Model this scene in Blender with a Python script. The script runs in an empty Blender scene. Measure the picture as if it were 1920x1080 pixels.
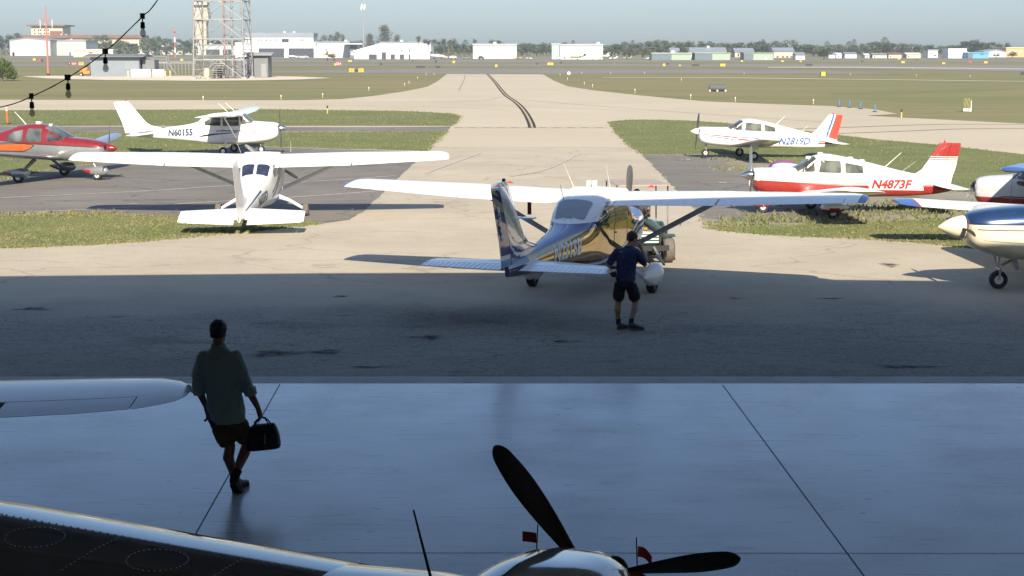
import bpy, bmesh, math, random
import numpy as np
from mathutils import Vector, Matrix
random.seed(7)
R = math.radians
sc = bpy.context.scene
COL = sc.collection
# ------------------------------------------------------------------ camera, sky, sun, exposure
CAM_H = 4.9
PITCH = math.atan(450 / 3000)
cam = bpy.data.cameras.new('camera'); camo = bpy.data.objects.new('camera', cam); COL.objects.link(camo)
cam.sensor_width = 36; cam.lens = 36 * 3000 / 1920; cam.clip_end = 9000; cam.clip_start = .1
camo.location = (0, 0, CAM_H); camo.rotation_euler = (math.pi / 2 - PITCH, 0, 0)
sc.camera = camo
SUN_EL = R(32)
w = bpy.data.worlds.new('World'); sc.world = w; w.use_nodes = True
nt = w.node_tree; nt.nodes.clear()
sky = nt.nodes.new('ShaderNodeTexSky'); sky.sky_type = 'NISHITA'; sky.sun_disc = False
sky.sun_elevation = SUN_EL; sky.sun_rotation = R(174); sky.altitude = 0; sky.air_density = 1.0; sky.dust_density = 0.6; sky.ozone_density = 2.0
bg = nt.nodes.new('ShaderNodeBackground'); bg.inputs[1].default_value = 0.094
wo = nt.nodes.new('ShaderNodeOutputWorld')
hs = nt.nodes.new('ShaderNodeHueSaturation'); hs.inputs['Saturation'].default_value = .98
tint = nt.nodes.new('ShaderNodeMix'); tint.data_type = 'RGBA'; tint.blend_type = 'MULTIPLY'; tint.inputs[0].default_value = 1
tc = nt.nodes.new('ShaderNodeTexCoord'); sx_ = nt.nodes.new('ShaderNodeSeparateXYZ'); rp_ = nt.nodes.new('ShaderNodeValToRGB')
e0, e1, e2 = rp_.color_ramp.elements[0], rp_.color_ramp.elements[1], rp_.color_ramp.elements.new(.10)
e0.position = 0; e0.color = (.365, .445, .605, 1); e2.color = (.325, .345, .44, 1); e1.position = .5; e1.color = (.98, .98, 1., 1)
nt.links.new(tc.outputs['Generated'], sx_.inputs[0]); nt.links.new(sx_.outputs['Z'], rp_.inputs[0]); nt.links.new(rp_.outputs[0], tint.inputs[7])
nt.links.new(sky.outputs[0], hs.inputs['Color']); nt.links.new(hs.outputs[0], tint.inputs[6]); nt.links.new(tint.outputs[2], bg.inputs[0])
nt.links.new(bg.outputs[0], wo.inputs[0])
sun = bpy.data.lights.new('sun', 'SUN'); sun.energy = 4.4; sun.angle = R(.5); sun.color = (1, .9, .74)
suno = bpy.data.objects.new('sun', sun); COL.objects.link(suno)
suno.rotation_euler = Vector((-.1, 1, -math.tan(SUN_EL) * 1.005)).to_track_quat('-Z', 'Y').to_euler()
suno.location = (0, -20, 40)
vs = sc.view_settings; vs.view_transform = 'Standard'; vs.look = 'None'; vs.gamma = 1; vs.use_curve_mapping = False
vs.exposure = 1.12
sc.cycles.use_denoising = True
sc.cycles.max_bounces = 8; sc.cycles.diffuse_bounces = 4; sc.cycles.glossy_bounces = 4
sc.cycles.transparent_max_bounces = 8; sc.cycles.caustics_reflective = False; sc.cycles.caustics_refractive = False

# ------------------------------------------------------------------ geometry of the place
FPX = 3000.; CP, SP = math.cos(PITCH), math.sin(PITCH)
FLOOR = .36
def ray(px, py):
    u = (px - 960) / FPX; v = (py - 540) / FPX
    return u, CP - v * SP, -SP - v * CP
def G(px, py, z=0.):            # a sight line of the photograph meets the height z
    a, b, c = ray(px, py); t = (z - CAM_H) / c
    return Vector((a * t, b * t, z))
def AT(px, py, Y):              # a sight line meets the vertical plane at distance Y
    a, b, c = ray(px, py); t = Y / b
    return Vector((a * t, Y, CAM_H + c * t))

# ------------------------------------------------------------------ tagging
def tag(o, label=None, cat=None, group=None, kind=None):
    if label: o['label'] = label
    if cat: o['category'] = cat
    if group: o['group'] = group
    if kind: o['kind'] = kind
    return o
def empty(name, loc=(0, 0, 0), rz=0., pitch=0., scale=1.):
    o = bpy.data.objects.new(name, None); COL.objects.link(o); o.empty_display_size = .3
    o.rotation_mode = 'XYZ'
    o.location = loc; o.rotation_euler = (0, -pitch, rz); o.scale = (scale,) * 3
    return o
def copy_tree(o, parent=None):
    c = o.copy(); COL.objects.link(c)
    if parent: c.parent = parent
    for ch in list(o.children): copy_tree(ch, c)
    return c

# ------------------------------------------------------------------ mesh builder
class MB:
    def __init__(s): s.v = []; s.f = []; s.m = []
    def add(s, vs, fs, m=0):
        b = len(s.v); s.v += [tuple(p) for p in vs]
        for f in fs: s.f.append(tuple(b + i for i in f)); s.m.append(m)
    def box(s, lo, hi, m=0, mtx=None):
        x0, y0, z0 = lo; x1, y1, z1 = hi
        vs = [(x0,y0,z0),(x1,y0,z0),(x1,y1,z0),(x0,y1,z0),(x0,y0,z1),(x1,y0,z1),(x1,y1,z1),(x0,y1,z1)]
        if mtx: vs = [mtx @ Vector(p) for p in vs]
        s.add(vs, [(3,2,1,0),(4,5,6,7),(0,1,5,4),(1,2,6,5),(2,3,7,6),(3,0,4,7)], m)
    def rings(s, rs, m=0, cap=True, close=True):
        n = len(rs[0]); vs = [p for r in rs for p in r]; fs = []
        for i in range(len(rs) - 1):
            for j in range(n if close else n - 1):
                k = (j + 1) % n
                fs.append((i*n+j, i*n+k, (i+1)*n+k, (i+1)*n+j))
        if cap: fs.append(tuple(range(n))[::-1]); fs.append(tuple((len(rs)-1)*n + j for j in range(n)))
        s.add(vs, fs, m)
    def tube(s, pts, r, n=8, m=0, flat=1.):
        pts = [Vector(p) for p in pts]
        if not isinstance(r, (list, tuple)): r = [r] * len(pts)
        rs = []; side = None
        for i, p in enumerate(pts):
            d = (pts[min(i+1, len(pts)-1)] - pts[max(i-1, 0)]).normalized()
            if side is None:
                side = d.cross(Vector((0, 0, 1)))
                if side.length < .05: side = d.cross(Vector((0, 1, 0)))
            side = (side - d * side.dot(d)).normalized(); up = side.cross(d)
            rs.append([p + side * (math.cos(a) * r[i] * flat) + up * (math.sin(a) * r[i]) for a in [2*math.pi*k/n for k in range(n)]])
        s.rings(rs, m)
    def limb(s, pts, r, n=12, m=0):   # tube with rounded ends
        pts = [Vector(p) for p in pts]
        d0 = (pts[0] - pts[1]).normalized(); d1 = (pts[-1] - pts[-2]).normalized()
        P = [pts[0] + d0*r[0]*.95, pts[0] + d0*r[0]*.6] + pts + [pts[-1] + d1*r[-1]*.6, pts[-1] + d1*r[-1]*.95]
        Q = [r[0]*.2, r[0]*.8] + list(r) + [r[-1]*.8, r[-1]*.2]
        s.tube(P, Q, n, m)
    def ell(s, c, r, m=0, n=16, k=10, mtx=None):
        rs = []
        for i in range(1, k):
            t = math.pi * i / k
            rs.append([Vector((math.sin(t)*math.cos(2*math.pi*j/n)*r[0], math.sin(t)*math.sin(2*math.pi*j/n)*r[1], math.cos(t)*r[2])) for j in range(n)])
        c = Vector(c)
        rs = [[(mtx @ p if mtx else p) + c for p in q] for q in rs]
        s.rings(rs, m)
    def lathe(s, prof, axis='X', c=(0,0,0), n=16, m=0):   # prof: (along, radius)
        rs = []
        for a, r in prof:
            ring = []
            for j in range(n):
                t = 2*math.pi*j/n; u, q = r*math.cos(t), r*math.sin(t)
                p = {'X': (a, u, q), 'Y': (u, a, q), 'Z': (u, q, a)}[axis]
                ring.append(Vector(p) + Vector(c))
            rs.append(ring)
        s.rings(rs, m)
    def prism(s, poly, y0, y1, m=0, axis='Y'):
        n = len(poly)
        f = (lambda a, b, t: (a, t, b)) if axis == 'Y' else (lambda a, b, t: (t, a, b)) if axis == 'X' else (lambda a, b, t: (a, b, t))
        vs = [f(a, b, y0) for a, b in poly] + [f(a, b, y1) for a, b in poly]
        s.add(vs, [tuple(range(n)), tuple(range(2*n-1, n-1, -1))] + [(i, i+n, (i+1) % n + n, (i+1) % n) for i in range(n)], m)
    def build(s, name, mats, parent=None, smooth=35, recalc=True):
        me = bpy.data.meshes.new(name); me.from_pydata(s.v, [], s.f)
        if not isinstance(mats, (list, tuple)): mats = [mats]
        for mm in mats: me.materials.append(mm)
        me.polygons.foreach_set('material_index', s.m)
        if recalc:
            bm = bmesh.new(); bm.from_mesh(me); bmesh.ops.recalc_face_normals(bm, faces=bm.faces[:]); bm.to_mesh(me); bm.free()
        if smooth:
            me.polygons.foreach_set('use_smooth', [True] * len(me.polygons)); me.set_sharp_from_angle(angle=R(smooth))
        me.update()
        o = bpy.data.objects.new(name, me); COL.objects.link(o)
        if parent: o.parent = parent
        return o

# ------------------------------------------------------------------ materials
MATS = {}
def mat(name, col, rough=.5, metal=0., spec=.5, noise=.08, scale=6., bump=0., bscale=40., coat=0., ior=None, stretch=(1,1,1), world=False, col2=None, ramp=(.35,.65)):
    if name in MATS: return MATS[name]
    m = bpy.data.materials.new(name); m.use_nodes = True; t = m.node_tree; N = t.nodes; L = t.links
    b = N['Principled BSDF']; b.inputs['Roughness'].default_value = rough; b.inputs['Metallic'].default_value = metal
    b.inputs['Specular IOR Level'].default_value = spec; b.inputs['Coat Weight'].default_value = coat; b.inputs['Coat Roughness'].default_value = .03
    if ior: b.inputs['IOR'].default_value = ior
    if world: src = N.new('ShaderNodeNewGeometry').outputs['Position']
    else: src = N.new('ShaderNodeTexCoord').outputs['Object']
    mp = N.new('ShaderNodeMapping'); mp.inputs['Scale'].default_value = stretch; L.new(src, mp.inputs[0])
    nz = N.new('ShaderNodeTexNoise'); nz.inputs['Scale'].default_value = scale; nz.inputs['Detail'].default_value = 6; L.new(mp.outputs[0], nz.inputs[0])
    cr = N.new('ShaderNodeValToRGB'); L.new(nz.outputs['Fac'], cr.inputs[0])
    c2 = col2 or tuple(c * (1 - 2*noise) for c in col)
    cr.color_ramp.elements[0].position = ramp[0]; cr.color_ramp.elements[1].position = ramp[1]
    cr.color_ramp.elements[0].color = (*c2, 1); cr.color_ramp.elements[1].color = (*col, 1)
    L.new(cr.outputs[0], b.inputs['Base Color'])
    if bump:
        n2 = N.new('ShaderNodeTexNoise'); n2.inputs['Scale'].default_value = bscale; n2.inputs['Detail'].default_value = 4; L.new(mp.outputs[0], n2.inputs[0])
        bp = N.new('ShaderNodeBump'); bp.inputs['Strength'].default_value = bump; bp.inputs['Distance'].default_value = .02
        L.new(n2.outputs['Fac'], bp.inputs['Height']); L.new(bp.outputs[0], b.inputs['Normal'])
    MATS[name] = m
    return m
def ground_mat(name, layers, rough=.9, spec=.2, bump=.3, bscale=30., rough_noise=0.):
    """layers: list of (colour a, colour b, scale, stretch, low, high, factor); later layers mix over earlier ones."""
    m = bpy.data.materials.new(name); m.use_nodes = True; t = m.node_tree; N = t.nodes; L = t.links
    b = N['Principled BSDF']; b.inputs['Roughness'].default_value = rough; b.inputs['Specular IOR Level'].default_value = spec
    pos = N.new('ShaderNodeNewGeometry').outputs['Position']; cur = None
    for i, (ca, cb, scale, stretch, lo, hi, fac) in enumerate(layers):
        mp = N.new('ShaderNodeMapping'); mp.inputs['Scale'].default_value = stretch; mp.inputs['Location'].default_value = (i*13.1, i*7.3, 0); L.new(pos, mp.inputs[0])
        if scale < 0:
            vo = N.new('ShaderNodeTexVoronoi'); vo.feature = 'DISTANCE_TO_EDGE'; vo.inputs['Scale'].default_value = -scale
            wn = N.new('ShaderNodeTexNoise'); wn.inputs['Scale'].default_value = -scale * 2.5; wn.inputs['Detail'].default_value = 5; L.new(mp.outputs[0], wn.inputs[0])
            mx = N.new('ShaderNodeMix'); mx.data_type = 'VECTOR'; mx.inputs[0].default_value = .22 / -scale * .8
            va = N.new('ShaderNodeVectorMath'); va.operation = 'MULTIPLY_ADD'; va.inputs[1].default_value = (.5/-scale,)*3
            L.new(wn.outputs['Color'], va.inputs[0]); L.new(mp.outputs[0], va.inputs[2]); L.new(va.outputs[0], vo.inputs['Vector'])
            out = vo.outputs['Distance']
        else:
            nz = N.new('ShaderNodeTexNoise'); nz.inputs['Scale'].default_value = scale; nz.inputs['Detail'].default_value = 8; nz.inputs['Roughness'].default_value = .6
            L.new(mp.outputs[0], nz.inputs[0]); out = nz.outputs['Fac']
        mr = N.new('ShaderNodeMapRange'); mr.inputs[1].default_value = lo; mr.inputs[2].default_value = hi; L.new(out, mr.inputs[0])
        if cur is None:
            mi = N.new('ShaderNodeMix'); mi.data_type = 'RGBA'; L.new(mr.outputs[0], mi.inputs[0])
            mi.inputs[6].default_value = (*ca, 1); mi.inputs[7].default_value = (*cb, 1)
        else:
            mu = N.new('ShaderNodeMath'); mu.operation = 'MULTIPLY'; mu.inputs[1].default_value = fac; L.new(mr.outputs[0], mu.inputs[0])
            mi = N.new('ShaderNodeMix'); mi.data_type = 'RGBA'; L.new(mu.outputs[0], mi.inputs[0]); L.new(cur, mi.inputs[6]); mi.inputs[7].default_value = (*cb, 1)
        cur = mi.outputs[2]
    L.new(cur, b.inputs['Base Color'])
    if rough_noise:
        nz = N.new('ShaderNodeTexNoise'); nz.inputs['Scale'].default_value = .9; nz.inputs['Detail'].default_value = 7; L.new(pos, nz.inputs[0])
        mr = N.new('ShaderNodeMapRange'); mr.inputs[1].default_value = .3; mr.inputs[2].default_value = .7
        mr.inputs[3].default_value = rough - rough_noise; mr.inputs[4].default_value = rough + rough_noise
        L.new(nz.outputs['Fac'], mr.inputs[0]); L.new(mr.outputs[0], b.inputs['Roughness'])
    if bump:
        n2 = N.new('ShaderNodeTexNoise'); n2.inputs['Scale'].default_value = bscale; n2.inputs['Detail'].default_value = 4; L.new(pos, n2.inputs[0])
        bp = N.new('ShaderNodeBump'); bp.inputs['Strength'].default_value = bump; bp.inputs['Distance'].default_value = .01
        L.new(n2.outputs['Fac'], bp.inputs['Height']); L.new(bp.outputs[0], b.inputs['Normal'])
    MATS[name] = m
    return m
S1 = (1, 1, 1)
M_conc = ground_mat('apron_concrete', [((.36,.31,.235),(.43,.375,.285),.35,S1,.3,.7,1), (None,(.30,.255,.19),2.2,(1,1,1),.52,.75,.45), (None,(.50,.44,.34),.12,S1,.5,.7,.5),
        (None,(.25,.22,.17),14.,S1,.52,.62,.30), (None,(.10,.09,.075),-.16,(1,1.6,1),.012,.0,.35), (None,(.09,.085,.08),.55,(1,1.4,1),.66,.74,.5)], bump=.5, bscale=22)
M_shade = ground_mat('apron_worn_shaded', [((.185,.17,.145),(.265,.24,.20),.30,S1,.3,.7,1), (None,(.13,.118,.10),1.6,(.6,1.6,1),.54,.72,.7), (None,(.40,.36,.30),24.,S1,.54,.62,.60),
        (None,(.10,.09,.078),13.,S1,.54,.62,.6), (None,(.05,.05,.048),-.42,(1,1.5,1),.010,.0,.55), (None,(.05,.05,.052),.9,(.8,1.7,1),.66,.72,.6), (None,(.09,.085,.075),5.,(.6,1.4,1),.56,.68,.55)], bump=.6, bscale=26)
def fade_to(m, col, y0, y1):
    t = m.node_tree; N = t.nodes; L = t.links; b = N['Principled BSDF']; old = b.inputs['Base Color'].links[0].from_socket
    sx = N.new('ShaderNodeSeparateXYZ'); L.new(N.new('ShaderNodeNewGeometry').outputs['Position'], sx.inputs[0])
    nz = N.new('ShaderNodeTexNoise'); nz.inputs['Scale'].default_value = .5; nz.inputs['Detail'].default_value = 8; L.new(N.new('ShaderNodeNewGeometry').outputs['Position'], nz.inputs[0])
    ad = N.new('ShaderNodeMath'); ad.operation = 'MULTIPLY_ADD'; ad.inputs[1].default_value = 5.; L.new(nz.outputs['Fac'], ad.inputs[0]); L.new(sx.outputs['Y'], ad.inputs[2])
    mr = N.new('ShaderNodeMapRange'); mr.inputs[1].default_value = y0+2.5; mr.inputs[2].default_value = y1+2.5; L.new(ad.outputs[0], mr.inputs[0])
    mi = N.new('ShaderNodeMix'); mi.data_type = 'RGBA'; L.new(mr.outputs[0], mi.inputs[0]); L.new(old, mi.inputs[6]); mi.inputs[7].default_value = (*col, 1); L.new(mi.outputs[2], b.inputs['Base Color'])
fade_to(M_shade, (.37,.325,.25), 28.5, 32.5)  # worn paving whose colour also carries hangar shade, fading out to pale concrete
M_taxi = ground_mat('taxiway_concrete', [((.40,.345,.255),(.46,.40,.30),.06,(1,1,1),.3,.7,1), (None,(.33,.285,.215),.5,(.3,2.,1),.55,.8,.35), (None,(.28,.25,.2),9.,S1,.55,.66,.25)], bump=.2)
M_asph = ground_mat('old_asphalt', [((.135,.122,.108),(.19,.172,.15),.25,S1,.3,.7,1), (None,(.215,.195,.175),1.1,(.5,2.4,1),.5,.75,.7), (None,(.075,.07,.068),.9,(.4,2.6,1),.58,.75,.6),
        (None,(.26,.24,.21),12.,S1,.56,.64,.4), (None,(.05,.05,.05),-.2,(1,1.6,1),.02,.0,.6)], bump=.5)
M_runway = ground_mat('runway_asphalt', [((.17,.16,.145),(.21,.195,.175),.05,S1,.3,.7,1)], bump=0)
M_grass = ground_mat('grass_field', [((.140,.142,.055),(.190,.178,.080),.035,(.5,2.,1),.35,.65,1), (None,(.225,.178,.088),.05,(.22,1.3,1),.47,.62,.8), (None,(.26,.21,.11),.16,(.3,1.6,1),.55,.7,.5), (None,(.085,.105,.032),.35,(.5,1.5,1),.5,.75,.5),
        (None,(.19,.17,.08),.9,(.6,1.6,1),.58,.75,.4)], bump=0)
M_turf = ground_mat('lush_grass', [((.110,.130,.040),(.155,.160,.060),.3,S1,.35,.65,1), (None,(.20,.175,.085),.5,(1,1.8,1),.53,.7,.5), (None,(.090,.110,.032),4.,S1,.55,.68,.5), (None,(.15,.155,.065),13.,S1,.55,.65,.5)], bump=.8, bscale=14)
M_patchy = ground_mat('patchy_ground', [((.20,.175,.14),(.28,.25,.20),.4,S1,.3,.7,1), (None,(.10,.13,.035),.7,(.8,1.8,1),.52,.6,.85), (None,(.12,.105,.09),1.5,(.5,2,1),.56,.7,.6)], bump=.6)
M_sand = ground_mat('pale_sand', [((.50,.43,.33),(.60,.53,.42),.3,S1,.3,.7,1)], bump=0)
M_floor = ground_mat('polished_floor', [((.50,.51,.53),(.60,.61,.63),.5,S1,.3,.7,1), (None,(.33,.34,.37),1.1,(.6,1.6,1),.50,.72,.7), (None,(.20,.21,.23),4.,(.35,2.8,1),.60,.68,.75), (None,(.09,.09,.11),2.6,(.8,2.6,1),.67,.70,.9), (None,(.44,.45,.47),14.,(.3,3.,1),.6,.7,.5)], rough=.24, spec=.36, bump=.07, bscale=2.2, rough_noise=.07)
M_kerb = ground_mat('sill_concrete', [((.40,.395,.36),(.52,.51,.47),1.2,S1,.3,.7,1), (None,(.13,.13,.12),3.,S1,.58,.7,.7)], bump=.4)
M_black = mat('tar_black', (.012,.012,.014), .7)
M_seal = mat('crack_seal', (.20,.18,.15), .8, world=True)
M_white_line = mat('worn_white_paint', (.50,.47,.40), .8, noise=.2, scale=3, world=True)
M_yellow_line = mat('worn_yellow_paint', (.47,.33,.15), .8, noise=.12, scale=2, world=True)
M_whitepaint = mat('white_gloss', (.80,.78,.74), .22, coat=.4, noise=.03, scale=1.5)
M_offwhite = mat('aged_white', (.72,.70,.66), .3, coat=.2, noise=.05, scale=2)
M_cream = mat('cream_gloss', (.75,.66,.47), .25, coat=.4, noise=.04)
M_rubber = mat('rubber', (.022,.022,.024), .75, noise=.2, scale=20)
M_tan_rubber = mat('dusty_rubber', (.13,.115,.095), .8, noise=.15, scale=15)
M_dark = mat('dark_gap', (.02,.02,.022), .6)
M_greyseam = mat('panel_gap', (.16,.15,.14), .6)
M_glass = mat('tinted_glass', (.055,.060,.052), .05, spec=.7, noise=.45, scale=1.6)
M_glass_lit = mat('cabin_glass', (.14,.145,.11), .06, spec=.6, noise=.4, scale=2.2)
M_shadeglass = mat('sunscreen_glass', (.30,.32,.36), .12, noise=.04, scale=4)
M_alu = mat('aluminium', (.62,.62,.60), .28, metal=.9, noise=.06)
M_steel = mat('galvanised_steel', (.36,.355,.34), .5, metal=.5, noise=.1)
M_prop = mat('prop_black', (.014,.014,.017), .35)
M_propgrey = mat('prop_grey', (.07,.07,.075), .4)
M_red = mat('red_gloss', (.30,.030,.025), .25, coat=.4, noise=.06)
M_redlamp = mat('red_lens', (.45,.02,.015), .25)
M_blue = mat('blue_gloss', (.045,.105,.32), .25, coat=.4, noise=.05)
M_silver = mat('silver_paint', (.42,.42,.41), .25, metal=.5, coat=.4, noise=.04)
# ------------------------------------------------------------------ the setting: ground sheets
def refine(pts, step, jit, rnd):
    out = []
    n = len(pts)
    for i in range(n):
        a, b = Vector(pts[i]), Vector(pts[(i+1) % n]); k = max(1, int((b-a).length / step)); k = min(k, 60)
        d = (b - a); nn = Vector((-d.y, d.x, 0)).normalized() if d.length > 1e-6 else Vector((0,0,0))
        for j in range(k):
            p = a + d * (j / k)
            if j or True: p = p + nn * rnd.uniform(-jit, jit)
            out.append((p.x, p.y, p.z))
    return out
def sheet(name, px, z, m, jit=0., step=.5, smoothpts=False):
    P = [G(x, y, 0) for x, y in px]
    P = [Vector((p.x, p.y, z)) for p in P]
    if jit: P = [Vector(p) for p in refine(P, step, jit, random.Random(len(px)))]
    mb = MB(); mb.add(P, [tuple(range(len(P)))])
    o = mb.build(name, m, smooth=0, recalc=False)
    me = o.data
    if me.polygons[0].normal.z < 0: me.flip_normals()
    tag(o, kind='structure')
    return o
def ribbon_pts(P, width, m_=None):
    L_, R_ = [], []
    for i, p in enumerate(P):
        d = (P[min(i+1, len(P)-1)] - P[max(i-1, 0)]); d.z = 0; d.normalize()
        nn = Vector((-d.y, d.x, 0)) * width / 2
        L_.append(p + nn); R_.append(p - nn)
    return L_, R_
def add_ribbon(mb, px, width, z, m=0, raw=False, side=0.):
    P = [Vector(p) if raw else G(x, y) if False else None for p in px] if raw else [G(x, y, 0) for x, y in px]
    # smooth with catmull-rom
    Q = []
    for i in range(len(P) - 1):
        p0, p1, p2, p3 = P[max(i-1, 0)], P[i], P[i+1], P[min(i+2, len(P)-1)]
        for j in range(6):
            t = j / 6
            Q.append(.5 * ((2*p1) + (p2-p0)*t + (2*p0-5*p1+4*p2-p3)*t*t + (3*p1-p0-3*p2+p3)*t**3))
    Q.append(P[-1])
    Q = [Vector((p.x, p.y, z)) for p in Q]
    a, b = ribbon_pts(Q, width)
    n = len(Q)
    mb.add(a + b, [(i, i+1, n+i+1, n+i) for i in range(n-1)], m)

mb = MB(); mb.add([(-2500,21.5,-.03),(2500,21.5,-.03),(2500,4500,-.03),(-2500,4500,-.03)], [(0,1,2,3)])
tag(mb.build('grass_field', M_grass, smooth=0), kind='structure')
# hangar floor with its saw-cut joints
JA = [G(525,720,FLOOR), G(372,992,FLOOR)]; JB = [G(1355,722,FLOOR), G(1620,1080,FLOOR)]
mb = MB()
Y0, Y1 = -7., 21.46
mb.add([(-16,Y0,FLOOR),(16,Y0,FLOOR),(16,Y1,FLOOR),(-16,Y1,FLOOR)], [(0,1,2,3)])
for a, b in (JA, JB):
    d = (b - a).normalized(); a2 = a; b2 = a + d * 24
    nn = Vector((-d.y, d.x, 0)) * .006; z = Vector((0, 0, .003))
    mb.add([a2+nn+z, b2+nn+z, b2-nn+z, a2-nn+z], [(0,1,2,3)], 1)
for yy in (1037, ):
    p = G(960, yy, FLOOR)
    mb.add([(-15,p.y-.005+.05,FLOOR+.003),(15,p.y-.005-.05,FLOOR+.003),(15,p.y+.005-.05,FLOOR+.003),(-15,p.y+.005+.05,FLOOR+.003)], [(0,1,2,3)], 1)
tag(mb.build('hangar_floor', [M_floor, M_black], smooth=0), kind='structure')
# threshold slab
mb = MB()
mb.box((-22, Y1+.025, .1), (22, 22.0, .345)); mb.box((-22, Y1-.02, .05), (22, Y1+.025, .30), 1); mb.box((-22, 22.0, .05), (22, 22.03, .29), 1)
tag(mb.build('threshold', [M_kerb, M_black], smooth=0), kind='structure')
# apron: slopes away from the threshold, then level
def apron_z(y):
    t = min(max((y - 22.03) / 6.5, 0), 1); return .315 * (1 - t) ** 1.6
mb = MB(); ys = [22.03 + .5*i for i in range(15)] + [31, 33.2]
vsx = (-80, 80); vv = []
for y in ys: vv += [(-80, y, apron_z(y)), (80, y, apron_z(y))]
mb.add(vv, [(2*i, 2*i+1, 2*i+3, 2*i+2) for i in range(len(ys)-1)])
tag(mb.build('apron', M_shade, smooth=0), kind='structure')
mb = MB(); yy0 = 33.2
# worn band, darkened for the hangar's shade, merges into pale concrete along an irregular joint
xs = [-80 + i for i in range(161)]; rr = random.Random(3)
mb.add([(-80, 90, 0), (80, 90, 0)] + [(x, yy0, 0) for x in xs[::-1]], [tuple(range(163))])
o = mb.build('concrete_apron', M_conc, smooth=0, recalc=False)
if o.data.polygons[0].normal.z < 0: o.data.flip_normals()
tag(o, kind='structure')
# oil soaked into the paving, thinning out to nothing at its rim
sv, sf, sa = [], [], []
for px, py, rx, ry in ((515,664,.42,.22),(606,661,.36,.15),(800,632,.34,.16),(640,556,.22,.07),(690,693,.34,.07),(1700,692,.55,.10),(1560,560,.3,.05),(60,580,.4,.1),(1380,560,.2,.05),(1668,497,.22,.20),(1060,640,.28,.10),(830,590,2.6,.75),(560,610,1.2,.3),(1300,620,1.4,.35),(300,640,1.1,.3)):
    c = G(px, py, apron_z(G(px, py, .1).y)); ph = rr.uniform(0, 6); k = 36; b0 = len(sv)
    big = rx > 1
    sv.append((c.x, c.y, apron_z(c.y) + .008)); sa.append(.24 if big else .9)
    for q, (fr, al) in enumerate(((.55, .17 if big else .75), (1., 0.))):
        for i in range(k):
            t = 2*math.pi*i/k; m_ = fr*(1 + .25*math.sin(3*t+ph) + .12*math.sin(7*t+2*ph) + rr.uniform(-.06,.06)); x, y = c.x + rx*m_*math.cos(t), c.y + ry*2*m_*math.sin(t)
            sv.append((x, y, apron_z(y) + .008)); sa.append(al)
    for i in range(k):
        j = (i+1) % k; sf.append((b0, b0+1+i, b0+1+j)); sf.append((b0+1+i, b0+1+k+i, b0+1+k+j, b0+1+j))
M_oil = mat('oil_soaked', (.060,.056,.050), .9, spec=.1, noise=.25, scale=4, world=True)
t_ = M_oil.node_tree; at_ = t_.nodes.new('ShaderNodeAttribute'); at_.attribute_name = 'soak'; nz_ = t_.nodes.new('ShaderNodeTexNoise'); nz_.inputs['Scale'].default_value = 7; nz_.inputs['Detail'].default_value = 8
t_.links.new(t_.nodes.new('ShaderNodeNewGeometry').outputs['Position'], nz_.inputs[0])
m1_ = t_.nodes.new('ShaderNodeMath'); m1_.operation = 'MULTIPLY'; m2_ = t_.nodes.new('ShaderNodeMapRange'); m2_.inputs[1].default_value = .30; m2_.inputs[2].default_value = .62; t_.links.new(nz_.outputs['Fac'], m2_.inputs[0])
t_.links.new(at_.outputs['Fac'], m1_.inputs[0]); t_.links.new(m2_.outputs[0], m1_.inputs[1]); t_.links.new(m1_.outputs[0], t_.nodes['Principled BSDF'].inputs['Alpha'])
me_ = bpy.data.meshes.new('ground_stains'); me_.from_pydata(sv, [], sf); me_.materials.append(M_oil); la_ = me_.attributes.new('soak', 'FLOAT', 'POINT'); la_.data.foreach_set('value', sa)
so_ = bpy.data.objects.new('ground_stains', me_); COL.objects.link(so_); tag(so_, kind='structure')

# taxiways, tie-down areas, islands of grass
sheet('taxiway', [(-900,208),(-900,186),(0,187),(480,188),(560,188),(640,186),(700,180),(760,171),(800,163),(818,154),(830,145),(838,138.6),(1018,139.5),(1040,152),(1065,162),(1110,169),(1200,179),(1320,190),(1440,195),(1560,199),(1640,205),(1685,214),
      (1625,217),(1700,221),(1800,226),(1920,232),(2700,246),(2700,330),(1925,330),(1500,330),(1340,330),(1180,276),(800,276),(700,330),(400,262),(-900,262)], .004, M_taxi)
sheet('asphalt_tiedown_ramp', [(-600,420),(-600,348),(0,338),(60,326),(130,312),(250,301),(380,284),(430,273.5),(520,276.5),(640,280),(800,284.5),(745,335),(683,395),(655,412),(590,421)], .008, M_asph, .04)
sheet('patched_tiedown_ramp', [(1204,290),(1290,291),(1345,290),(1400,291),(1440,300),(1465,318),(1500,335),(1560,345),(1700,357),(1920,366),(2500,380),(2500,430),(1920,424),(1600,424),(1450,424),(1330,423),(1300,392),(1270,358),(1225,310)], .008, M_patchy, .10)
sheet('asphalt_patch', [(1206,291),(1280,292),(1330,293),(1352,300),(1380,318),(1440,345),(1520,372),(1590,385),(1600,398),(1500,408),(1400,412),(1325,410),(1298,386),(1268,354),(1224,308)], .012, M_asph, .10)
T1 = [(-600,236),(-600,208),(0,207),(480,205),(560,206),(640,207),(740,208),(800,210.5),(845,213),(864,218),(858,228),(848,236)]
sheet('grass_island', T1[:2] + T1[2:] , .012, M_turf, .10, .6)
sheet('grass_strip', [(-600,246),(0,247),(400,248),(700,248),(820,247),(838,247),(826,258),(812,270),(800,283),(640,279),(520,275.5),(430,272.5),(380,283),(250,300),(130,311),(60,325),(0,337),(-600,348)], .012, M_turf, .10, .6)
sheet('footpath', [(-600,236),(0,237),(480,238.5),(700,238.5),(800,238),(846,237),(838,247),(800,247),(0,247),(-600,246)], .010, M_asph)
T3 = [(-600,408),(0,405),(120,402),(250,403),(430,411),(520,414),(592,419),(560,424),(500,430),(440,436),(300,450),(180,458),(80,462),(0,465),(-600,475)]
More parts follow.
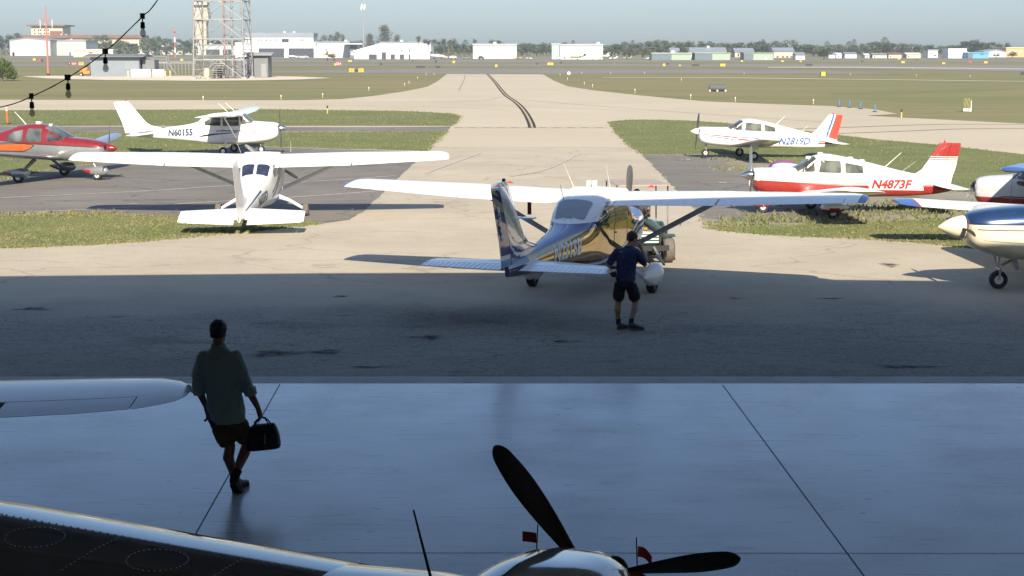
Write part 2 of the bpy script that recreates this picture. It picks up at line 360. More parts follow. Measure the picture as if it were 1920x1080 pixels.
sheet('grass_verge', T3, .014, M_turf, .10, .4)
T4 = [(1333,427),(1370,423),(1450,424),(1600,419),(1740,412),(1920,414),(2500,424),(2500,500),(1920,476),(1800,462),(1740,456),(1640,449),(1500,443),(1420,438),(1360,433)]
sheet('grass_border', T4, .014, M_turf, .10, .4)
T5 = [(1140,229),(1180,225),(1240,225),(1300,227),(1360,231),(1440,238),(1560,252),(1640,262),(1760,272),(1920,290),(2600,352),(2600,372),(1920,364),(1700,356),(1560,344),(1500,334),(1465,317),(1440,299),(1400,290),(1345,289),(1290,290),(1206,290),(1175,270),(1155,250)]
sheet('grass_lawn', T5, .014, M_turf, .10, .6)
sheet('sandy_pad', [(40,143),(100,142),(170,142),(470,142),(560,143.5),(622,146),(560,149),(490,150.5),(380,151.5),(200,150),(90,147)], .004, M_sand)
sheet('asphalt_taxiway', [(300,137),(520,133.5),(700,130.5),(840,129.5),(1100,130),(1400,131),(1560,133.5),(1700,139),(1500,138.5),(1240,138),(1018,138.6),(838,138.2),(620,137.5)], .006, M_runway)
sheet('runway', [(-900,125),(-900,120),(400,121),(960,121),(1400,120.5),(1920,122),(2600,123),(2600,133),(1920,134.5),(1500,127.5),(1200,125),(960,124.5),(400,124.5)], .006, M_runway)
sheet('far_taxiway', [(-900,116),(-900,112),(400,112.5),(960,113),(1500,112.5),(2600,113),(2600,116),(1500,115.5),(960,117.5),(400,117)], .006, M_runway)
sheet('terminal_apron', [(-900,108.5),(-900,106.5),(500,107),(960,107.5),(1400,108.5),(2600,107.5),(2600,110),(1400,111.5),(960,112),(500,110.5)], .006, M_runway)
sheet('service_road', [(1130,144.8),(1400,145.6),(1920,152),(2600,158),(2600,159.2),(1920,153),(1400,146.8),(1130,145.6)], .004, M_taxi)
sheet('pale_shoulder', [(1440,125.5),(1620,125.3),(1920,128.5),(1920,129.8),(1620,127),(1440,126.8)], .010, M_taxi)
# far edge markings of the runway
# painted lines
mb = MB()
CL = [(914,138.8),(921,146),(930,156),(939,168),(950,180),(965,190),(978,202),(988,216),(995,230),(998,239.5)]
add_ribbon(mb, CL, .50, .012, 1); add_ribbon(mb, CL, .15, .016, 0)
tag(mb.build('taxi_centreline', [M_yellow_line, M_black], smooth=0), kind='structure')
mb = MB()
add_ribbon(mb, [(850,239.6),(1000,240),(1140,240)], .22, .012, 0)
for i in range(11):
    x0 = 853 + i*26.3
    add_ribbon(mb, [(x0,239.7),(x0+7,239.75),(x0+14,239.8)], .24, .016, 1)
M_dull = mat('dull_marking', (.26,.21,.14), .8, world=True)
tag(mb.build('hold_line', [M_dull, M_black], smooth=0), kind='structure')
mb = MB()
for pts in ([(958,331),(1010,322),(1050,307),(1089,287)],): add_ribbon(mb, pts, .12, .016)
for pts in ([(-20,372.5),(250,360),(430,348.5),(600,340),(742,330)], [(-20,402),(200,391.5),(440,376.5),(600,367),(715,358)], [(800,325),(830,313),(900,288)]): add_ribbon(mb, pts, .13, .016)
add_ribbon(mb, [(600,386),(640,384.5),(680,384)], .12, .016); add_ribbon(mb, [(244,382.8),(257,382.4)], .12, .016)
add_ribbon(mb, [(1280,299),(1298,300)], .25, .018); add_ribbon(mb, [(1348,343),(1362,343)], .22, .018); add_ribbon(mb, [(1417,401),(1437,402)], .2, .018)
tag(mb.build('painted_lines', M_white_line, smooth=0), kind='structure')
mb = MB()
for pts, wd in (([(480,196),(620,197.5),(800,200),(960,207)],.14), ([(560,195),(800,191),(900,188),(942,182)],.14), ([(952,184),(1010,190),(1200,205),(1440,222),(1560,230)],.16), ([(960,200),(1100,204),(1200,209)],.12), ([(860,170),(870,150),(872,141)],.12),
      ([(1445,243),(1560,240),(1700,235),(1800,233),(1930,234)],.30), ([(1560,251),(1700,246),(1800,242),(1930,241)],.28)): add_ribbon(mb, pts, wd, .010, 0 if wd < .2 else 1)
tag(mb.build('sealed_cracks', [M_seal, M_black], smooth=0), kind='structure')
# mound of earth and dry grass, right
M_mound = ground_mat('dry_mound', [((.140,.142,.055),(.190,.178,.080),.035,(.5,2.,1),.35,.65,1), (None,(.115,.128,.045),.35,(.5,1.5,1),.5,.75,.45), (None,(.22,.195,.10),.9,(.6,1.6,1),.58,.75,.4)], bump=.5, bscale=6)
def dry_crest(m, col):
    t = m.node_tree; N = t.nodes; L = t.links; b = N['Principled BSDF']; old = b.inputs['Base Color'].links[0].from_socket; gp = N.new('ShaderNodeNewGeometry').outputs['Position']
    sx = N.new('ShaderNodeSeparateXYZ'); L.new(gp, sx.inputs[0]); nz = N.new('ShaderNodeTexNoise'); nz.inputs['Scale'].default_value = .35; nz.inputs['Detail'].default_value = 8; L.new(gp, nz.inputs[0])
    ad = N.new('ShaderNodeMath'); ad.operation = 'MULTIPLY_ADD'; ad.inputs[1].default_value = 1.6; L.new(nz.outputs['Fac'], ad.inputs[0]); L.new(sx.outputs['Z'], ad.inputs[2])
    mr = N.new('ShaderNodeMapRange'); mr.inputs[1].default_value = 1.0; mr.inputs[2].default_value = 2.0; mr.inputs[4].default_value = .8; L.new(ad.outputs[0], mr.inputs[0])
    mi = N.new('ShaderNodeMix'); mi.data_type = 'RGBA'; L.new(mr.outputs[0], mi.inputs[0]); L.new(old, mi.inputs[6]); mi.inputs[7].default_value = (*col, 1); L.new(mi.outputs[2], b.inputs['Base Color'])
dry_crest(M_mound, (.24,.18,.10))
mb = MB(); nx, ny = 40, 24; vv = []
for j in range(ny+1):
    for i in range(nx+1):
        x = 30 + 110*i/nx; y = 138 + 62*j/ny
        e = math.sin(math.pi*j/ny)**1.3 * min(1, (i/nx)*2.6)**1.5 * (1 if i < nx-2 else .5)
        vv.append((x, y, -.06 + 1.5*e*(.85+.3*math.sin(x*.13+y*.07))))
mb.add(vv, [(j*(nx+1)+i, j*(nx+1)+i+1, (j+1)*(nx+1)+i+1, (j+1)*(nx+1)+i) for j in range(ny) for i in range(nx)])
tag(mb.build('grass_mound', M_mound, smooth=180), kind='structure')
# grass blades on the nearer islands
M_blade = mat('grass_blades', (.125,.148,.048), .8, noise=.2, scale=.35, world=True, col2=(.185,.17,.078), ramp=(.40,.62))
def inpoly(x, y, P):
    c = False; n = len(P)
    for i in range(n):
        a, b = P[i], P[(i+1) % n]
        if (a.y > y) != (b.y > y) and x < (b.x-a.x)*(y-a.y)/(b.y-a.y) + a.x: c = not c
    return c
rg = random.Random(11); mb = MB()
BL = [(0,0)]
def blades(px, n, hmin, hmax, xlim, edge=.15):
    P = [G(x, y, 0) for x, y in px]; x0 = max(min(p.x for p in P), xlim[0]); x1 = min(max(p.x for p in P), xlim[1]); y0 = min(p.y for p in P); y1 = max(p.y for p in P)
    k = 0; tries = 0
    while k < n and tries < n*6:
        tries += 1
        if rg.random() < edge:
            i = rg.randrange(len(P)); a, b = P[i], P[(i+1) % len(P)]; t = rg.random()
            x = a.x+(b.x-a.x)*t + rg.gauss(0,.12); y = a.y+(b.y-a.y)*t + rg.gauss(0,.12)
            if not xlim[0] < x < xlim[1]: continue
        else:
            x = rg.uniform(x0, x1); y = rg.uniform(y0, y1)
            if not inpoly(x, y, P): continue
        h = rg.uniform(hmin, hmax) * (1 + .8*(rg.random() < .06))
        for q in range(2):
            a = rg.uniform(0, 6.28); dx, dy = math.cos(a)*.03, math.sin(a)*.03; lx, ly = rg.gauss(0, h*.4), rg.gauss(0, h*.4)
            mb.add([(x-dx, y-dy, 0), (x+dx, y+dy, 0), (x+lx, y+ly, h)], [(0,1,2)])
        k += 1
blades(T3, 14000, .02, .05, (-18, -3)); blades(T4, 9000, .02, .05, (4, 16)); blades(T5, 11000, .025, .06, (4, 28), .12)
blades([(-600,246),(0,247),(400,248),(700,248),(820,247),(838,247),(826,258),(812,270),(800,283),(640,279),(520,275.5),(430,272.5),(380,283),(250,300),(130,311),(60,325),(0,337),(-600,348)], 7000, .03, .08, (-34, -3)); blades(T1, 4000, 0.04, .09, (-40, -3))
for (px, py, n, s) in ((30,403,30,.5),(100,404,40,.6),(175,402,40,.5),(1640,385,120,1.0),(1700,395,120,1.0),(1580,402,90,.9),(1500,415,90,.8),(1430,414,60,.7),(1400,318,70,.9),(1380,300,60,.9),(1750,402,120,1.0),(1420,405,20,.3),(1610,412,80,1.),(1380,422,70,.5),(1800,395,80,.9),(1830,384,60,.8)):
    c = G(px, py)
    for i in range(n):
        x, y = c.x + rg.gauss(0, s), c.y + rg.gauss(0, s*.6); h = rg.uniform(.05, .16)
        for q in range(3):
            a = rg.uniform(0, 6.28); dx, dy = math.cos(a)*.035, math.sin(a)*.035
            mb.add([(x-dx, y-dy, 0), (x+dx, y+dy, 0), (x+rg.gauss(0, h*.5), y+rg.gauss(0, h*.5), h)], [(0,1,2)])
tag(mb.build('grass_blades', M_blade, smooth=0, recalc=False), 'short grass blades of the mown grass islands around the parked aircraft', 'grass', kind='stuff')

# ------------------------------------------------------------------ the hangar
M_wall = mat('hangar_sheet', (.72,.71,.69), .7, noise=.1, scale=.8)
M_roof = mat('hangar_roof', (.50,.50,.50), .7, noise=.1, scale=.8)
hg = tag(empty('hangar', (0, 0, 0)), 'dim metal hangar we look out of, throwing the long shadow over the apron', 'hangar')
prof = [(-16,7.35),(-10,7.78),(-3,8.08),(2.6,8.15),(7.9,7.60),(8.05,7.45),(11.2,7.30),(16,7.1)]
mb = MB(); mb.box((-16.25,-7,0),(-16,21.4,7.3)); mb.build('side_wall', M_wall, hg, 0)
mb = MB(); mb.box((16,-7,0),(16.25,21.4,7.0)); mb.build('side_wall', M_wall, hg, 0)
mb = MB()
for lo, hi in (((-16.25,-7.25,0),(2.5,-7,7.9)), ((11.5,-7.25,0),(16.25,-7,7.9)), ((2.5,-7.25,0),(11.5,-7,.9)), ((2.5,-7.25,3.6),(11.5,-7,7.9))): mb.box(lo, hi)  # gap added behind the camera so sun bounces fill light into the hangar
mb.build('back_wall', M_wall, hg, 0)
mb = MB(); mb.prism(prof + [(x, z-.2) for x, z in prof[::-1]], -7.3, 22.0); mb.build('roof', M_roof, hg, 0)
mb = MB(); mb.prism([(x, z-.203) for x, z in prof] + [(16, 6.25), (-16, 6.25)], 21.2, 21.4); mb.build('front_wall', M_roof, hg, 0)
for k in range(5):
    y = 1 + 4.6*k; mb = MB(); mb.box((-15.9, y, 6.35), (15.9, y+.18, 6.6)); mb.build('roof_beam', M_wall, hg, 0)
# ------------------------------------------------------------------ aircraft kit
def pchip(xs, ys):
    xs = np.array(xs, float); ys = np.array(ys, float); h = np.diff(xs); d = np.diff(ys)/h; n = len(xs); mm = np.zeros(n)
    for i in range(1, n-1):
        if d[i-1]*d[i] > 0: w1, w2 = 2*h[i]+h[i-1], h[i]+2*h[i-1]; mm[i] = (w1+w2)/(w1/d[i-1]+w2/d[i])
    mm[0], mm[-1] = d[0], d[-1]
    def f(x):
        i = int(min(max(np.searchsorted(xs, x)-1, 0), n-2)); t = min(max((x-xs[i])/h[i], 0), 1)
        return float((2*t**3-3*t**2+1)*ys[i] + (t**3-2*t**2+t)*h[i]*mm[i] + (-2*t**3+3*t**2)*ys[i+1] + (t**3-t**2)*h[i]*mm[i+1])
    return f
class Fus:
    def __init__(s, st):
        st = sorted(st); xs = [a[0] for a in st]; s.s0, s.s1 = xs[0], xs[-1]
        s.zb, s.zt, s.w, s.n = [pchip(xs, [a[i] for a in st]) for i in (1, 2, 3, 4)]
    def half(s, x, z):
        zb, zt, w, n = s.zb(x), s.zt(x), s.w(x), s.n(x); zm, hh = (zb+zt)/2, (zt-zb)/2
        t = min(abs((z-zm)/hh), .999); return w*(1-t**n)**(1/n)
    def top(s, x, y):
        zb, zt, w, n = s.zb(x), s.zt(x), s.w(x), s.n(x); zm, hh = (zb+zt)/2, (zt-zb)/2
        t = min(abs(y/w), .999); return zm + hh*(1-t**n)**(1/n)
    def body(s, mb, cuts=(), matfn=None, step=.07, nr=48):
        bm = bmesh.new(); k = int((s.s1-s.s0)/step); prev = None
        for i in range(k+1):
            x = s.s0 + (s.s1-s.s0)*i/k; zb, zt, w, n = s.zb(x), s.zt(x), s.w(x), s.n(x); zm, hh = (zb+zt)/2, (zt-zb)/2
            ring = []
            for j in range(nr):
                t = 2*math.pi*j/nr; c, q = math.cos(t), math.sin(t)
                ring.append(bm.verts.new((x, w*math.copysign(abs(c)**(2/n), c), zm + hh*math.copysign(abs(q)**(2/n), q))))
            if prev:
                for j in range(nr): bm.faces.new((prev[j], prev[(j+1) % nr], ring[(j+1) % nr], ring[j]))
            else: bm.faces.new(ring[::-1])
            prev = ring
        bm.faces.new(prev)
        for co, no in cuts: bmesh.ops.bisect_plane(bm, geom=bm.verts[:]+bm.edges[:]+bm.faces[:], plane_co=co, plane_no=no, dist=1e-5)
        bm.verts.ensure_lookup_table(); bm.verts.index_update()
        for f in bm.faces:
            mb.add([], [], 0); mb.f.append(tuple(len(mb.v)+v.index for v in f.verts)); mb.m.append(matfn(f.calc_center_median()) if matfn else 0)
        mb.v += [tuple(v.co) for v in bm.verts]; bm.free()
def gridcut(V, F, step):
    bm = bmesh.new(); vs = [bm.verts.new((a, b, 0)) for a, b in V]
    for f in F:
        try: bm.faces.new([vs[i] for i in f])
        except ValueError: pass
    for ax in (0, 1):
        lo, hi = min(p[ax] for p in V), max(p[ax] for p in V); k = math.ceil((hi-lo)/step)
        for i in range(1, k):
            co = [0, 0, 0]; no = [0, 0, 0]; co[ax] = lo + (hi-lo)*i/k; no[ax] = 1
            bmesh.ops.bisect_plane(bm, geom=bm.verts[:]+bm.edges[:]+bm.faces[:], plane_co=co, plane_no=no, dist=1e-6)
    bm.verts.index_update()
    out = [(v.co.x, v.co.y) for v in bm.verts], [tuple(v.index for v in f.verts) for f in bm.faces]
    bm.free(); return out
def rnd_poly(P, r, k=4):
    out = []; n = len(P)
    for i in range(n):
        a, b, c = Vector(P[i-1]), Vector(P[i]), Vector(P[(i+1) % n]); u, v = (a-b), (c-b)
        d = min(r, u.length*.45, v.length*.45); p, q = b + u.normalized()*d, b + v.normalized()*d
        for j in range(k+1):
            t = j/k; m_ = p*(1-t)**2 + b*2*t*(1-t) + q*t*t; out.append((m_.x, m_.y))
    return out
def side_decal(mb, fus, poly, side, off=.004, m=0, step=.12, F=None):
    V, FF = gridcut(poly, F or [tuple(range(len(poly)))], step)
    mb.add([(a, side*(fus.half(a, b)+off), b) for a, b in V], FF, m)
def top_decal(mb, fus, poly, off=.010, m=0, step=.07):
    V, FF = gridcut(poly, [tuple(range(len(poly)))], step)
    mb.add([(a, b, fus.top(a, b)+off) for a, b in V], FF, m)
def text2d(s, size, slant=0., bold=0., narrow=1.):
    cu = bpy.data.curves.new('lettering', 'FONT'); cu.body = s; cu.size = size; cu.offset = bold; cu.resolution_u = 2
    o = bpy.data.objects.new('lettering', cu); COL.objects.link(o)
    dg = bpy.context.evaluated_depsgraph_get(); me = o.evaluated_get(dg).to_mesh()
    V = [(v.co.x*narrow + v.co.y*slant, v.co.y) for v in me.vertices]; F = [tuple(p.vertices) for p in me.polygons]
    o.evaluated_get(dg).to_mesh_clear(); bpy.data.objects.remove(o); bpy.data.curves.remove(cu)
    return V, F
def lettering(mb, fus, s, side, s0, z0, size, m, slant=0., bold=.0, narrow=1., off=.007, rise=0.):
    """text that reads nose-to-tail or tail-to-nose: on side +1 (left) x runs aft, on side -1 x runs forward"""
    V, F = text2d(s, size, slant, bold, narrow)
    d = -1 if side > 0 else 1
    V = [(s0 + d*x, z0 + y + rise*x) for x, y in V]
    side_decal(mb, fus, V, side, off, m, .15, F)
def foil(t, a, b, n=9, camber=.02):
    """closed section between chord fractions a..b, (chord fraction, height)"""
    def yt(x): return 5*t*(.2969*math.sqrt(max(x, 0))-.126*x-.3516*x*x+.2843*x**3-.1015*x**4)
    def yc(x): return camber/.16*(.8*x-x*x) if x < .4 else camber/.36*(.2+.8*x-x*x)
    xs = [a + (b-a)*(1-math.cos(math.pi*i/n))/2 for i in range(n+1)] if a == 0 else [a+(b-a)*i/n for i in range(n+1)]
    up = [(x, yc(x)+max(yt(x), .0015)) for x in xs[::-1]]; lo = [(x, yc(x)-max(yt(x), .0015)) for x in xs]
    return up + (lo[1:] if a == 0 else lo)
def panel(mb, secs, a, b, m=0, t=.13, camber=.02, n=9, vertical=False, side=1):
    """secs: (span, s_le, z_le, chord, drop of the trailing edge, thickness factor)"""
    rs = []
    for (y, sl, zl, c, dr, tf) in secs:
        pr = foil(t*tf, a, b, n, camber)
        if vertical: rs.append([(sl-x*c, h*c, y) for x, h in pr])
        else: rs.append([(sl-x*c, side*y, zl+h*c-dr*x) for x, h in pr])
    mb.rings(rs, m)
def wing_sec(secs, y):
    ys = [q[0] for q in secs]
    return tuple([y] + [float(np.interp(y, ys, [q[i] for q in secs])) for i in range(1, 6)])
def sub_secs(secs, y0, y1):
    return [wing_sec(secs, y0)] + [q for q in secs if y0 < q[0] < y1] + [wing_sec(secs, y1)]
def make_wing(root, side, secs, mats, flap, ail, hinge=.74, tipcut=None, t=.13, ribs=False, name='wing', seam=True):
    mb = MB(); y0, y1 = secs[0][0], secs[-1][0]
    full = [q for q in secs]
    panel(mb, sub_secs(full, y0, y1), 0, hinge, 0, t, side=side)
    e0 = min([r[0] for r in (flap, ail) if r]); e1 = max([r[1] for r in (flap, ail) if r])
    if e0 > y0 + .01: panel(mb, sub_secs(full, y0, e0), hinge-.002, 1, 0, t, side=side)
    if e1 < y1 - .01: panel(mb, sub_secs(full, e1, y1), hinge-.002, 1, 0, t, side=side)
    for i, f in enumerate(mb.f):     # coloured tip
        if tipcut and min(abs(mb.v[j][1]) for j in f) >= tipcut-1e-4: mb.m[i] = 1
    wg = mb.build(name, mats, root, 40)
    for rng, nm in ((flap, 'flap'), (ail, 'aileron')):
        if not rng: continue
        mb = MB(); panel(mb, sub_secs(full, rng[0]+.012, rng[1]-.012), hinge+.008, 1, 0, t, side=side)
        if ribs:
            y = rng[0] + .15
            while y < rng[1]-.1:
                q = wing_sec(full, y); p = foil(t*q[5], hinge+.03, .985, 4)
                pts = [(q[1]-x*q[3], side*y, q[2]+h*q[3]-q[4]*x+.001) for x, h in p[:5]]
                mb.tube(pts, .006, 4); y += .16
        mb.build(nm, mats, wg, 40)
    return wg
def tail_plane(root, secs, mats, hinge=.6, ribs=False, horn=False, root_gap=0., t=.1, one=False, beads=None):
    for side in (1, -1):
        mb = MB()
        if one:
            panel(mb, secs, 0, 1, 0, t, 0, side=side); mb.build('stabilator', mats, root, 40); continue
        y1 = secs[-1][0]
        yin = secs[-1][0] - (.22 if horn else 0)
        panel(mb, sub_secs(secs, secs[0][0], yin), 0, hinge, 0, t, 0, side=side)
        st = mb.build('tailplane', mats, root, 40)
        mb = MB(); panel(mb, sub_secs(secs, secs[0][0]+root_gap, yin-.01), hinge+.012, 1, 0, t, 0, side=side)
        if horn: panel(mb, sub_secs(secs, yin+.01, y1), .05, 1, 0, t, 0, side=side)
        if ribs:
            y = secs[0][0] + root_gap + .1
            while y < yin - .05:
                q = wing_sec(secs, y); p = foil(t*q[5], hinge+.03, .985, 3, 0)
                mb.tube([(q[1]-x*q[3], side*y, q[2]+h*q[3]-q[4]*x+.002) for x, h in p[:4]], .0045, 4); y += .10
        mb.build('elevator', mats, st, 40)
def make_fin(root, secs, mats_fin, mats_rud, hinge=.62, t=.09, matfn=None, rud_from=None, rmatfn=None):
    """secs: (z, s_le, chord)"""
    S = [(z, sl, 0, c, 0, 1) for z, sl, c in secs]
    fine = []
    z = S[0][0]
    zs = sorted(set([q[0] for q in S] + list(np.linspace(S[0][0], S[-1][0], 40))))
    S2 = [wing_sec(S, float(q)) for q in zs]
    hz = lambda q: (q[1]-q[3]) # te
    mb = MB()
    # hinge line straight from the trailing edge: constant rudder chord taper
    def part(fa, fb, lim, m, fn):
        rs = []
        for q in S2:
            if q[0] < lim: continue
            a, b = fa(q), fb(q)
            pr = foil(t*min(1, 1.25/q[3]), a, b, 20, 0); rs.append([(q[1]-x*q[3], h*q[3], q[0]) for x, h in pr])
        b0 = len(mb.f); mb.rings(rs, m)
        if fn:
            for i in range(b0, len(mb.f)):
                c = [sum(mb.v[j][k] for j in mb.f[i])/len(mb.f[i]) for k in (0, 1, 2)]; mb.m[i] = fn(c)
    rc = lambda q: float(np.interp(q[0], [S[0][0], S[-1][0]], [.46, .34]))
    part(lambda q: 0, lambda q: 1-rc(q)/q[3], -9, 0, matfn)
    fn_ = mb.build('fin', mats_fin, root, 40)
    mb = MB(); part(lambda q: 1-rc(q)/q[3]+.012, lambda q: 1, rud_from if rud_from is not None else S[0][0], 0, rmatfn)
    rd = mb.build('rudder', mats_rud, root, 40)
    return fn_, rd
def make_wheel(root, c, r, wd, tyre=None, hub=None, name='wheel'):
    mb = MB(); x, y, z = c; k = wd/2
    pr = [(-k*.55, r*.45), (-k*.9, r*.62), (-k, r*.82), (-k*.72, r*.96), (0, r), (k*.72, r*.96), (k, r*.82), (k*.9, r*.62), (k*.55, r*.45)]
    mb.lathe(pr, 'Y', c, 22, 0)
    wl = mb.build(name, tyre or M_rubber, root, 40)
    mb = MB(); mb.lathe([(-k*.75, .02), (-k*.8, r*.2), (-k*.62, r*.50), (k*.62, r*.50), (k*.8, r*.2), (k*.75, .02)], 'Y', c, 16, 0); mb.build('rim', hub or M_offwhite, wl, 40)
def make_pant(root, c, L, wd, h, m, m2=None, tail=0):
    """wheel fairing: teardrop, blunt end forward"""
    mb = MB(); x, y, z = c; rs = []
    for i in range(15):
        t = i/14; a = (math.sin(math.pi*min(1, t**.62))**.75) if 0 < t < 1 else .04
        a = max(a, .04); xx = x + L*.42 - L*t; zz = z + .02 - .03*t + (.03 if t > .6 else 0)*(t-.6)*4
        rs.append([(xx, y + wd/2*a*math.cos(q), zz + h/2*a*math.sin(q)*(1 if math.sin(q) > 0 else .95)) for q in [2*math.pi*k/18 for k in range(18)]])
    mb.rings(rs, 0)
    if m2:
        for i, f in enumerate(mb.f):
            cc = [sum(mb.v[j][k] for j in f)/len(f) for k in (0, 1, 2)]
            if m2[1](cc[0]-x, cc[2]-z): mb.m[i] = 1
        return mb.build('wheel_fairing', [m, m2[0]], root, 50)
    return mb.build('wheel_fairing', m, root, 50)
def make_prop(root, hub, rad, angs, m, spin, spin_len=.32, spin_r=.15, wmax=.15, tips=None, twist=.9, plate=None):
    hx, hy, hz = hub
    mb = MB()
    if spin: mb.lathe([(hx-.06, spin_r*.9), (hx-.05, spin_r), (hx+.02, spin_r), (hx+spin_len*.35, spin_r*.86), (hx+spin_len*.7, spin_r*.5), (hx+spin_len*.93, spin_r*.16), (hx+spin_len, .005)], 'X', (0, hy, hz), 20)
    else: mb.lathe([(hx-.05, .09), (hx+.08, .09), (hx+.10, .04)], 'X', (0, hy, hz), 14)
    sp = mb.build('spinner', spin or m, root, 40)
    for a in angs:
        mb = MB(); rs = []
        for i in range(25):
            t = math.sin(i/24*math.pi/2)**.9; r = .10 + (rad-.10)*t
            wd = wmax*(.42 + .58*math.sin(min(1, t*1.45)*math.pi/2)) * (1-max(0, (t-.62)/.38)**2*.42)
            if t > .91: wd *= math.sqrt(max(.02, 1-((t-.91)/.09)**2))
            th = .035*(1-t*.75); tw = twist*(1-t)**1.3 + .30
            sec = []
            for q in [2*math.pi*k/10 for k in range(10)]:
                u, v = wd/2*math.cos(q), th/2*math.sin(q)
                tang, fx = u*math.cos(tw) - v*math.sin(tw), u*math.sin(tw) + v*math.cos(tw)
                sec.append((hx + fx, hy + r*math.cos(a) - tang*math.sin(a), hz + r*math.sin(a) + tang*math.cos(a)))
            rs.append(sec)
        mb.rings(rs, 0)
        mb.build('propeller_blade', m, root, 40)
def whip(root, base, tip, r=.008, m=None, name='antenna'):
    mb = MB(); mb.tube([base, tip], [r, r*.5], 6); return mb.build(name, m or M_whitepaint, root)

# high-wing four-seater; s runs forward, zero at the main wheels
HW = [(2.66,.84,1.40,.30,2.6),(2.6,.76,1.44,.38,2.8),(2.3,.62,1.50,.45,3),(1.95,.55,1.53,.48,3),(1.5,.51,1.57,.51,3.2),(1.36,.50,1.60,.52,3.4),(1.1,.50,1.80,.53,3.8),(.86,.50,1.99,.53,4.4),(.6,.50,2.05,.53,5),(-.5,.51,2.02,.53,5),
      (-.92,.54,1.97,.51,4.4),(-1.2,.57,1.86,.48,3.8),(-1.55,.62,1.62,.43,3.2),(-1.9,.66,1.53,.38,3.0),(-3.0,.79,1.40,.25,2.6),(-4.3,.92,1.26,.12,2.4),(-5.06,1.0,1.20,.04,2.2)]
HWW = lambda dz=0: [(.50,.95,1.93+dz,1.62,.05,1),(2.6,.95,1.99+dz,1.62,.05,1),(5.2,.72,2.07+dz,1.14,.02,1),(5.38,.64,2.078+dz,1.02,.02,.9),(5.47,.52,2.075+dz,.84,.02,.65),(5.51,.36,2.07+dz,.58,.02,.35)]
HFIN = [(1.12,-3.1,2.22),(1.38,-3.45,1.92),(1.50,-3.95,1.46),(1.65,-4.20,1.25),(2.0,-4.50,1.09),(2.62,-5.0,.84),(2.70,-5.10,.70)]
HTAIL = [(.06,-3.75,1.11,1.22,0,1),(1.68,-4.05,1.11,.80,0,.9),(1.75,-4.12,1.11,.66,0,.7)]
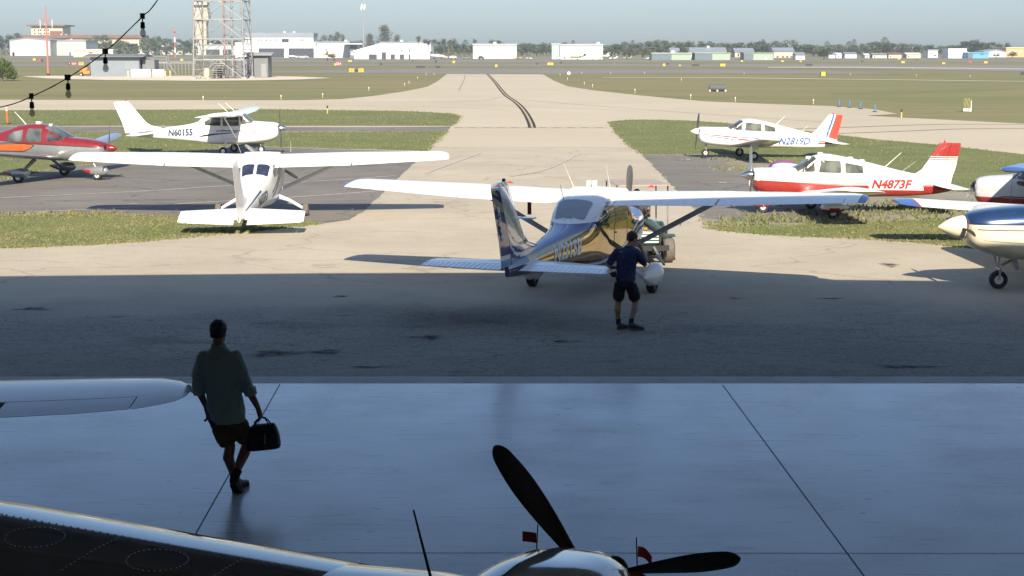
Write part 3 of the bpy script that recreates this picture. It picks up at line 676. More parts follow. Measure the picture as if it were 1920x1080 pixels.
def high_wing(root, c):
    g = c.get
    f = Fus(g('fus', HW)); mb = MB()
    f.body(mb, g('cuts', ()), g('matfn'))
    if g('decals'): g('decals')(mb, f)
    mb.build('fuselage', c['body'], root, 60)
    W_ = g('wing', HWW())
    for s in (1, -1):
        wg = make_wing(root, s, W_, c['wingmats'], (.62, 2.68), (2.70, 5.12), tipcut=g('tipcut'), ribs=g('ribs', False))
        mb = MB(); zc = wing_sec(W_, 2.6)
        mb.tube([(.55, s*.50, .74), (.42, s*2.58, zc[2]-.03)], .055, 10, flat=.45); mb.build('strut', c['strut'], root)
        mb = MB(); mb.tube([(.02, s*.40, .66), (.01, s*.80, .50), (0, s*1.22, .24)], [.075, .055, .045], 10, flat=.6); mb.build('main_gear_leg', c['strut'], root)
        make_wheel(root, (0, s*1.28, .21), .21, .17, g('tyre'))
        if g('pants'): ps = g('pantsize', (1.02,.30,.40,.31)); make_pant(root, (.04, s*1.28, ps[3]), ps[0], ps[1], ps[2], g('pants'))
    mb = MB(); mb.box((.95, -.5, 1.98), (-.55, .5, 2.03)) if False else None
    # cabin roof between the wings
    rz = g('roofdz', 0); panel(mb, [(-.52,.93,1.93+rz,1.60,.05,1),(0,.95,1.945+rz,1.62,.05,1.02),(.52,.93,1.93+rz,1.60,.05,1)], 0, .99, 0, .14); mb.build('cabin_roof', c['wingmats'], root, 40)
    mb = MB(); mb.tube([(1.72, 0, .80), (1.70, 0, .42)], .04, 8); mb.tube([(1.7, -.11, .42), (1.7, .11, .42)], .03, 8); mb.tube([(1.7, .10, .42), (1.7, .10, .2)], .025, 6); mb.tube([(1.7, -.10, .42), (1.7, -.10, .2)], .025, 6); mb.build('nose_gear_leg', M_steel, root)
    make_wheel(root, (1.7, 0, .185), .185, .14, g('tyre'))
    if g('pants'): make_pant(root, (1.74, 0, .32), .98, .30, .44, g('pants'))
    tail_plane(root, g('tail', HTAIL), c['wingmats'], ribs=g('ribs', False), horn=g('horn', False), root_gap=.12)
    fn, rd = make_fin(root, g('fin', HFIN), c['finmats'], c['rudmats'], matfn=g('finfn'), rud_from=1.16, rmatfn=g('rudfn'))
    mb = MB(); mb.lathe([(2.69, .03), (2.69+g('beaconh', .08), .032), (2.69+g('beaconh', .08)*1.4, .016)], 'Z', (-5.20, 0, 0), 10); mb.build('beacon', g('beacon', M_redlamp), fn)
    make_prop(root, (2.74, 0, g('hubz', 1.18)), g('proprad', .98), g('prop', [R(80), R(260)]), g('propmat', M_propgrey), g('spin', M_whitepaint), spin_len=g('spinlen', .34), wmax=g('propw', .15))
    gl = g('glass', M_glass)
    mb = MB(); top_decal(mb, f, rnd_poly([(1.38,-.46),(1.40,0),(1.38,.46),(.92,.44),(.90,0),(.92,-.44)], .05)); mb.build('windshield', gl, root, 60)
    for s in (1, -1):
        mb = MB(); side_decal(mb, f, rnd_poly([(1.30,1.50),(1.24,1.60),(.92,1.90),(.78,1.90),(.84,1.44)], .05), s); mb.build('windshield_side', gl, root, 60)
        mb = MB(); side_decal(mb, f, rnd_poly([(.72,1.38),(.72,1.88),(-.12,1.86),(-.12,1.40)], .07), s); mb.build('door_window', gl, root, 60)
        mb = MB(); side_decal(mb, f, rnd_poly([(-.22,1.41),(-.22,1.86),(-.66,1.84),(-1.08,1.62),(-1.05,1.45)], .07), s); mb.build('rear_side_window', gl, root, 60)
        mb = MB()
        pl = [(.78,.76),(.78,1.40),(-.17,1.40),(-.17,.76)]
        for a, b in zip(pl, pl[1:]+pl[:1]):
            side_decal(mb, f, [(a[0]-.006, a[1]-.006), (b[0]-.006, b[1]-.006), (b[0]+.006, b[1]+.006), (a[0]+.006, a[1]+.006)], s, .003, 0, .2)
        side_decal(mb, f, [(-.02,1.20),(-.02,1.23),(-.14,1.23),(-.14,1.20)], s, .012, 0)
        mb.build('door_seam', M_greyseam, root, 60)
    mb = MB(); rw = g('rearwin', [rnd_poly([(-1.05,-.36),(-1.0,0),(-1.05,.36),(-1.50,.30),(-1.52,0),(-1.50,-.30)], .06)])
    for p in rw: top_decal(mb, f, p, .014, 0, .05)
    mb.build('rear_window', g('rearglass', gl), root, 60)
    mb = MB()
    for s in (1, -1):
        mb = MB(); mb.lathe([(2.655, .085), (2.672, .085)], 'X', (0, s*.20, g('hubz', 1.18)+.09), 14); mb.build('cowl_inlet', M_dark, root)
    return f

# low-wing four-seater
LW = [(2.42,.84,1.40,.30,2.6),(2.34,.72,1.43,.42,3),(1.8,.59,1.45,.50,3.2),(1.06,.55,1.47,.55,3.4),(.8,.54,1.57,.55,3.3),(.35,.54,1.85,.56,3.2),(.0,.54,1.92,.56,3.2),(-.7,.55,1.84,.52,3),(-1.6,.58,1.66,.42,2.8),(-2.6,.61,1.44,.27,2.6),(-3.8,.69,1.22,.13,2.4),(-4.42,.79,1.07,.04,2)]
LFIN = [(1.02,-2.4,2.0),(1.22,-2.85,1.58),(1.34,-3.15,1.30),(1.50,-3.36,1.12),(1.8,-3.58,.96),(2.25,-3.92,.70),(2.30,-3.99,.58)]
def low_wing(root, c):
    g = c.get; f = Fus(g('fus', LW)); mb = MB()
    f.body(mb, g('cuts', ()), g('matfn'))
    if g('decals'): g('decals')(mb, f)
    mb.build('fuselage', c['body'], root, 60)
    W_ = g('wing', [(.42,.95,.66,1.85,.05,1),(.9,.78,.70,1.60,.05,1),(4.75,.78,1.14,1.60,.04,1),(4.95,.70,1.175,1.42,.03,.85),(5.08,.52,1.19,1.08,.02,.5)])
    flap, ail = g('flap', (.95, 2.7)), g('ail', (2.72, 4.6))
    gy = g('track', 1.5)
    for s in (1, -1):
        make_wing(root, s, W_, c['wingmats'], flap, ail, tipcut=g('tipcut'), t=.14)
        zc = wing_sec(W_, gy)[2]
        if g('geartype') == 'spring':
            mb = MB(); mb.tube([(.05, s*.55, .80), (.03, s*1.1, .55), (0, s*gy-.08*s, .30)], [.09, .07, .05], 10, flat=.6); mb.build('main_gear_leg', c['strut'], root)
        else:
            mb = MB(); mb.tube([(0, s*gy, zc), (0, s*gy, .24)], [.055, .04], 10); mb.box((-.20, s*gy-.06, zc-.26), (.20, s*gy+.06, zc)); mb.build('main_gear_leg', g('legmat', c['strut']), root)
        make_wheel(root, (0, s*(gy+.06), .21), .21, .16, g('tyre'))
        if g('pants'): make_pant(root, (.02, s*(gy+.06), .34), g('pantlen', 1.0), .28, .38, g('pants'), g('pants2'))
    nx = g('nosex', 2.03)
    mb = MB(); mb.tube([(nx-.25*(g('geartype') == 'spring'), 0, .82), (nx, 0, .40)], .038, 8); mb.tube([(nx, -.10, .42), (nx, .10, .42)], .028, 8); mb.tube([(nx, .10, .42), (nx, .10, .2)], .024, 6); mb.tube([(nx, -.10, .42), (nx, -.10, .2)], .024, 6); mb.build('nose_gear_leg', g('legmat', M_steel), root)
    make_wheel(root, (nx, 0, .19), .19, .14, g('tyre'))
    if g('pants') : make_pant(root, (nx+.0, 0, .34), g('pantlen', 1.0)*.95, .26, .38, g('pants'), g('pants2'))
    tail_plane(root, g('tail', [(.05,-3.78,1.0,.80,0,1),(1.62,-3.82,1.0,.74,0,.9),(1.70,-3.90,1.0,.58,0,.6)]), c['wingmats'], one=not g('elev'), t=.10, hinge=.6)
    fn, rd = make_fin(root, g('fin', LFIN), c['finmats'], c['rudmats'], matfn=g('finfn'), rud_from=g('rudfrom', 1.0), rmatfn=g('rudfn'))
    bz = g('fin', LFIN)[-1]; mb = MB(); mb.lathe([(bz[0]-.01, .03), (bz[0]+.06, .03), (bz[0]+.09, .015)], 'Z', (bz[1]-.15, 0, 0), 10); mb.build('beacon', g('beacon', M_redlamp), fn)
    hubz = g('hubz', 1.20); hx = g('hubx', 2.50)
    make_prop(root, (hx, 0, hubz), g('proprad', .93), g('prop', [R(85), R(265)]), g('propmat', M_propgrey), g('spin', M_whitepaint), spin_len=g('spinlen', .32), spin_r=g('spinr', .16))
    mb = MB()
    for s in (1, -1):
        mb = MB(); mb.lathe([(f.s1-.02, .075), (f.s1+.012, .075)], 'X', (0, s*.20, hubz+.05), 14); mb.build('cowl_inlet', M_dark, root)
    gl = g('glass', M_glass)
    mb = MB(); top_decal(mb, f, rnd_poly(g('ws', [(1.02,-.48),(1.06,-.03),(.42,-.03),(.36,-.42)]), .05)); top_decal(mb, f, rnd_poly([(a, -b) for a, b in g('ws', [(1.02,-.48),(1.06,-.03),(.42,-.03),(.36,-.42)])], .05)); mb.build('windshield', gl, root, 60)
    for s in (1, -1):
        for nm, pl in g('windows', [('windshield_side', [(1.0,1.36),(.96,1.46),(.44,1.80),(.42,1.38)]), ('door_window', [(.30,1.36),(.24,1.75),(-.52,1.72),(-.54,1.35)]), ('rear_side_window', [(-.68,1.35),(-.67,1.69),(-1.22,1.57),(-1.24,1.36)])]):
            mb = MB(); side_decal(mb, f, rnd_poly(pl, .06), s); mb.build(nm, gl, root, 60)
    return f
# ------------------------------------------------------------------ parked aircraft
M_mirrorblue = mat('mirror_blue', (.015,.036,.175), .025, spec=.9, ior=2.0, noise=.1, scale=.7)
M_mirrorsilver = mat('mirror_silver', (.80,.80,.78), .10, metal=.35, coat=1., noise=.12, scale=1.3)
M_mirrorgold = mat('mirror_gold', (.62,.47,.25), .05, metal=.92, noise=.14, scale=1.2)
M_bluewing = mat('blue_tip', (.05,.10,.30), .25, noise=.05)
M_letterwhite = mat('letter_white', (.75,.75,.75), .3, noise=.03)
M_lettergrey = mat('letter_greyblue', (.05,.075,.12), .4, noise=.05)
M_letterblue = mat('letter_blue', (.05,.11,.30), .4, noise=.05)
M_letterred = mat('letter_red', (.33,.035,.03), .4, noise=.05)
M_grey_strut = mat('grey_blue_strut', (.62,.66,.72), .3, noise=.05)
M_chrome = mat('chrome', (.72,.71,.70), .12, metal=1., noise=.03)
M_tape = mat('red_streamer', (.36,.04,.035), .6)

# 1. the blue and gold high-wing with its tail towards us
a = tag(empty('blue_gold_airplane', (1.631, 32.466, 0), 1.225, .013), 'mirror-glossed dark blue high-wing airplane with white wings, tail towards us, beside the man in navy', 'airplane')
def blue_mat(c):
    x, y, z = c
    if x < -.55 and x > -1.75 and z > 1.555 + (-.9-x)*-.02 and z > 1.56: return 1
    if x >= -.55 and x < .9 and z > 1.9: return 1
    if -4.2 < x < 1.3 and .80 < z < 1.2 + .07*(x+5) and abs(y) > .02: return 4
    return 0
def blue_decals(mb, f):
    for s in (-1, 1):
        lettering(mb, f, 'N2315B', s, -3.15 if s < 0 else -1.1, 1.02, .42, 1, .12, .014, .88)
        # pillar behind the cabin, white
        side_decal(mb, f, [(-1.62,1.60),(-1.2,1.66),(-1.0,1.66),(-.88,1.90),(-.55,1.94),(-.55,2.0),(-1.0,1.93),(-1.5,1.66)], s, .004, 1)
        # white and grey stripes that sweep up the cowl
        for dz, m_ in ((0, 1), (.14, 2), (.25, 1)):
            P = [(2.5,1.30-dz),(1.9,1.28-dz),(1.4,1.18-dz),(.9,1.0-dz),(.4,.84-dz*.7),(.4,.80-dz*.7),(.9,.94-dz),(1.4,1.11-dz),(1.9,1.21-dz),(2.5,1.23-dz)]
            side_decal(mb, f, P, s, .004, m_)
        side_decal(mb, f, [(2.62,1.02),(1.2,.86),(-1,.74),(-2.6,.84),(-2.6,.82),(-1,.68),(1.2,.72),(2.62,.93)], s, .004, 1)
        # sweeping stripes ahead of the fin
        for k in (1,):
            P = [(-4.9,1.17+.03*k*0-.05*k),(-4.0,1.25-.05*k),(-3.2,1.335-.06*k),(-2.5,1.385-.06*k),(-2.5,1.36-.06*k),(-3.2,1.30-.06*k),(-4.0,1.215-.05*k),(-4.9,1.145-.05*k)]
            side_decal(mb, f, P, s, .004, 2 if k else 1)
        for q in ((-.17,.78,1.40),(.78,.78,1.36)):
            side_decal(mb, f, [(q[0]-.008,q[1]),(q[0]+.008,q[1]),(q[0]+.008,q[2]),(q[0]-.008,q[2])], s, .0055, 3)
def blue_fin(c):
    x, y, z = c
    v = z - 1.30 - max(0, (-3.9 - x))*.0 + max(0, (x+4.2))*.10
    e = 1.40 + max(0, -x-4.45)**2*.8
    k = z - e
    if k < -.10: return 0
    if k < -.04: return 1
    if k < .02: return 0
    if k < .10: return 2
    if k < .15: return 0
    return 2
def blue_rud(c):
    x, y, z = c; k = z - 1.45 - .0
    if z > 2.56: return 2
    te = x - (-4.0 - z*.50)
    if k < -.12: return 0
    if -.12 <= k < -.03: return 1
    if k > .25 and te > .06 and z < 2.56: return 0
    return 0
fb = high_wing(a, dict(wing=HWW(-.06), body=[M_mirrorblue, M_whitepaint, M_silver, M_dark, M_mirrorgold], wingmats=[M_whitepaint, M_bluewing], tipcut=5.30, strut=M_grey_strut, finmats=[M_mirrorblue, M_whitepaint, M_mirrorsilver], rudmats=[M_mirrorblue, M_whitepaint, M_mirrorsilver],
    cuts=[((0,0,1.56),(0,0,1)), ((-.55,0,0),(1,0,0)), ((-1.75,0,0),(1,0,0)), ((.9,0,0),(1,0,0)), ((0,0,1.9),(0,0,1)), ((-5,0,1.2),(-.07,0,1)), ((0,0,.80),(0,0,1)), ((-4.2,0,0),(1,0,0)), ((1.3,0,0),(1,0,0))], matfn=blue_mat, decals=blue_decals, finfn=blue_fin, rudfn=blue_rud, pants=M_whitepaint, pantsize=(1.12,.37,.50,.34), ribs=True,
    prop=[R(92), R(212), R(332)], hubz=1.30, proprad=1.04, beaconh=.04, rearglass=M_shadeglass, spin=M_whitepaint, beacon=M_dark, glass=mat('mirror_glass', (.10,.11,.09), .03, spec=1., ior=1.8, noise=.3, scale=1.5)))
# lettering down the rudder
V, F = text2d('SKYLANE', .20, 0, .006, .8)
for s in (1, -1):
    mb = MB(); VV = []
    for x, y in V:
        z = 2.30 - x*.95
        te = float(np.interp(z, [q[0] for q in HFIN], [q[1]-q[2] for q in HFIN]))
        VV.append((te + .10 + y*.75, s*(.028 + .02*y), z - .12*y))
    mb.add(VV, F); rd = [o for o in a.children if o.name.startswith('rudder')][0]; mb.build('rudder_lettering', M_letterwhite, rd, 0, recalc=False)
whip(a, (-.1,.35,2.10), (-.55,.42,2.62)); whip(a, (-.1,-.42,2.10), (-.55,-.46,2.60)); whip(a, (-.95,.28,1.9), (-1.15,.30,2.25), .008, M_dark); 
whip(a, (-4.93,.02,2.55), (-5.35,.12,2.40), .006, M_dark, 'static_wick')
mb = MB(); mb.box((.35,.05,2.07),(.55,.10,2.20)); mb.box((.35,.17,2.07),(.55,.22,2.20)); mb.build('antenna_fin', M_offwhite, a)
mb = MB(); mb.box((-4.2,-.25,1.95),(-4.38,-.02,1.975)); mb.box((-4.2,.25,1.95),(-4.38,.02,1.975)); mb.build('fin_vane', M_whitepaint, a)
for s, yy in ((1, 1.9), (-1, 1.15)):
    mb = MB(); mb.prism([(s*yy-.09,2.10),(s*yy+.09,2.10),(s*yy,2.15)], .33, .36, 0, 'X'); mb.build('fuel_cap', M_tape, a)
mb = MB(); mb.box((-.02,1.30,1.50),(.0,1.38,1.80)); mb.build('remove_before_flight_streamer', M_tape, a)

# 2. white high-wing sitting on its tail, seen from behind
b = tag(empty('white_airplane', (-7.36, 47.0, 0), 1.606, .115), 'white high-wing airplane seen from directly behind, sitting tail-low at the grass verge', 'airplane')
def w2_decals(mb, f):
    for s in (-1, 1):
        lettering(mb, f, 'N655FD', s, -2.9 if s < 0 else -1.1, .95, .40, 1, .1, .014, .76)
        for z0 in (0, .14):
            side_decal(mb, f, [(-1.3,.92+z0),(-.2,1.20+z0),(.9,1.28+z0),(.9,1.24+z0),(-.2,1.13+z0),(-1.3,.86+z0)], s, .004, 1)
        side_decal(mb, f, [(-2.4,1.36),(-3.6,1.25),(-4.4,1.2),(-4.4,1.17),(-3.6,1.21),(-2.4,1.30)], s, .004, 1)
W2 = HWW(-.20)
HW2 = [(x, zb, zt if zt < 1.6 else 1.6 + (zt-1.6)*.68, w_, n_) for x, zb, zt, w_, n_ in HW]
high_wing(b, dict(body=[M_offwhite, M_lettergrey], wingmats=[M_whitepaint, M_whitepaint], strut=M_grey_strut, finmats=[M_offwhite, M_lettergrey], rudmats=[M_offwhite], decals=w2_decals, wing=W2, fus=HW2, roofdz=-.14, fin=[(z+max(0, z-1.6)*.10, sl, c_) for z, sl, c_ in HFIN], tail=[(.06,-3.75,1.11,1.22,.20,1),(1.55,-4.05,1.11,.80,.16,.9),(1.66,-4.12,1.11,.66,.14,.7)], prop=[R(35), R(215)], horn=True, tyre=M_tan_rubber,
    rearglass=mat('rear_glass_navy', (.035,.045,.085), .08, noise=.2), rearwin=[rnd_poly([(-1.0,.04),(-1.0,.40),(-1.50,.36),(-1.52,.04)], .07), rnd_poly([(-1.0,-.04),(-1.0,-.40),(-1.50,-.36),(-1.52,-.04)], .07)]))
whip(b, (-.1,.55,2.04), (-.45,.62,2.45), .006); whip(b, (-.1,-.9,2.05), (-.45,-.95,2.45), .006)
mb = MB(); mb.box((-.02,2.9,1.62),(.0,2.95,1.84)); mb.build('pitot_cover', M_tape, b)

b.scale = (1, 1, .94)
# 3. white high-wing N60155, side on
c = tag(empty('white_airplane', (-13.25, 75.0, 0), -.035, .03), 'white high-wing airplane lettered N60155, parked side-on facing right', 'airplane')
def w3_decals(mb, f):
    for s in (-1, 1):
        lettering(mb, f, 'N60155', s, -3.05 if s < 0 else -1.0, .98, .44, 1, .08, .022, .92)
        side_decal(mb, f, [(2.4,1.02),(1.2,1.13),(.2,1.18),(-.5,1.18),(-.5,1.14),(.2,1.13),(1.2,1.095),(2.4,1.0)], s, .004, 2)
        side_decal(mb, f, [(.6,1.09),(-.4,1.05),(-1.1,.93),(-.4,.98),(.6,1.05)], s, .004, 3)
        side_decal(mb, f, [(-.4,1.06),(-1.1,1.0),(-1.5,.88),(-.9,.92),(-.4,1.03)], s, .004, 2)
        side_decal(mb, f, [(-1.6,1.50),(-3.0,1.36),(-4.2,1.22),(-4.5,1.21),(-3.0,1.33),(-1.6,1.47)], s, .004, 3)
        side_decal(mb, f, [(-3.6,1.25),(-4.6,1.20),(-4.75,1.14),(-4.3,1.16),(-3.6,1.22)], s, .004, 2)
W3 = HWW(-.04)
high_wing(c, dict(body=[M_whitepaint, M_lettergrey, M_dark, M_letterblue], wingmats=[M_whitepaint, M_whitepaint], strut=M_offwhite, finmats=[M_whitepaint, M_letterblue, M_dark], rudmats=[M_whitepaint], decals=w3_decals, wing=W3, prop=[R(88), R(268)], spin=M_chrome, spinlen=.42, glass=M_glass_lit, propw=.12))
whip(c, (.1,-.25,2.08), (-.35,-.3,2.50), .014); whip(c, (.35,.25,2.08), (-.10,.3,2.50), .014)

c.scale = (.905, .95, .95)
# 4. brown high-wing in the hangar below us, nose to the opening
M_browngloss = mat('dark_brown_gloss', (.10,.068,.034), .10, spec=.6, coat=.6, noise=.15, scale=2)
M_whitecowl = mat('white_cowl', (.62,.61,.58), .10, spec=.6, coat=.8, noise=.04)
hd = 1.155; lex, ley = -.40, 7.0
HWN = [(x, zb + .14*max(0, min(1, (x-1.2)/.8)), zt + .19*max(0, min(1, (x-1.0)/.7)), w_, n_) for x, zb, zt, w_, n_ in HW]
d = tag(empty('brown_white_airplane', (-.63, 6.80, FLOOR), 1.155, 0, .985), 'dark brown and white high-wing airplane close below us, with a black three-bladed propeller', 'airplane')
W4 = HWW(0)
def brown_mat(c): return 1 if (c[0] > 1.38 and abs(c[1]) < 2 and not (abs(c[1]-.20) < .085)) else 0
high_wing(d, dict(body=[M_browngloss, M_whitecowl], wingmats=[M_browngloss, M_browngloss], strut=M_browngloss, finmats=[M_browngloss], rudmats=[M_browngloss], wing=W4, cuts=[((1.38,0,0),(1,0,0)), ((0,.115,0),(0,1,0)), ((0,.285,0),(0,1,0))], matfn=brown_mat,
    fus=HWN, hubz=1.42, prop=[R(50), R(166), R(285)], propmat=M_prop, spin=M_whitecowl, propw=.155))
whip(d, (.45,-.10,2.06), (.30,-.07,2.50), .009, M_dark)
M_leading = mat('polished_leading_edge', (.70,.70,.70), .12, metal=.6, noise=.05)
# rivets and round tank panels on the left wing
mb = MB()
def wtop(secs, x, y, t=.13):
    q = wing_sec(secs, y); c_ = q[3]; p = foil(t*q[5], 0, 1, 40)
    up = p[:41][::-1]; h = float(np.interp(x, [u[0] for u in up], [u[1] for u in up]))
    return Vector((q[1]-x*c_, y, q[2]+h*c_-q[4]*x))
for k in range(95):
    y = .6 + k*.048
    for xx in (.27,): mb.ell(wtop(W4, xx, y) + Vector((0,0,.001)), (.006,.006,.003), 0, 6, 3)
for y in (1.0, 1.75, 2.55, 3.35, 4.1):
    for k in range(16): mb.ell(wtop(W4, .27+k*.02, y) + Vector((0,0,.001)), (.006,.006,.003), 0, 6, 3)
for y in (1.38, 2.15, 3.0, 3.75):
    for k in range(34):
        t = 2*math.pi*k/34; mb.ell(wtop(W4, .40 + .085*math.sin(t), y + .16*math.cos(t)) + Vector((0,0,.001)), (.006,.006,.003), 0, 6, 3)
M_rivet = mat('bright_rivet', (.30,.30,.31), .35, metal=.3)
wl = [o for o in d.children if o.name.startswith('wing')][0]
wl.data.materials.append(M_rivet); ri = len(wl.data.materials) - 1     # rivets belong to the wing skin
bm_r = bmesh.new(); bm_r.from_mesh(wl.data); vr = [bm_r.verts.new(p) for p in mb.v]
for f in mb.f:
    nf = bm_r.faces.new([vr[i] for i in f]); nf.material_index = ri; nf.smooth = True
bm_r.to_mesh(wl.data); bm_r.free()
mb = MB(); p = wtop(W4, .36, 3.35); mb.lathe([(p.z-.01, .05), (p.z+.03, .045), (p.z+.035, .02)], 'Z', (p.x, p.y, 0), 14); mb.build('fuel_cap', M_tape, wl)
# red warning flags standing in the cowl inlets
for s, lean in ((1, 0), (-1, .04)):
    fl = tag(empty('warning_flag', (0, 0, 0)), 'small red warning flag at the left cowl inlet of the brown airplane' if s > 0 else 'small red warning flag at the right cowl inlet, against the black blade', 'flag', 'flags on the cowl plugs')
    fl.matrix_world = Matrix.Translation(d.location) @ Matrix.Rotation(hd, 4, 'Z') @ Matrix.Scale(.985, 4) @ Matrix.Translation((2.70, s*.33, 1.55))
    mb = MB(); mb.tube([(0,0,-.06), (0, -s*.01, .165)], .004, 6); mb.build('stick', M_dark, fl)
    mb = MB(); rs = []
    n = 8
    for i in range(n+1):
        t = i/n; y = t*.092*(1 if s > 0 else -1); wv = .012*math.sin(t*4)*(1 if s < 0 else .3); drop = (.05*t*t if s < 0 else 0)
        rs.append([(wv, y, .045-drop), (wv, y, .11-drop), (wv+.002, y, .11-drop), (wv+.002, y, .045-drop)])
    mb.rings(rs); mb.build('cloth', mat('flag_red', (.42,.03,.02), .7), fl)
    mb = MB(); mb.ell((-.02, 0, -.10), (.05,.085,.055), 0, 14, 8); mb.build('inlet_plug', mat('plug_foam', (.30,.03,.03), .8), fl)

# 5. low-wing in the hangar at left: its right wing reaches into view
e = tag(empty('white_airplane', (-8.28, 15.35, FLOOR), R(90)), 'white low-wing airplane inside the hangar, only its wing reaching in beside the walking man', 'airplane')
WB = [(.42,.95,1.03,2.1,-.02,.6),(4.2,.72,1.16,1.55,-.02,.6),(4.75,.66,1.18,1.36,-.02,.55),(4.93,.57,1.182,1.12,-.02,.45),(5.05,.42,1.18,.76,-.01,.35),(5.10,.25,1.175,.36,-.01,.25)]
low_wing(e, dict(body=[M_offwhite, M_letterblue], wingmats=[mat('hangar_white', (.66,.67,.69), .28, spec=.6, coat=.3, noise=.03), M_blue], strut=M_offwhite, finmats=[M_offwhite], rudmats=[M_offwhite], wing=WB, flap=(.7, 3.43), ail=(3.46, 4.70)))
rw = [o for o in e.children if o.name.startswith('wing')][1]
mb = MB(); q = wing_sec(WB, 3.40); mb.tube([(q[1]-q[3]*.93, -3.40, q[2]-.03), (q[1]-q[3]*1.0, -3.40, q[2]-.20)], [.05, .022], 8, flat=.5); mb.build('hinge_arm', M_cream, rw)
mb = MB(); mb.limb([(.34,-5.06,1.165), (.20,-5.115,1.165)], [.018,.014], 10); mb.build('nav_light', M_steel, rw)

# 6. red over silver low-wing with wheel spats, left edge
M_redmet = mat('red_metallic', (.25,.022,.024), .22, metal=.25, coat=.6, noise=.06)
M_silvermet = mat('silver_metallic', (.33,.33,.32), .24, metal=.5, coat=.5, noise=.04)
SRF = [(2.72,1.00,1.36,.26,2.4),(2.62,.90,1.42,.40,2.6),(2.0,.76,1.55,.52,2.8),(1.30,.72,1.62,.60,2.9),(.95,.72,1.78,.62,2.7),(.45,.72,2.02,.62,2.5),(.0,.74,2.10,.61,2.4),(-.6,.76,2.06,.58,2.4),(-1.3,.80,1.86,.50,2.4),(-2.2,.88,1.58,.34,2.4),(-3.4,1.0,1.34,.18,2.3),(-4.4,1.08,1.22,.06,2)]
g6 = tag(empty('red_silver_airplane', (-17.75, 60.4, 0), -.225, -.0), 'red over silver low-wing airplane with faired wheels at the left edge', 'airplane')
def sr_decals(mb, f):
    for s in (-1, 1):
        side_decal(mb, f, [(2.68,1.262),(1.0,1.335),(-.9,1.416),(-3.2,1.30),(-3.2,1.275),(-.9,1.39),(1.0,1.308),(2.68,1.235)], s, .005, 2)
        side_decal(mb, f, rnd_poly([(.1,1.33),(-.5,1.38),(-1.9,1.33),(-1.9,1.05),(-.4,1.06),(-.05,1.2)], .08), s, .004, 3)
        side_decal(mb, f, rnd_poly([(.04,1.315),(-.5,1.355),(-1.9,1.30),(-1.9,1.08),(-.4,1.09),(-.1,1.2)], .08), s, .008, 4)
        side_decal(mb, f, [(.66,1.45),(.66,1.92),(.64,1.92),(.64,1.45)], s, .004, 3)
WS = [(.5,1.05,.86,1.50,.05,1),(4.6,.80,1.27,1.02,.04,1),(5.2,.72,1.36,.86,.03,.9),(5.45,.60,1.42,.62,.02,.7),(5.55,.45,1.45,.4,.01,.5)]
low_wing(g6, dict(fus=SRF, body=[M_redmet, M_silvermet, M_dark, M_dark, mat('orange_panel', (.50,.12,.03), .3, coat=.4)], cuts=[((1.0,0,1.33),(.043,0,1))], matfn=lambda q: 0 if q[2] > 1.33-(q[0]-1.0)*.043 else 1,
    decals=sr_decals, wingmats=[M_silvermet, M_silvermet], strut=M_silvermet, finmats=[M_redmet], rudmats=[M_redmet], wing=WS, flap=(.8,3.0), ail=(3.02,4.6), pants=M_silvermet, pants2=(M_red, lambda x, z: x < -.25 and z < .06), pantlen=1.15, geartype='spring', track=1.66, nosex=2.28,
    hubz=1.20, hubx=2.80, prop=[R(84), R(204), R(324)], spin=M_redmet, spinlen=.34, glass=mat('clear_canopy', (.17,.19,.18), .05, spec=.8, noise=.5, scale=1.1),
    ws=[(1.22,-.52),(1.30,-.02),(.50,-.02),(.42,-.40)], fin=[(1.15,-2.7,1.9),(1.35,-3.2,1.3),(1.6,-3.5,1.0),(2.6,-4.2,.6),(2.68,-4.3,.45)],
    windows=[('windshield_side', [(1.22,1.50),(1.10,1.64),(.62,1.96),(.56,1.46)]), ('door_window', [(.38,1.44),(.34,1.92),(-.22,1.93),(-.28,1.43)]), ('rear_side_window', [(-.42,1.44),(-.42,1.88),(-.85,1.80),(-1.15,1.58),(-1.1,1.46)])], elev=True))
whip(g6, (-.55,.0,2.04), (-1.05,.05,2.52), .016); mb = MB(); mb.box((-.12,-.08,2.08),(.06,.08,2.17)); mb.box((.40,-.05,2.02),(.52,.05,2.09)); mb.build('antenna_fin', M_offwhite, g6)
mb = MB(); mb.box((-.10,5.0,1.06),(.02,5.02,1.30)); mb.build('tie_down_strap', M_tape, g6)

# 7. white low-wing N2819D
M_stripe_red = mat('stripe_red', (.50,.06,.04), .35, noise=.05)
h7 = tag(empty('white_airplane', (10.52, 71.9, 0), 3.225, .045, .925), 'white low-wing airplane lettered N2819D, red rudder, parked on the right lawn', 'airplane')
def d7(mb, f):
    for s in (1, -1):
        lettering(mb, f, 'N2819D', s, -1.42 if s > 0 else -3.6, .76, .46, 1, .22, .010, .98, rise=.03)
        side_decal(mb, f, [(2.36,1.11),(1.7,1.10),(.74,1.05),(.60,.97),(-.7,.91),(-.7,.82),(.55,.89),(.70,.98),(1.7,1.05),(2.36,1.075)], s, .004, 2)
        side_decal(mb, f, [(2.36,1.05),(1.7,1.02),(.8,.94),(.8,.88),(1.7,.98),(2.36,1.025)], s, .004, 1)
        side_decal(mb, f, [(.7,1.07),(-.4,1.03),(-1.35,1.02),(-1.35,.97),(-.4,.98),(.7,1.02)], s, .004, 1)
        side_decal(mb, f, [(-3.45,1.00),(-4.2,1.03),(-4.2,.98),(-3.45,.95)], s, .004, 1); side_decal(mb, f, [(-3.45,.92),(-4.25,.95),(-4.25,.87),(-3.45,.84)], s, .004, 2)
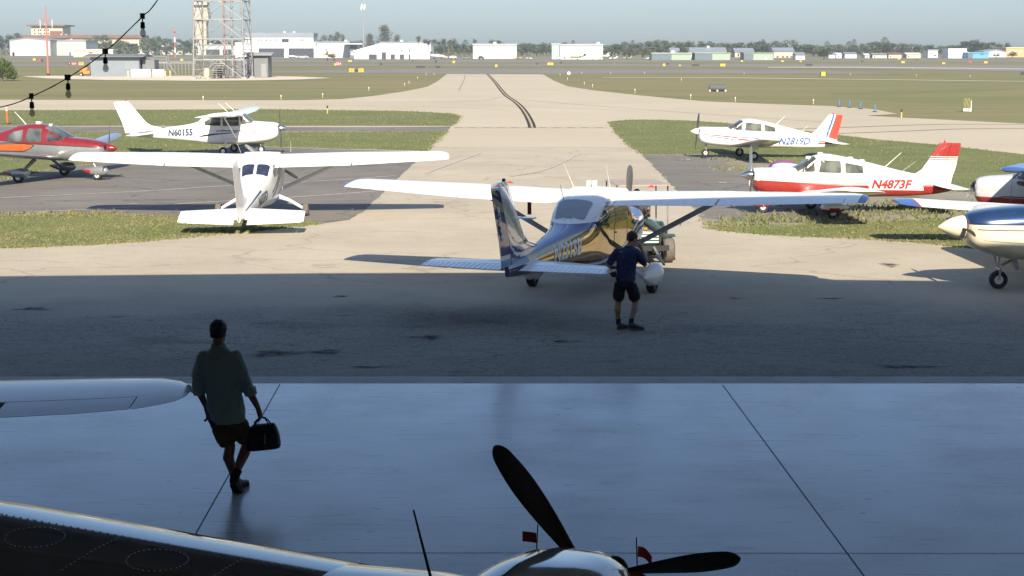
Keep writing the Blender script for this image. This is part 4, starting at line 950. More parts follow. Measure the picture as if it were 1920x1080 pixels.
def f7(c):
    te = c[0] - float(np.interp(c[2], [q[0] for q in LFIN], [q[1]-q[2] for q in LFIN])); rc = float(np.interp(c[2], [1.02, 2.3], [.46, .34]))
    return 1 if rc+.06 < te < rc+.16 else 0
low_wing(h7, dict(body=[M_whitepaint, M_letterblue, M_stripe_red], wingmats=[M_whitepaint, M_whitepaint], strut=M_offwhite, finmats=[M_whitepaint, M_letterblue], rudmats=[M_stripe_red], finfn=f7, decals=d7, glass=M_glass_lit, prop=[R(78), R(258)], spin=M_whitepaint,
    wing=[(.42,.95,.66,1.85,.05,1),(1.0,.78,.71,1.60,.05,1),(4.9,.66,1.16,1.08,.04,1),(5.15,.55,1.19,.92,.03,.8),(5.3,.35,1.20,.6,.02,.5)], tail=[(.05,-3.78,.98,.80,0,1),(1.85,-3.86,.98,.66,0,.9),(1.95,-3.95,.98,.5,0,.6)]))
whip(h7, (-1.35,.0,1.70), (-1.75,.02,2.1), .014); whip(h7, (-2.6,.0,1.38), (-2.95,.02,1.72), .009)

# 8. white over red low-wing N4873F
i8 = tag(empty('white_red_airplane', (9.24, 47.6, 0), R(182.0), .02, .935), 'white over red low-wing airplane lettered N4873F, red fin top, parked on the right ramp', 'airplane')
def d8(mb, f):
    for s in (1, -1):
        side_decal(mb, f, rnd_poly([(-1.50,.83),(-1.40,1.20),(-3.35,1.17),(-3.45,.82)], .02), s, .010, 0)
        lettering(mb, f, 'N4873F', s, -1.56 if s > 0 else -3.35, .885, .37, 3, .25, .016, 1.16, off=.014)
        for k in range(4):
            z = .985 + .05*k; w_ = .013 + .004*(3-k)*.8
            side_decal(mb, f, [(2.38,z+.10),(1.0,z+.055),(-.6,z+.01),(-3.95,z+.01),(-3.95,z+.01-w_),(-.6,z+.01-w_),(1.0,z+.055-w_),(2.38,z+.10-w_)], s, .004, 1)
def f8(c):
    z = c[2]
    if z > 1.90: return 1
    for k, (a_, b_) in enumerate(((1.84,1.88),(1.785,1.815),(1.74,1.76),(1.70,1.715))):
        if a_ < z < b_: return 1
    return 0
LF8 = [(1.02,-2.4,2.0),(1.20,-2.85,1.58),(1.32,-3.15,1.30),(1.48,-3.38,1.12)] + [(1.55+.02*k, -3.44-.0108*k*.5*1.0-.006*k, 1.06-.009*k) for k in range(0, 40)]
LF8 = [(1.02,-2.4,2.02),(1.20,-2.85,1.60),(1.32,-3.15,1.33),(1.48,-3.40,1.14),(1.70,-3.55,1.04),(1.715,-3.56,1.033),(1.74,-3.575,1.023),(1.76,-3.59,1.012),(1.785,-3.605,1.0),(1.815,-3.625,.987),(1.84,-3.64,.975),(1.88,-3.665,.957),(1.90,-3.68,.947),(2.30,-3.94,.76),(2.34,-3.98,.70)]
low_wing(i8, dict(body=[M_whitepaint, M_red, M_whitepaint, M_letterred], cuts=[((-.6,0,.96),(-.035,0,1)), ((-.6,0,0),(1,0,0)), ((0,0,.96),(0,0,1))], matfn=lambda q: 1 if q[2] < .96+.035*max(0, q[0]+.6) else 0,
    wingmats=[M_whitepaint, M_red], strut=M_offwhite, finmats=[M_whitepaint, M_red], rudmats=[M_whitepaint, M_red], fin=LF8, finfn=f8, rudfn=f8, decals=d8, glass=M_glass_lit, prop=[R(96), R(276)], propmat=M_alu, spin=M_chrome, spinlen=.36,
    pants=M_whitepaint, pants2=(M_red, lambda x, z: z < -.02), windows=[('windshield_side', [(1.0,1.36),(.96,1.46),(.44,1.80),(.42,1.38)]), ('door_window', [(.30,1.36),(.22,1.75),(-.46,1.73),(-.48,1.35)]), ('rear_side_window', [(-.62,1.35),(-.61,1.68),(-1.24,1.58),(-1.26,1.35)])]))
whip(i8, (-2.1,.0,1.52), (-2.65,.02,2.0), .014); whip(i8, (-2.6,.2,1.38), (-3.1,.25,1.75), .005)
mb = MB()
for x, z in ((.55,1.80),(.15,1.93),(-.9,1.80),(-1.3,1.72)): mb.box((x-.08,-.05,z-.05),(x+.08,.05,z+.035))
mb.build('antenna_fin', M_offwhite, i8)

i8.scale = (.87, .935, .935)
# 9. low-wing at the right edge: red wing root, blue tip
j9 = tag(empty('white_red_airplane', (14.45, 40.0, 0), R(93)), 'white low-wing airplane at the right edge showing a wing with red root and blue tip', 'airplane')
WR = [(.42,.95,.80,1.55,.05,1),(1.35,.88,.86,1.45,.05,1),(1.42,.88,.865,1.44,.05,1),(4.35,.78,1.06,1.16,.04,1),(4.42,.77,1.065,1.15,.04,1),(4.70,.66,1.085,1.0,.03,.9),(4.86,.50,1.10,.78,.02,.7)]
low_wing(j9, dict(body=[M_whitepaint, M_red, M_blue], cuts=[((0,0,1.05),(0,0,1))], matfn=lambda q: 1 if q[2] < 1.05 else 0, wingmats=[M_whitepaint, M_blue, M_red], tipcut=4.40, strut=M_offwhite, finmats=[M_red], rudmats=[M_red], wing=WR, flap=(1.5,2.7), ail=(2.72,4.2), prop=[R(10), R(190)]))
wj = [o for o in j9.children if o.name.startswith('wing')][0]
for p_ in wj.data.polygons:
    ym = max(wj.data.vertices[k].co.y for k in p_.vertices)
    if ym <= 1.43: p_.material_index = 2
    elif 4.34 <= min(wj.data.vertices[k].co.y for k in p_.vertices) and ym <= 4.425: p_.material_index = 2
mb = MB()
for yy in (2.0, 3.1):
    q = wing_sec(WR, yy); mb.box((q[1]-q[3]*.98, yy-.012, q[2]-.26), (q[1]-q[3]*.90, yy+.012, q[2]-.02))
mb.build('hinge_arm', M_offwhite, wj)

# 10. grey high-wing behind it, nose left
k10 = tag(empty('grey_airplane', (14.77, 43.3, 0), R(152), 0, .94), 'pale grey high-wing airplane at the right edge, blue wingtip over its windshield, nose left', 'airplane')
M_paleg = mat('pale_grey_paint', (.52,.51,.51), .3, coat=.3, noise=.03)
def d10(mb, f):
    for s in (1, -1):
        side_decal(mb, f, [(2.2,.86),(1.6,.97),(.6,.97),(-.8,.90),(-.8,.86),(.6,.93),(1.6,.935),(2.2,.83)], s, .006, 1)
        side_decal(mb, f, [(1.38,.75),(1.38,1.5),(1.365,1.5),(1.365,.75)], s, .004, 3)
high_wing(k10, dict(body=[M_paleg, mat('stripe_navy', (.05,.05,.20), .3), M_red, M_greyseam], cuts=[((0,0,.92),(0,0,1))], matfn=lambda q: 2 if q[2] < .92 else 0, decals=d10, wingmats=[M_offwhite, M_blue], tipcut=2.0, strut=M_paleg, finmats=[M_paleg], rudmats=[M_paleg], wing=[(.50,.95,1.90,1.5,.05,1),(1.98,.95,1.95,1.5,.05,1),(2.0,.95,1.95,1.5,.05,1),(4.6,.85,2.03,1.3,.03,1),(4.85,.72,2.05,1.05,.02,.8),(4.95,.5,2.06,.7,.02,.5)], prop=[R(345), R(165)], propmat=M_alu, spin=M_dark, spinlen=.14, glass=M_glass_lit))

k10.scale = (.8, .94, .94)
# 11. dark blue over cream nose at the right edge
l11 = tag(empty('blue_cream_airplane', (11.62, 32.6, 0), R(181)), 'dark blue over cream airplane at the right edge, only its pointed nose showing', 'airplane')
M_navymet = mat('navy_metallic', (.020,.050,.135), .20, metal=.35, coat=.7, noise=.08, scale=3)
CF = [(2.36,1.02,1.54,.28,2.5),(2.28,.92,1.58,.40,2.7),(1.9,.74,1.66,.52,2.8),(1.4,.63,1.71,.57,2.9),(.9,.61,1.74,.59,3),(.6,.61,1.84,.60,3),(.1,.62,2.08,.60,3),(-.6,.64,2.10,.58,3),(-1.5,.70,1.90,.48,2.8),(-2.8,.80,1.55,.28,2.5),(-4.4,.95,1.25,.06,2)]
def d11(mb, f):
    for s in (1, -1):
        side_decal(mb, f, [(2.33,1.345),(1.2,1.34),(-1.5,1.30),(-1.5,1.28),(1.2,1.32),(2.33,1.325)], s, .004, 0)
        side_decal(mb, f, [(2.33,1.285),(1.2,1.275),(-1.5,1.24),(-1.5,1.215),(1.2,1.25),(2.33,1.26)], s, .004, 2)
        side_decal(mb, f, [(1.15,.7),(1.15,1.72),(1.14,1.72),(1.14,.7)], s, .004, 3); side_decal(mb, f, [(2.1,1.06),(1.15,1.0),(1.15,.99),(2.1,1.05)], s, .004, 3)
low_wing(l11, dict(fus=CF, body=[M_cream, M_navymet, mat('taupe_stripe', (.16,.14,.12), .4), M_greyseam], cuts=[((0,0,1.365),(0,0,1))], matfn=lambda q: 1 if q[2] > 1.365 else 0, decals=d11, wingmats=[M_cream, M_cream], strut=M_steel, finmats=[M_cream], rudmats=[M_cream],
    nosex=1.62, hubz=1.28, hubx=2.43, proprad=.98, prop=[R(357), R(177)], propmat=mat('prop_brown', (.16,.13,.10), .4), spin=M_cream, spinlen=.48, spinr=.235, legmat=M_alu))
mb = MB(); mb.prism([(1.22,.42),(1.27,.40),(1.42,.68),(1.30,.70)], -.09, .09); mb.tube([(1.62,.0,.45),(1.25,.0,.66)], .03, 8); mb.tube([(1.75,.05,.7),(1.66,.05,.45)], .02, 6); mb.build('nose_gear_door', M_alu, l11)
mb = MB()
for s in (1, -1):
    mb.prism([(.95,.20),(.95,.68),(.35,.68),(.55,.40)], s*.22-.01, s*.22+.01)
mb.build('belly_door', M_cream, l11)
# ------------------------------------------------------------------ people
M_skin = mat('skin_tan', (.34,.185,.115), .5, noise=.08, scale=8)
M_skin2 = mat('skin_deep', (.22,.105,.062), .5, noise=.08, scale=8)
M_hair = mat('dark_hair', (.012,.009,.008), .6, noise=.2, scale=60)
M_hair2 = mat('brown_hair', (.022,.012,.008), .6, noise=.2, scale=60)
M_shirt = mat('sage_shirt', (.26,.35,.325), .85, noise=.03, scale=9, bump=.4, bscale=14)
M_brownshort = mat('brown_shorts', (.11,.07,.036), .9, noise=.12, bump=.4, bscale=14)
M_boot = mat('dark_boot', (.015,.014,.016), .6, noise=.2)
M_sock = mat('dark_sock', (.012,.014,.024), .9)
M_polo = mat('navy_polo', (.022,.030,.105), .85, noise=.15, scale=8, bump=.5, bscale=14)
M_bshort = mat('black_shorts', (.010,.011,.018), .9, noise=.2, bump=.4, bscale=14)
M_shoe = mat('grey_shoe', (.055,.055,.06), .7, noise=.25, scale=18)
M_sole = mat('shoe_sole', (.16,.08,.06), .8)
def remesh(o, vox, smooth=4, fac=.5):
    m_ = o.modifiers.new('fuse', 'REMESH'); m_.mode = 'VOXEL'; m_.voxel_size = vox; m_.use_smooth_shade = True
    s_ = o.modifiers.new('soften', 'SMOOTH'); s_.iterations = smooth; s_.factor = fac
    return o
def wrinkle(o, strength, size):
    tx = bpy.data.textures.get('cloth_folds%g' % size) or bpy.data.textures.new('cloth_folds%g' % size, 'CLOUDS'); tx.noise_scale = size
    d_ = o.modifiers.new('folds', 'DISPLACE'); d_.texture = tx; d_.strength = strength; d_.mid_level = .5; d_.texture_coords = 'LOCAL'
    return o
def orings(mb, rows, n=24, m=0):
    """rows: (cx, cy, cz, rx, ry[, tilt about y])"""
    rs = []
    for r in rows:
        cx, cy, cz, rx, ry = r[:5]; ti = r[5] if len(r) > 5 else 0
        rs.append([(cx + rx*math.cos(a)*math.cos(ti), cy + ry*math.sin(a), cz + rx*math.cos(a)*math.sin(ti)) for a in [2*math.pi*k/n for k in range(n)]])
    mb.rings(rs, m)
def hand(mb, wrist, palm, fwd, side, curl=.6, sc_=1., thumb=1):
    """wrist, palm centre; fwd finger direction; side points to the thumb; fingers bend toward 'inn'"""
    w_, p_ = Vector(wrist), Vector(palm); f = Vector(fwd).normalized(); s = Vector(side); s = (s - f*s.dot(f)).normalized(); inn = f.cross(s)*thumb
    mb.tube([w_, w_*.5 + p_*.5, p_ + f*.03*sc_], [.026*sc_, .030*sc_, .028*sc_], 10)
    for o_ in (-.022, 0, .022): mb.limb([p_ - f*.035*sc_ + s*o_*sc_, p_ + f*.036*sc_ + s*o_*sc_], [.016*sc_, .014*sc_], 8)
    for i, (o_, ln) in enumerate(((.030, .066), (.010, .076), (-.010, .070), (-.029, .054))):
        b_ = p_ + f*.04*sc_ + s*o_*sc_; pts = [b_]; d_ = f.copy(); a = curl*(.8+.12*i)
        for k in range(3):
            d_ = (d_*math.cos(a) + inn*math.sin(a)).normalized(); inn2 = (inn - d_*inn.dot(d_)).normalized()
            pts.append(pts[-1] + d_*ln/2.3*sc_*(1-.1*k))
        mb.limb(pts, [.0105*sc_, .0098*sc_, .009*sc_, .0078*sc_], 8)
    b_ = p_ - f*.02*sc_ + s*.03*sc_
    mb.limb([b_, b_ + (s*.7+f*.6)*.03*sc_, b_ + (s*.6+f*1.1+inn*.3)*.052*sc_], [.014*sc_, .0115*sc_, .009*sc_], 8)
def head(mb, c, yaw, nod=0., tilt=0.):
    """yaw: 0 looks to +y"""
    M_ = Matrix.Rotation(yaw, 3, 'Z') @ Matrix.Rotation(-nod, 3, 'X') @ Matrix.Rotation(tilt, 3, 'Y')
    c = Vector(c); T = lambda p: c + M_ @ Vector(p)
    rows = [(-.118,.020,.052,.030),(-.112,.036,.044,.058),(-.085,.060,.064,.030),(-.05,.068,.085,.012),(-.01,.073,.095,.0),(.03,.076,.099,-.004),(.065,.072,.093,-.008),(.095,.054,.070,-.010),(.112,.028,.038,-.010)]
    rows = [(-.118,.024,.030,.050),(-.100,.048,.050,.036),(-.075,.060,.068,.018),(-.045,.067,.084,.006),(-.01,.072,.093,.0),(.03,.076,.099,-.006),(.065,.071,.091,-.010),(.095,.052,.068,-.012),(.114,.022,.030,-.012)]
    mb.rings([[T((rx*math.cos(a), cy + ry*math.sin(a), z)) for a in [2*math.pi*k/22 for k in range(22)]] for z, rx, ry, cy in rows])
    mb.limb([T((0,.090,.005)), T((0,.112,-.030)), T((0,.098,-.042))], [.010,.015,.012], 8)          # nose
    mb.limb([T((-.022,.082,-.070)), T((0,.090,-.068)), T((.022,.082,-.070))], [.007,.010,.007], 8)    # lips
    mb.limb([T((-.045,.080,.030)), T((0,.090,.026)), T((.045,.080,.030))], [.010,.010,.010], 8)       # brow
    mb.ell(T((0,.062,-.105)), (.024,.020,.018), 0, 10, 6)                                             # chin
    for s in (1, -1):
        mb.ell(T((s*.076,-.008,-.012)), (.010,.022,.034), 0, 10, 6, M_)                               # ears
    return T, M_
def hair(root, T, M_, m, vol=.009):
    mb = MB()
    rows = [(-.060,.050,.040,-.055),(-.030,.070,.066,-.036),(0,.078,.078,-.026),(.035,.083,.100,-.012),(.07,.079,.098,-.008),(.102,.060,.078,-.010),(.124,.028,.036,-.012)]
    mb.rings([[T(((rx+vol*.4)*math.cos(a), cy + (ry+vol*.4)*math.sin(a), z+vol*.4)) for a in [2*math.pi*k/24 for k in range(24)]] for z, rx, ry, cy in rows])
    o = remesh(mb.build('hair', m, root, 60, False), .008, 3); return wrinkle(o, .02, .025)
def eyes(root, T, m):
    mb = MB()
    for s in (1, -1): mb.ell(T((s*.030,.082,.008)), (.014,.008,.009), 0, 10, 6)
    return mb.build('eyes', m, root, 60)
M_eye = mat('eye_white', (.55,.53,.50), .2)
def shoe(root, heel, toe_dir, L=.29, h=.10, pitch=0., roll=0., m=None, ms=None, name='shoe', high=.0):
    """heel: point under the heel; toe_dir: horizontal heading; pitch > 0 lifts the heel"""
    e_ = Vector(heel); ang = math.atan2(toe_dir[1], toe_dir[0]); M_ = Matrix.Translation(e_) @ Matrix.Rotation(ang, 4, 'Z') @ Matrix.Rotation(pitch, 4, 'Y')
    mb = MB(); rs = []
    for x, w_, hh in ((-.015,.020,.05),(0,.036,.085+high),(.05,.040,.098+high),(.10,.041,.090+high*.4),(.16,.046,.066),(.21,.050,.056),(.255,.044,.046),(.285,.028,.034),(.295,.010,.022)):
        x *= L/.29; k = 14
        rs.append([M_ @ Vector((x, w_*math.copysign(abs(math.cos(a))**.7, math.cos(a)), .018 + hh*.5 + hh*.5*math.copysign(abs(math.sin(a))**.8, math.sin(a)))) for a in [2*math.pi*j/k for j in range(k)]])
    mb.rings(rs); s_ = mb.build(name, m, root, 60)
    mb = MB(); pl = [(-.018,.022),(.03,.042),(.10,.042),(.20,.053),(.26,.045),(.297,.016)]
    poly = [(x*L/.29, y) for x, y in pl] + [(x*L/.29, -y) for x, y in pl[::-1]]
    n = len(poly); mb.add([M_ @ Vector((x, y, 0)) for x, y in poly] + [M_ @ Vector((x, y, .024)) for x, y in poly], [tuple(range(n))[::-1], tuple(range(n, 2*n))] + [(i, (i+1) % n, (i+1) % n + n, i+n) for i in range(n)])
    mb.build('sole', ms, s_, 40); return s_

# the man walking away with a bag
p0 = G(437, 927, FLOOR)
m1 = tag(empty('person', (p0.x - .06, p0.y + .12, FLOOR), R(-2)), 'man in loose sage shirt and brown shorts walking away with a bag', 'person')
mb = MB()
T, Mh = head(mb, (-.075, .04, 1.665), R(-8), R(4), 0)
mb.limb([(-.07,0,1.42),(-.073,.0,1.50),(-.076,.018,1.60)], [.075,.060,.056], 14)
orings(mb, [(-.02,0,.80,.15,.11),(-.02,0,.86,.165,.115),(-.025,0,.95,.16,.112),(-.035,0,1.05,.148,.105),(-.045,.0,1.18,.165,.115),(-.055,0,1.30,.185,.120),(-.06,-.005,1.40,.180,.105),(-.065,-.005,1.46,.12,.085)])
mb.limb([(-.225,-.01,1.395),(-.262,-.015,1.27),(-.285,-.02,1.13)], [.055,.052,.043], 12)
mb.limb([(-.285,-.02,1.13),(-.268,.03,1.0),(-.235,.07,.885)], [.044,.040,.028], 12)
hand(mb, (-.235,.07,.885), (-.222,.09,.815), (.10,.18,-1), (.3,1,.2), .42, 1., -1)
mb.limb([(.105,-.01,1.395),(.160,-.015,1.27),(.205,-.02,1.13)], [.055,.052,.043], 12)
mb.limb([(.205,-.02,1.13),(.265,.0,1.0),(.318,.015,.880)], [.044,.040,.028], 12)
hand(mb, (.318,.015,.880), (.335,.02,.815), (.16,.02,-1), (-.2,1,0), .85, 1., -1)
mb.limb([(-.105,0,.86),(-.06,.02,.66),(.015,.03,.47)], [.088,.076,.056], 14)
mb.limb([(.015,.03,.47),(.0,-.005,.36),(.035,.015,.22),(.062,.02,.09)], [.055,.060,.043,.036], 14)
mb.limb([(.065,0,.86),(.12,.06,.68),(.185,.10,.50)], [.088,.076,.056], 14)
mb.limb([(.185,.10,.50),(.165,.0,.40),(.125,-.11,.29),(.095,-.19,.19)], [.055,.058,.043,.036], 14)
mb.limb([(.062,.02,.09),(.075,.10,.05)], [.036,.03], 10); mb.limb([(.095,-.19,.19),(.10,-.15,.11)], [.036,.03], 10)
remesh(mb.build('person_body', M_skin2, m1, 60, False), .0065, 4)
o = [q for q in m1.children if q.name.startswith('person_body')][0]; o.name = 'body'
hair(m1, T, Mh, M_hair2, .012); eyes(m1, T, M_eye)
mb = MB()
orings(mb, [(.01,-.005,.735,.178,.145,.07),(.005,-.005,.80,.190,.150,.05),(-.01,-.005,.92,.192,.148,.03),(-.03,-.005,1.06,.190,.140),(-.045,-.005,1.20,.196,.140),(-.055,-.005,1.32,.208,.138),(-.06,-.008,1.41,.198,.115),(-.066,-.006,1.47,.130,.092),(-.070,.0,1.515,.078,.076)])
mb.limb([(-.215,-.01,1.405),(-.268,-.015,1.27),(-.292,-.02,1.13),(-.288,-.005,1.07)], [.082,.070,.066,.064], 14)
mb.limb([(.095,-.01,1.405),(.160,-.015,1.27),(.212,-.02,1.13),(.232,-.01,1.07)], [.082,.070,.066,.064], 14)
wrinkle(remesh(mb.build('shirt', M_shirt, m1, 60, False), .0095, 3), .042, .13)
mb = MB(); mb.lathe([(1.500,.074),(1.505,.080),(1.545,.074),(1.55,.068),(1.51,.068)], 'Z', (-.072,.002,0), 20); mb.build('collar', M_shirt, m1, 60)
for q in ((-.287,.003,1.055),(.238,-.006,1.055)):
    mb = MB(); mb.tube([(q[0],q[1],q[2]+.035),(q[0]+(.004 if q[0]<0 else .014),q[1]+.008,q[2]-.03)], [.066,.064], 16); mb.build('sleeve_cuff', M_shirt, m1, 50)
mb = MB()
orings(mb, [(-.02,0,.90,.165,.125),(-.02,0,.80,.178,.130),(-.02,0,.72,.170,.125)])
mb.limb([(-.095,0,.78),(-.06,.015,.66),(-.025,.02,.555)], [.108,.102,.098], 18); mb.limb([(.06,.005,.78),(.12,.05,.66),(.155,.075,.57)], [.108,.102,.094], 18)
wrinkle(remesh(mb.build('shorts', M_brownshort, m1, 60, False), .010, 2), .03, .07)
for s_, an, hl, dr, pt in ((1,(.060,.02,.10),(.062,-.02,0),(.25,1),0), (2,(.095,-.19,.19),(.085,-.205,.125),(.10,1),.75)):
    mb = MB(); a_ = Vector(an); mb.tube([a_+Vector((-.006,-.002,.085)) if s_ == 1 else a_+Vector((.025,.06,.07)), a_, Vector(hl)+Vector((.0,.035,.06 if s_ == 1 else .02))], [.050,.046,.044], 14); mb.build('sock', M_sock, m1, 50)
    shoe(m1, hl, dr, .29, .1, pt, 0, M_boot, mat('boot_sole', (.012,.012,.012), .8), 'boot', .03)

# his bag, held by its handles
M_bag = mat('black_canvas', (.012,.013,.02), .7, noise=.2, scale=20, bump=.4, bscale=60)
bg_ = tag(empty('bag', m1.location + Vector((.370, -.0, .455)), R(-2), 0, .91), 'soft black two-handled bag hanging from the walking man\'s right hand', 'bag')
mb = MB(); ti = R(11)
def bt(x, y, z): return (x*math.cos(ti) - z*math.sin(ti)*-.0 + .0, y, z + x*math.sin(ti)*.55)
rs = []
for z, w_, d_ in ((-.01,.16,.06),(.0,.185,.085),(.05,.19,.095),(.15,.178,.09),(.23,.155,.07),(.275,.135,.045),(.285,.12,.03)):
    rs.append([bt(w_*math.copysign(abs(math.cos(a))**.45, math.cos(a)) - .03*(z-.1), d_*math.copysign(abs(math.sin(a))**.5, math.sin(a)), z) for a in [2*math.pi*k/28 for k in range(28)]])
mb.rings(rs); mb.build('bag_body', M_bag, bg_, 60)
for yy in (-.05, .05):
    mb = MB(); mb.tube([bt(-.10,yy,.265), bt(-.085,yy*.7,.33), (-.035,yy*.25,.365), bt(.02,yy*.3,.352), bt(.06,yy*.8,.30), bt(.075,yy,.265)], .008, 8); mb.build('handle', M_boot, bg_, 60)
mb = MB(); mb.box(bt(-.02,-.106,.04), bt(.12,-.075,.16)); mb.build('pocket', M_bag, bg_, 40)
mb = MB(); mb.box(bt(.03,-.113,.07), bt(.038,-.105,.19)); mb.build('buckle', M_alu, bg_, 0)
mb = MB(); mb.tube([bt(-.12,-.045,.275), bt(.1,-.045,.275)], .004, 6); mb.build('zip', M_steel, bg_, 0)

# the man in navy with a raised hand
q0 = G(1170, 619, apron_z(27.6))
m2 = tag(empty('person', (q0.x+.03, q0.y+.06, apron_z(q0.y)), R(-14)), 'man in navy polo and black shorts on the shaded apron, hand raised to his face', 'person')
mb = MB()
T, Mh = head(mb, (.085, .075, 1.60), R(-30), R(24), R(2))
mb.limb([(.025,.0,1.39),(.047,.015,1.46),(.075,.04,1.545)], [.060,.054,.054], 14)
orings(mb, [(-.01,0,.80,.15,.11),(-.01,0,.88,.162,.115),(0,0,.98,.148,.108),(.005,0,1.08,.150,.108),(.01,0,1.2,.170,.118),(.015,.0,1.30,.185,.118),(.015,-.005,1.39,.180,.100),(.02,-.005,1.415,.10,.07)])
mb.limb([(-.165,-.01,1.375),(-.240,-.03,1.26),(-.305,-.03,1.13)], [.060,.052,.043], 12)
mb.limb([(-.305,-.03,1.13),(-.235,.09,1.08),(-.135,.20,1.08)], [.044,.040,.028], 12)
hand(mb, (-.135,.20,1.08), (-.075,.24,1.085), (.9,.45,.05), (0,.1,1), .5, 1., 1)
mb.limb([(.190,-.01,1.375),(.265,.03,1.26),(.315,.08,1.15)], [.060,.052,.043], 12)
mb.limb([(.315,.08,1.15),(.310,.13,1.28),(.245,.17,1.40)], [.044,.040,.028], 12)
hand(mb, (.245,.17,1.40), (.215,.185,1.465), (-.35,.15,1), (-.7,-.5,.1), .55, 1., -1)
mb.limb([(-.10,0,.86),(-.125,.0,.66),(-.135,.01,.47)], [.088,.076,.056], 14)
mb.limb([(-.135,.01,.47),(-.142,-.02,.36),(-.135,-.0,.22),(-.125,.0,.09)], [.054,.060,.043,.036], 14)
mb.limb([(.085,0,.86),(.135,.03,.66),(.16,.05,.48)], [.088,.076,.056], 14)
mb.limb([(.16,.05,.48),(.155,.0,.37),(.125,-.05,.24),(.105,-.07,.11)], [.054,.060,.043,.036], 14)
mb.limb([(-.125,0,.09),(-.10,.08,.05)], [.036,.03], 10); mb.limb([(.105,-.07,.11),(.16,.02,.06)], [.036,.03], 10)
o = remesh(mb.build('body', M_skin, m2, 60, False), .0065, 4)
hair(m2, T, Mh, M_hair, .010); eyes(m2, T, M_eye)
mb = MB()
for s_ in (1, -1): mb.ell(T((s_*.033,.096,.010)), (.027,.008,.020), 0, 12, 6, Mh); mb.tube([T((s_*.06,.085,.014)), T((s_*.08,.0,.006))], .003, 5)
mb.tube([T((-.02,.10,.014)), T((.02,.10,.014))], .003, 5); mb.build('sunglasses', M_dark, m2, 50)
mb = MB()
orings(mb, [(-.005,-.0,.86,.172,.135),(-.003,0,.95,.168,.132),(.003,0,1.06,.168,.130),(.01,0,1.2,.184,.134),(.015,0,1.30,.198,.130),(.016,-.004,1.375,.192,.110),(.022,-.002,1.425,.142,.100),(.036,.006,1.465,.082,.080)])
mb.limb([(-.155,-.01,1.37),(-.225,-.026,1.275),(-.272,-.03,1.195)], [.074,.070,.068], 14); mb.limb([(.18,-.01,1.37),(.25,.022,1.275),(.292,.055,1.205)], [.074,.070,.068], 14)
wrinkle(remesh(mb.build('polo_shirt', M_polo, m2, 60, False), .0095, 3), .035, .08)
mb = MB(); mb.lathe([(1.44,.070),(1.445,.078),(1.482,.072),(1.487,.066),(1.45,.064)], 'Z', (.038,.004,0), 20); mb.build('collar', M_polo, m2, 60)
mb = MB()
orings(mb, [(-.005,0,.93,.163,.125),(-.005,0,.84,.176,.130),(-.005,0,.74,.172,.125)])
mb.limb([(-.095,0,.80),(-.12,.0,.68),(-.13,.005,.585)], [.104,.104,.104], 18); mb.limb([(.08,.0,.80),(.125,.025,.68),(.148,.04,.585)], [.104,.104,.104], 18)
wrinkle(remesh(mb.build('shorts', M_bshort, m2, 60, False), .010, 2), .02, .07)
for an, up_, hl, dr, pt in (((-.125,0,.10),(-.129,-.002,.19),(-.118,-.045,0),(.7,1),0), ((.108,-.065,.12),(.118,-.056,.21),(.085,-.11,.03),(1,.62),.12)):
    mb = MB(); mb.tube([up_, an, Vector(hl)+Vector((.02,.03,.07))], [.047,.044,.042], 14); mb.build('sock', M_sock, m2, 50)
    shoe(m2, hl, dr, .28, .1, pt, 0, M_shoe, M_sole, 'shoe')

# ------------------------------------------------------------------ green tug with its driver, ahead of the blue airplane
M_green = mat('tractor_green', (.032,.078,.052), .35, coat=.3, noise=.08)
tg0 = G(1209, 497)
tg = tag(empty('tug', (tg0.x, tg0.y + .55, 0), R(188)), 'green tow tractor with canopy and fat tan tyres, nose to nose with the blue airplane', 'tractor')   # x = right of the machine, y = its front... faces the camera
mb = MB(); rs = []
for y, w_, z0, z1 in ((.62,.26,.50,.78),(.58,.30,.44,.84),(.40,.33,.42,.90),(.0,.35,.42,.97),(-.12,.33,.42,.99)):
    rs.append([(w_*math.copysign(abs(math.cos(a))**.5, math.cos(a)), y, (z0+z1)/2 + (z1-z0)/2*math.copysign(abs(math.sin(a))**.5, math.sin(a))) for a in [2*math.pi*k/24 for k in range(24)]])
mb.rings(rs); mb.build('hood', M_green, tg, 50)
mb = MB()
for k in range(4): mb.box((-.22, .575, .52+.07*k), (.22, .628, .555+.07*k))
mb.build('grille', M_offwhite, tg, 0)
for s in (1, -1):
    mb = MB(); mb.ell((s*.22, .60, .78), (.06,.04,.045), 0, 12, 6); mb.build('headlight', M_chrome, tg)
    make_wheel(tg, (0, 0, 0), .30, .26, M_tan_rubber, M_whitepaint); wh = tg.children[-1]
    wh.rotation_euler = (0, 0, math.pi/2 + .06*s); wh.location = (s*.55, .16, .30)
    make_wheel(tg, (0, 0, 0), .36, .30, M_tan_rubber, M_whitepaint); wh = tg.children[-1]
    wh.rotation_euler = (0, 0, math.pi/2); wh.location = (s*.52, -1.15, .36)
    mb = MB(); rs = []
    for k in range(9):
        t = math.pi*(.36+.5*k/8); y, z = .12 + .36*math.cos(t), .30 + .36*math.sin(t)
        rs.append([(s*.36, y, z), (s*.70, y, z), (s*.70, y*.985+.0, z-.025), (s*.36, y, z-.025)])
    mb.rings(rs); mb.build('fender', M_green, tg, 50)
    mb = MB(); rs = []
    for k in range(9):
        t = math.pi*(.08+.84*k/8); y, z = -1.15 + .46*math.cos(t), .36 + .46*math.sin(t)
        rs.append([(s*.34, y, z), (s*.72, y, z), (s*.72, y, z-.03), (s*.34, y, z-.03)])
    mb.rings(rs); mb.build('fender', M_green, tg, 50)
    for y in (-.15, -1.35):
        mb = MB(); mb.tube([(s*.62, y, .55), (s*.60, y, 1.78)], .018, 8); mb.build('canopy_post', M_steel, tg)
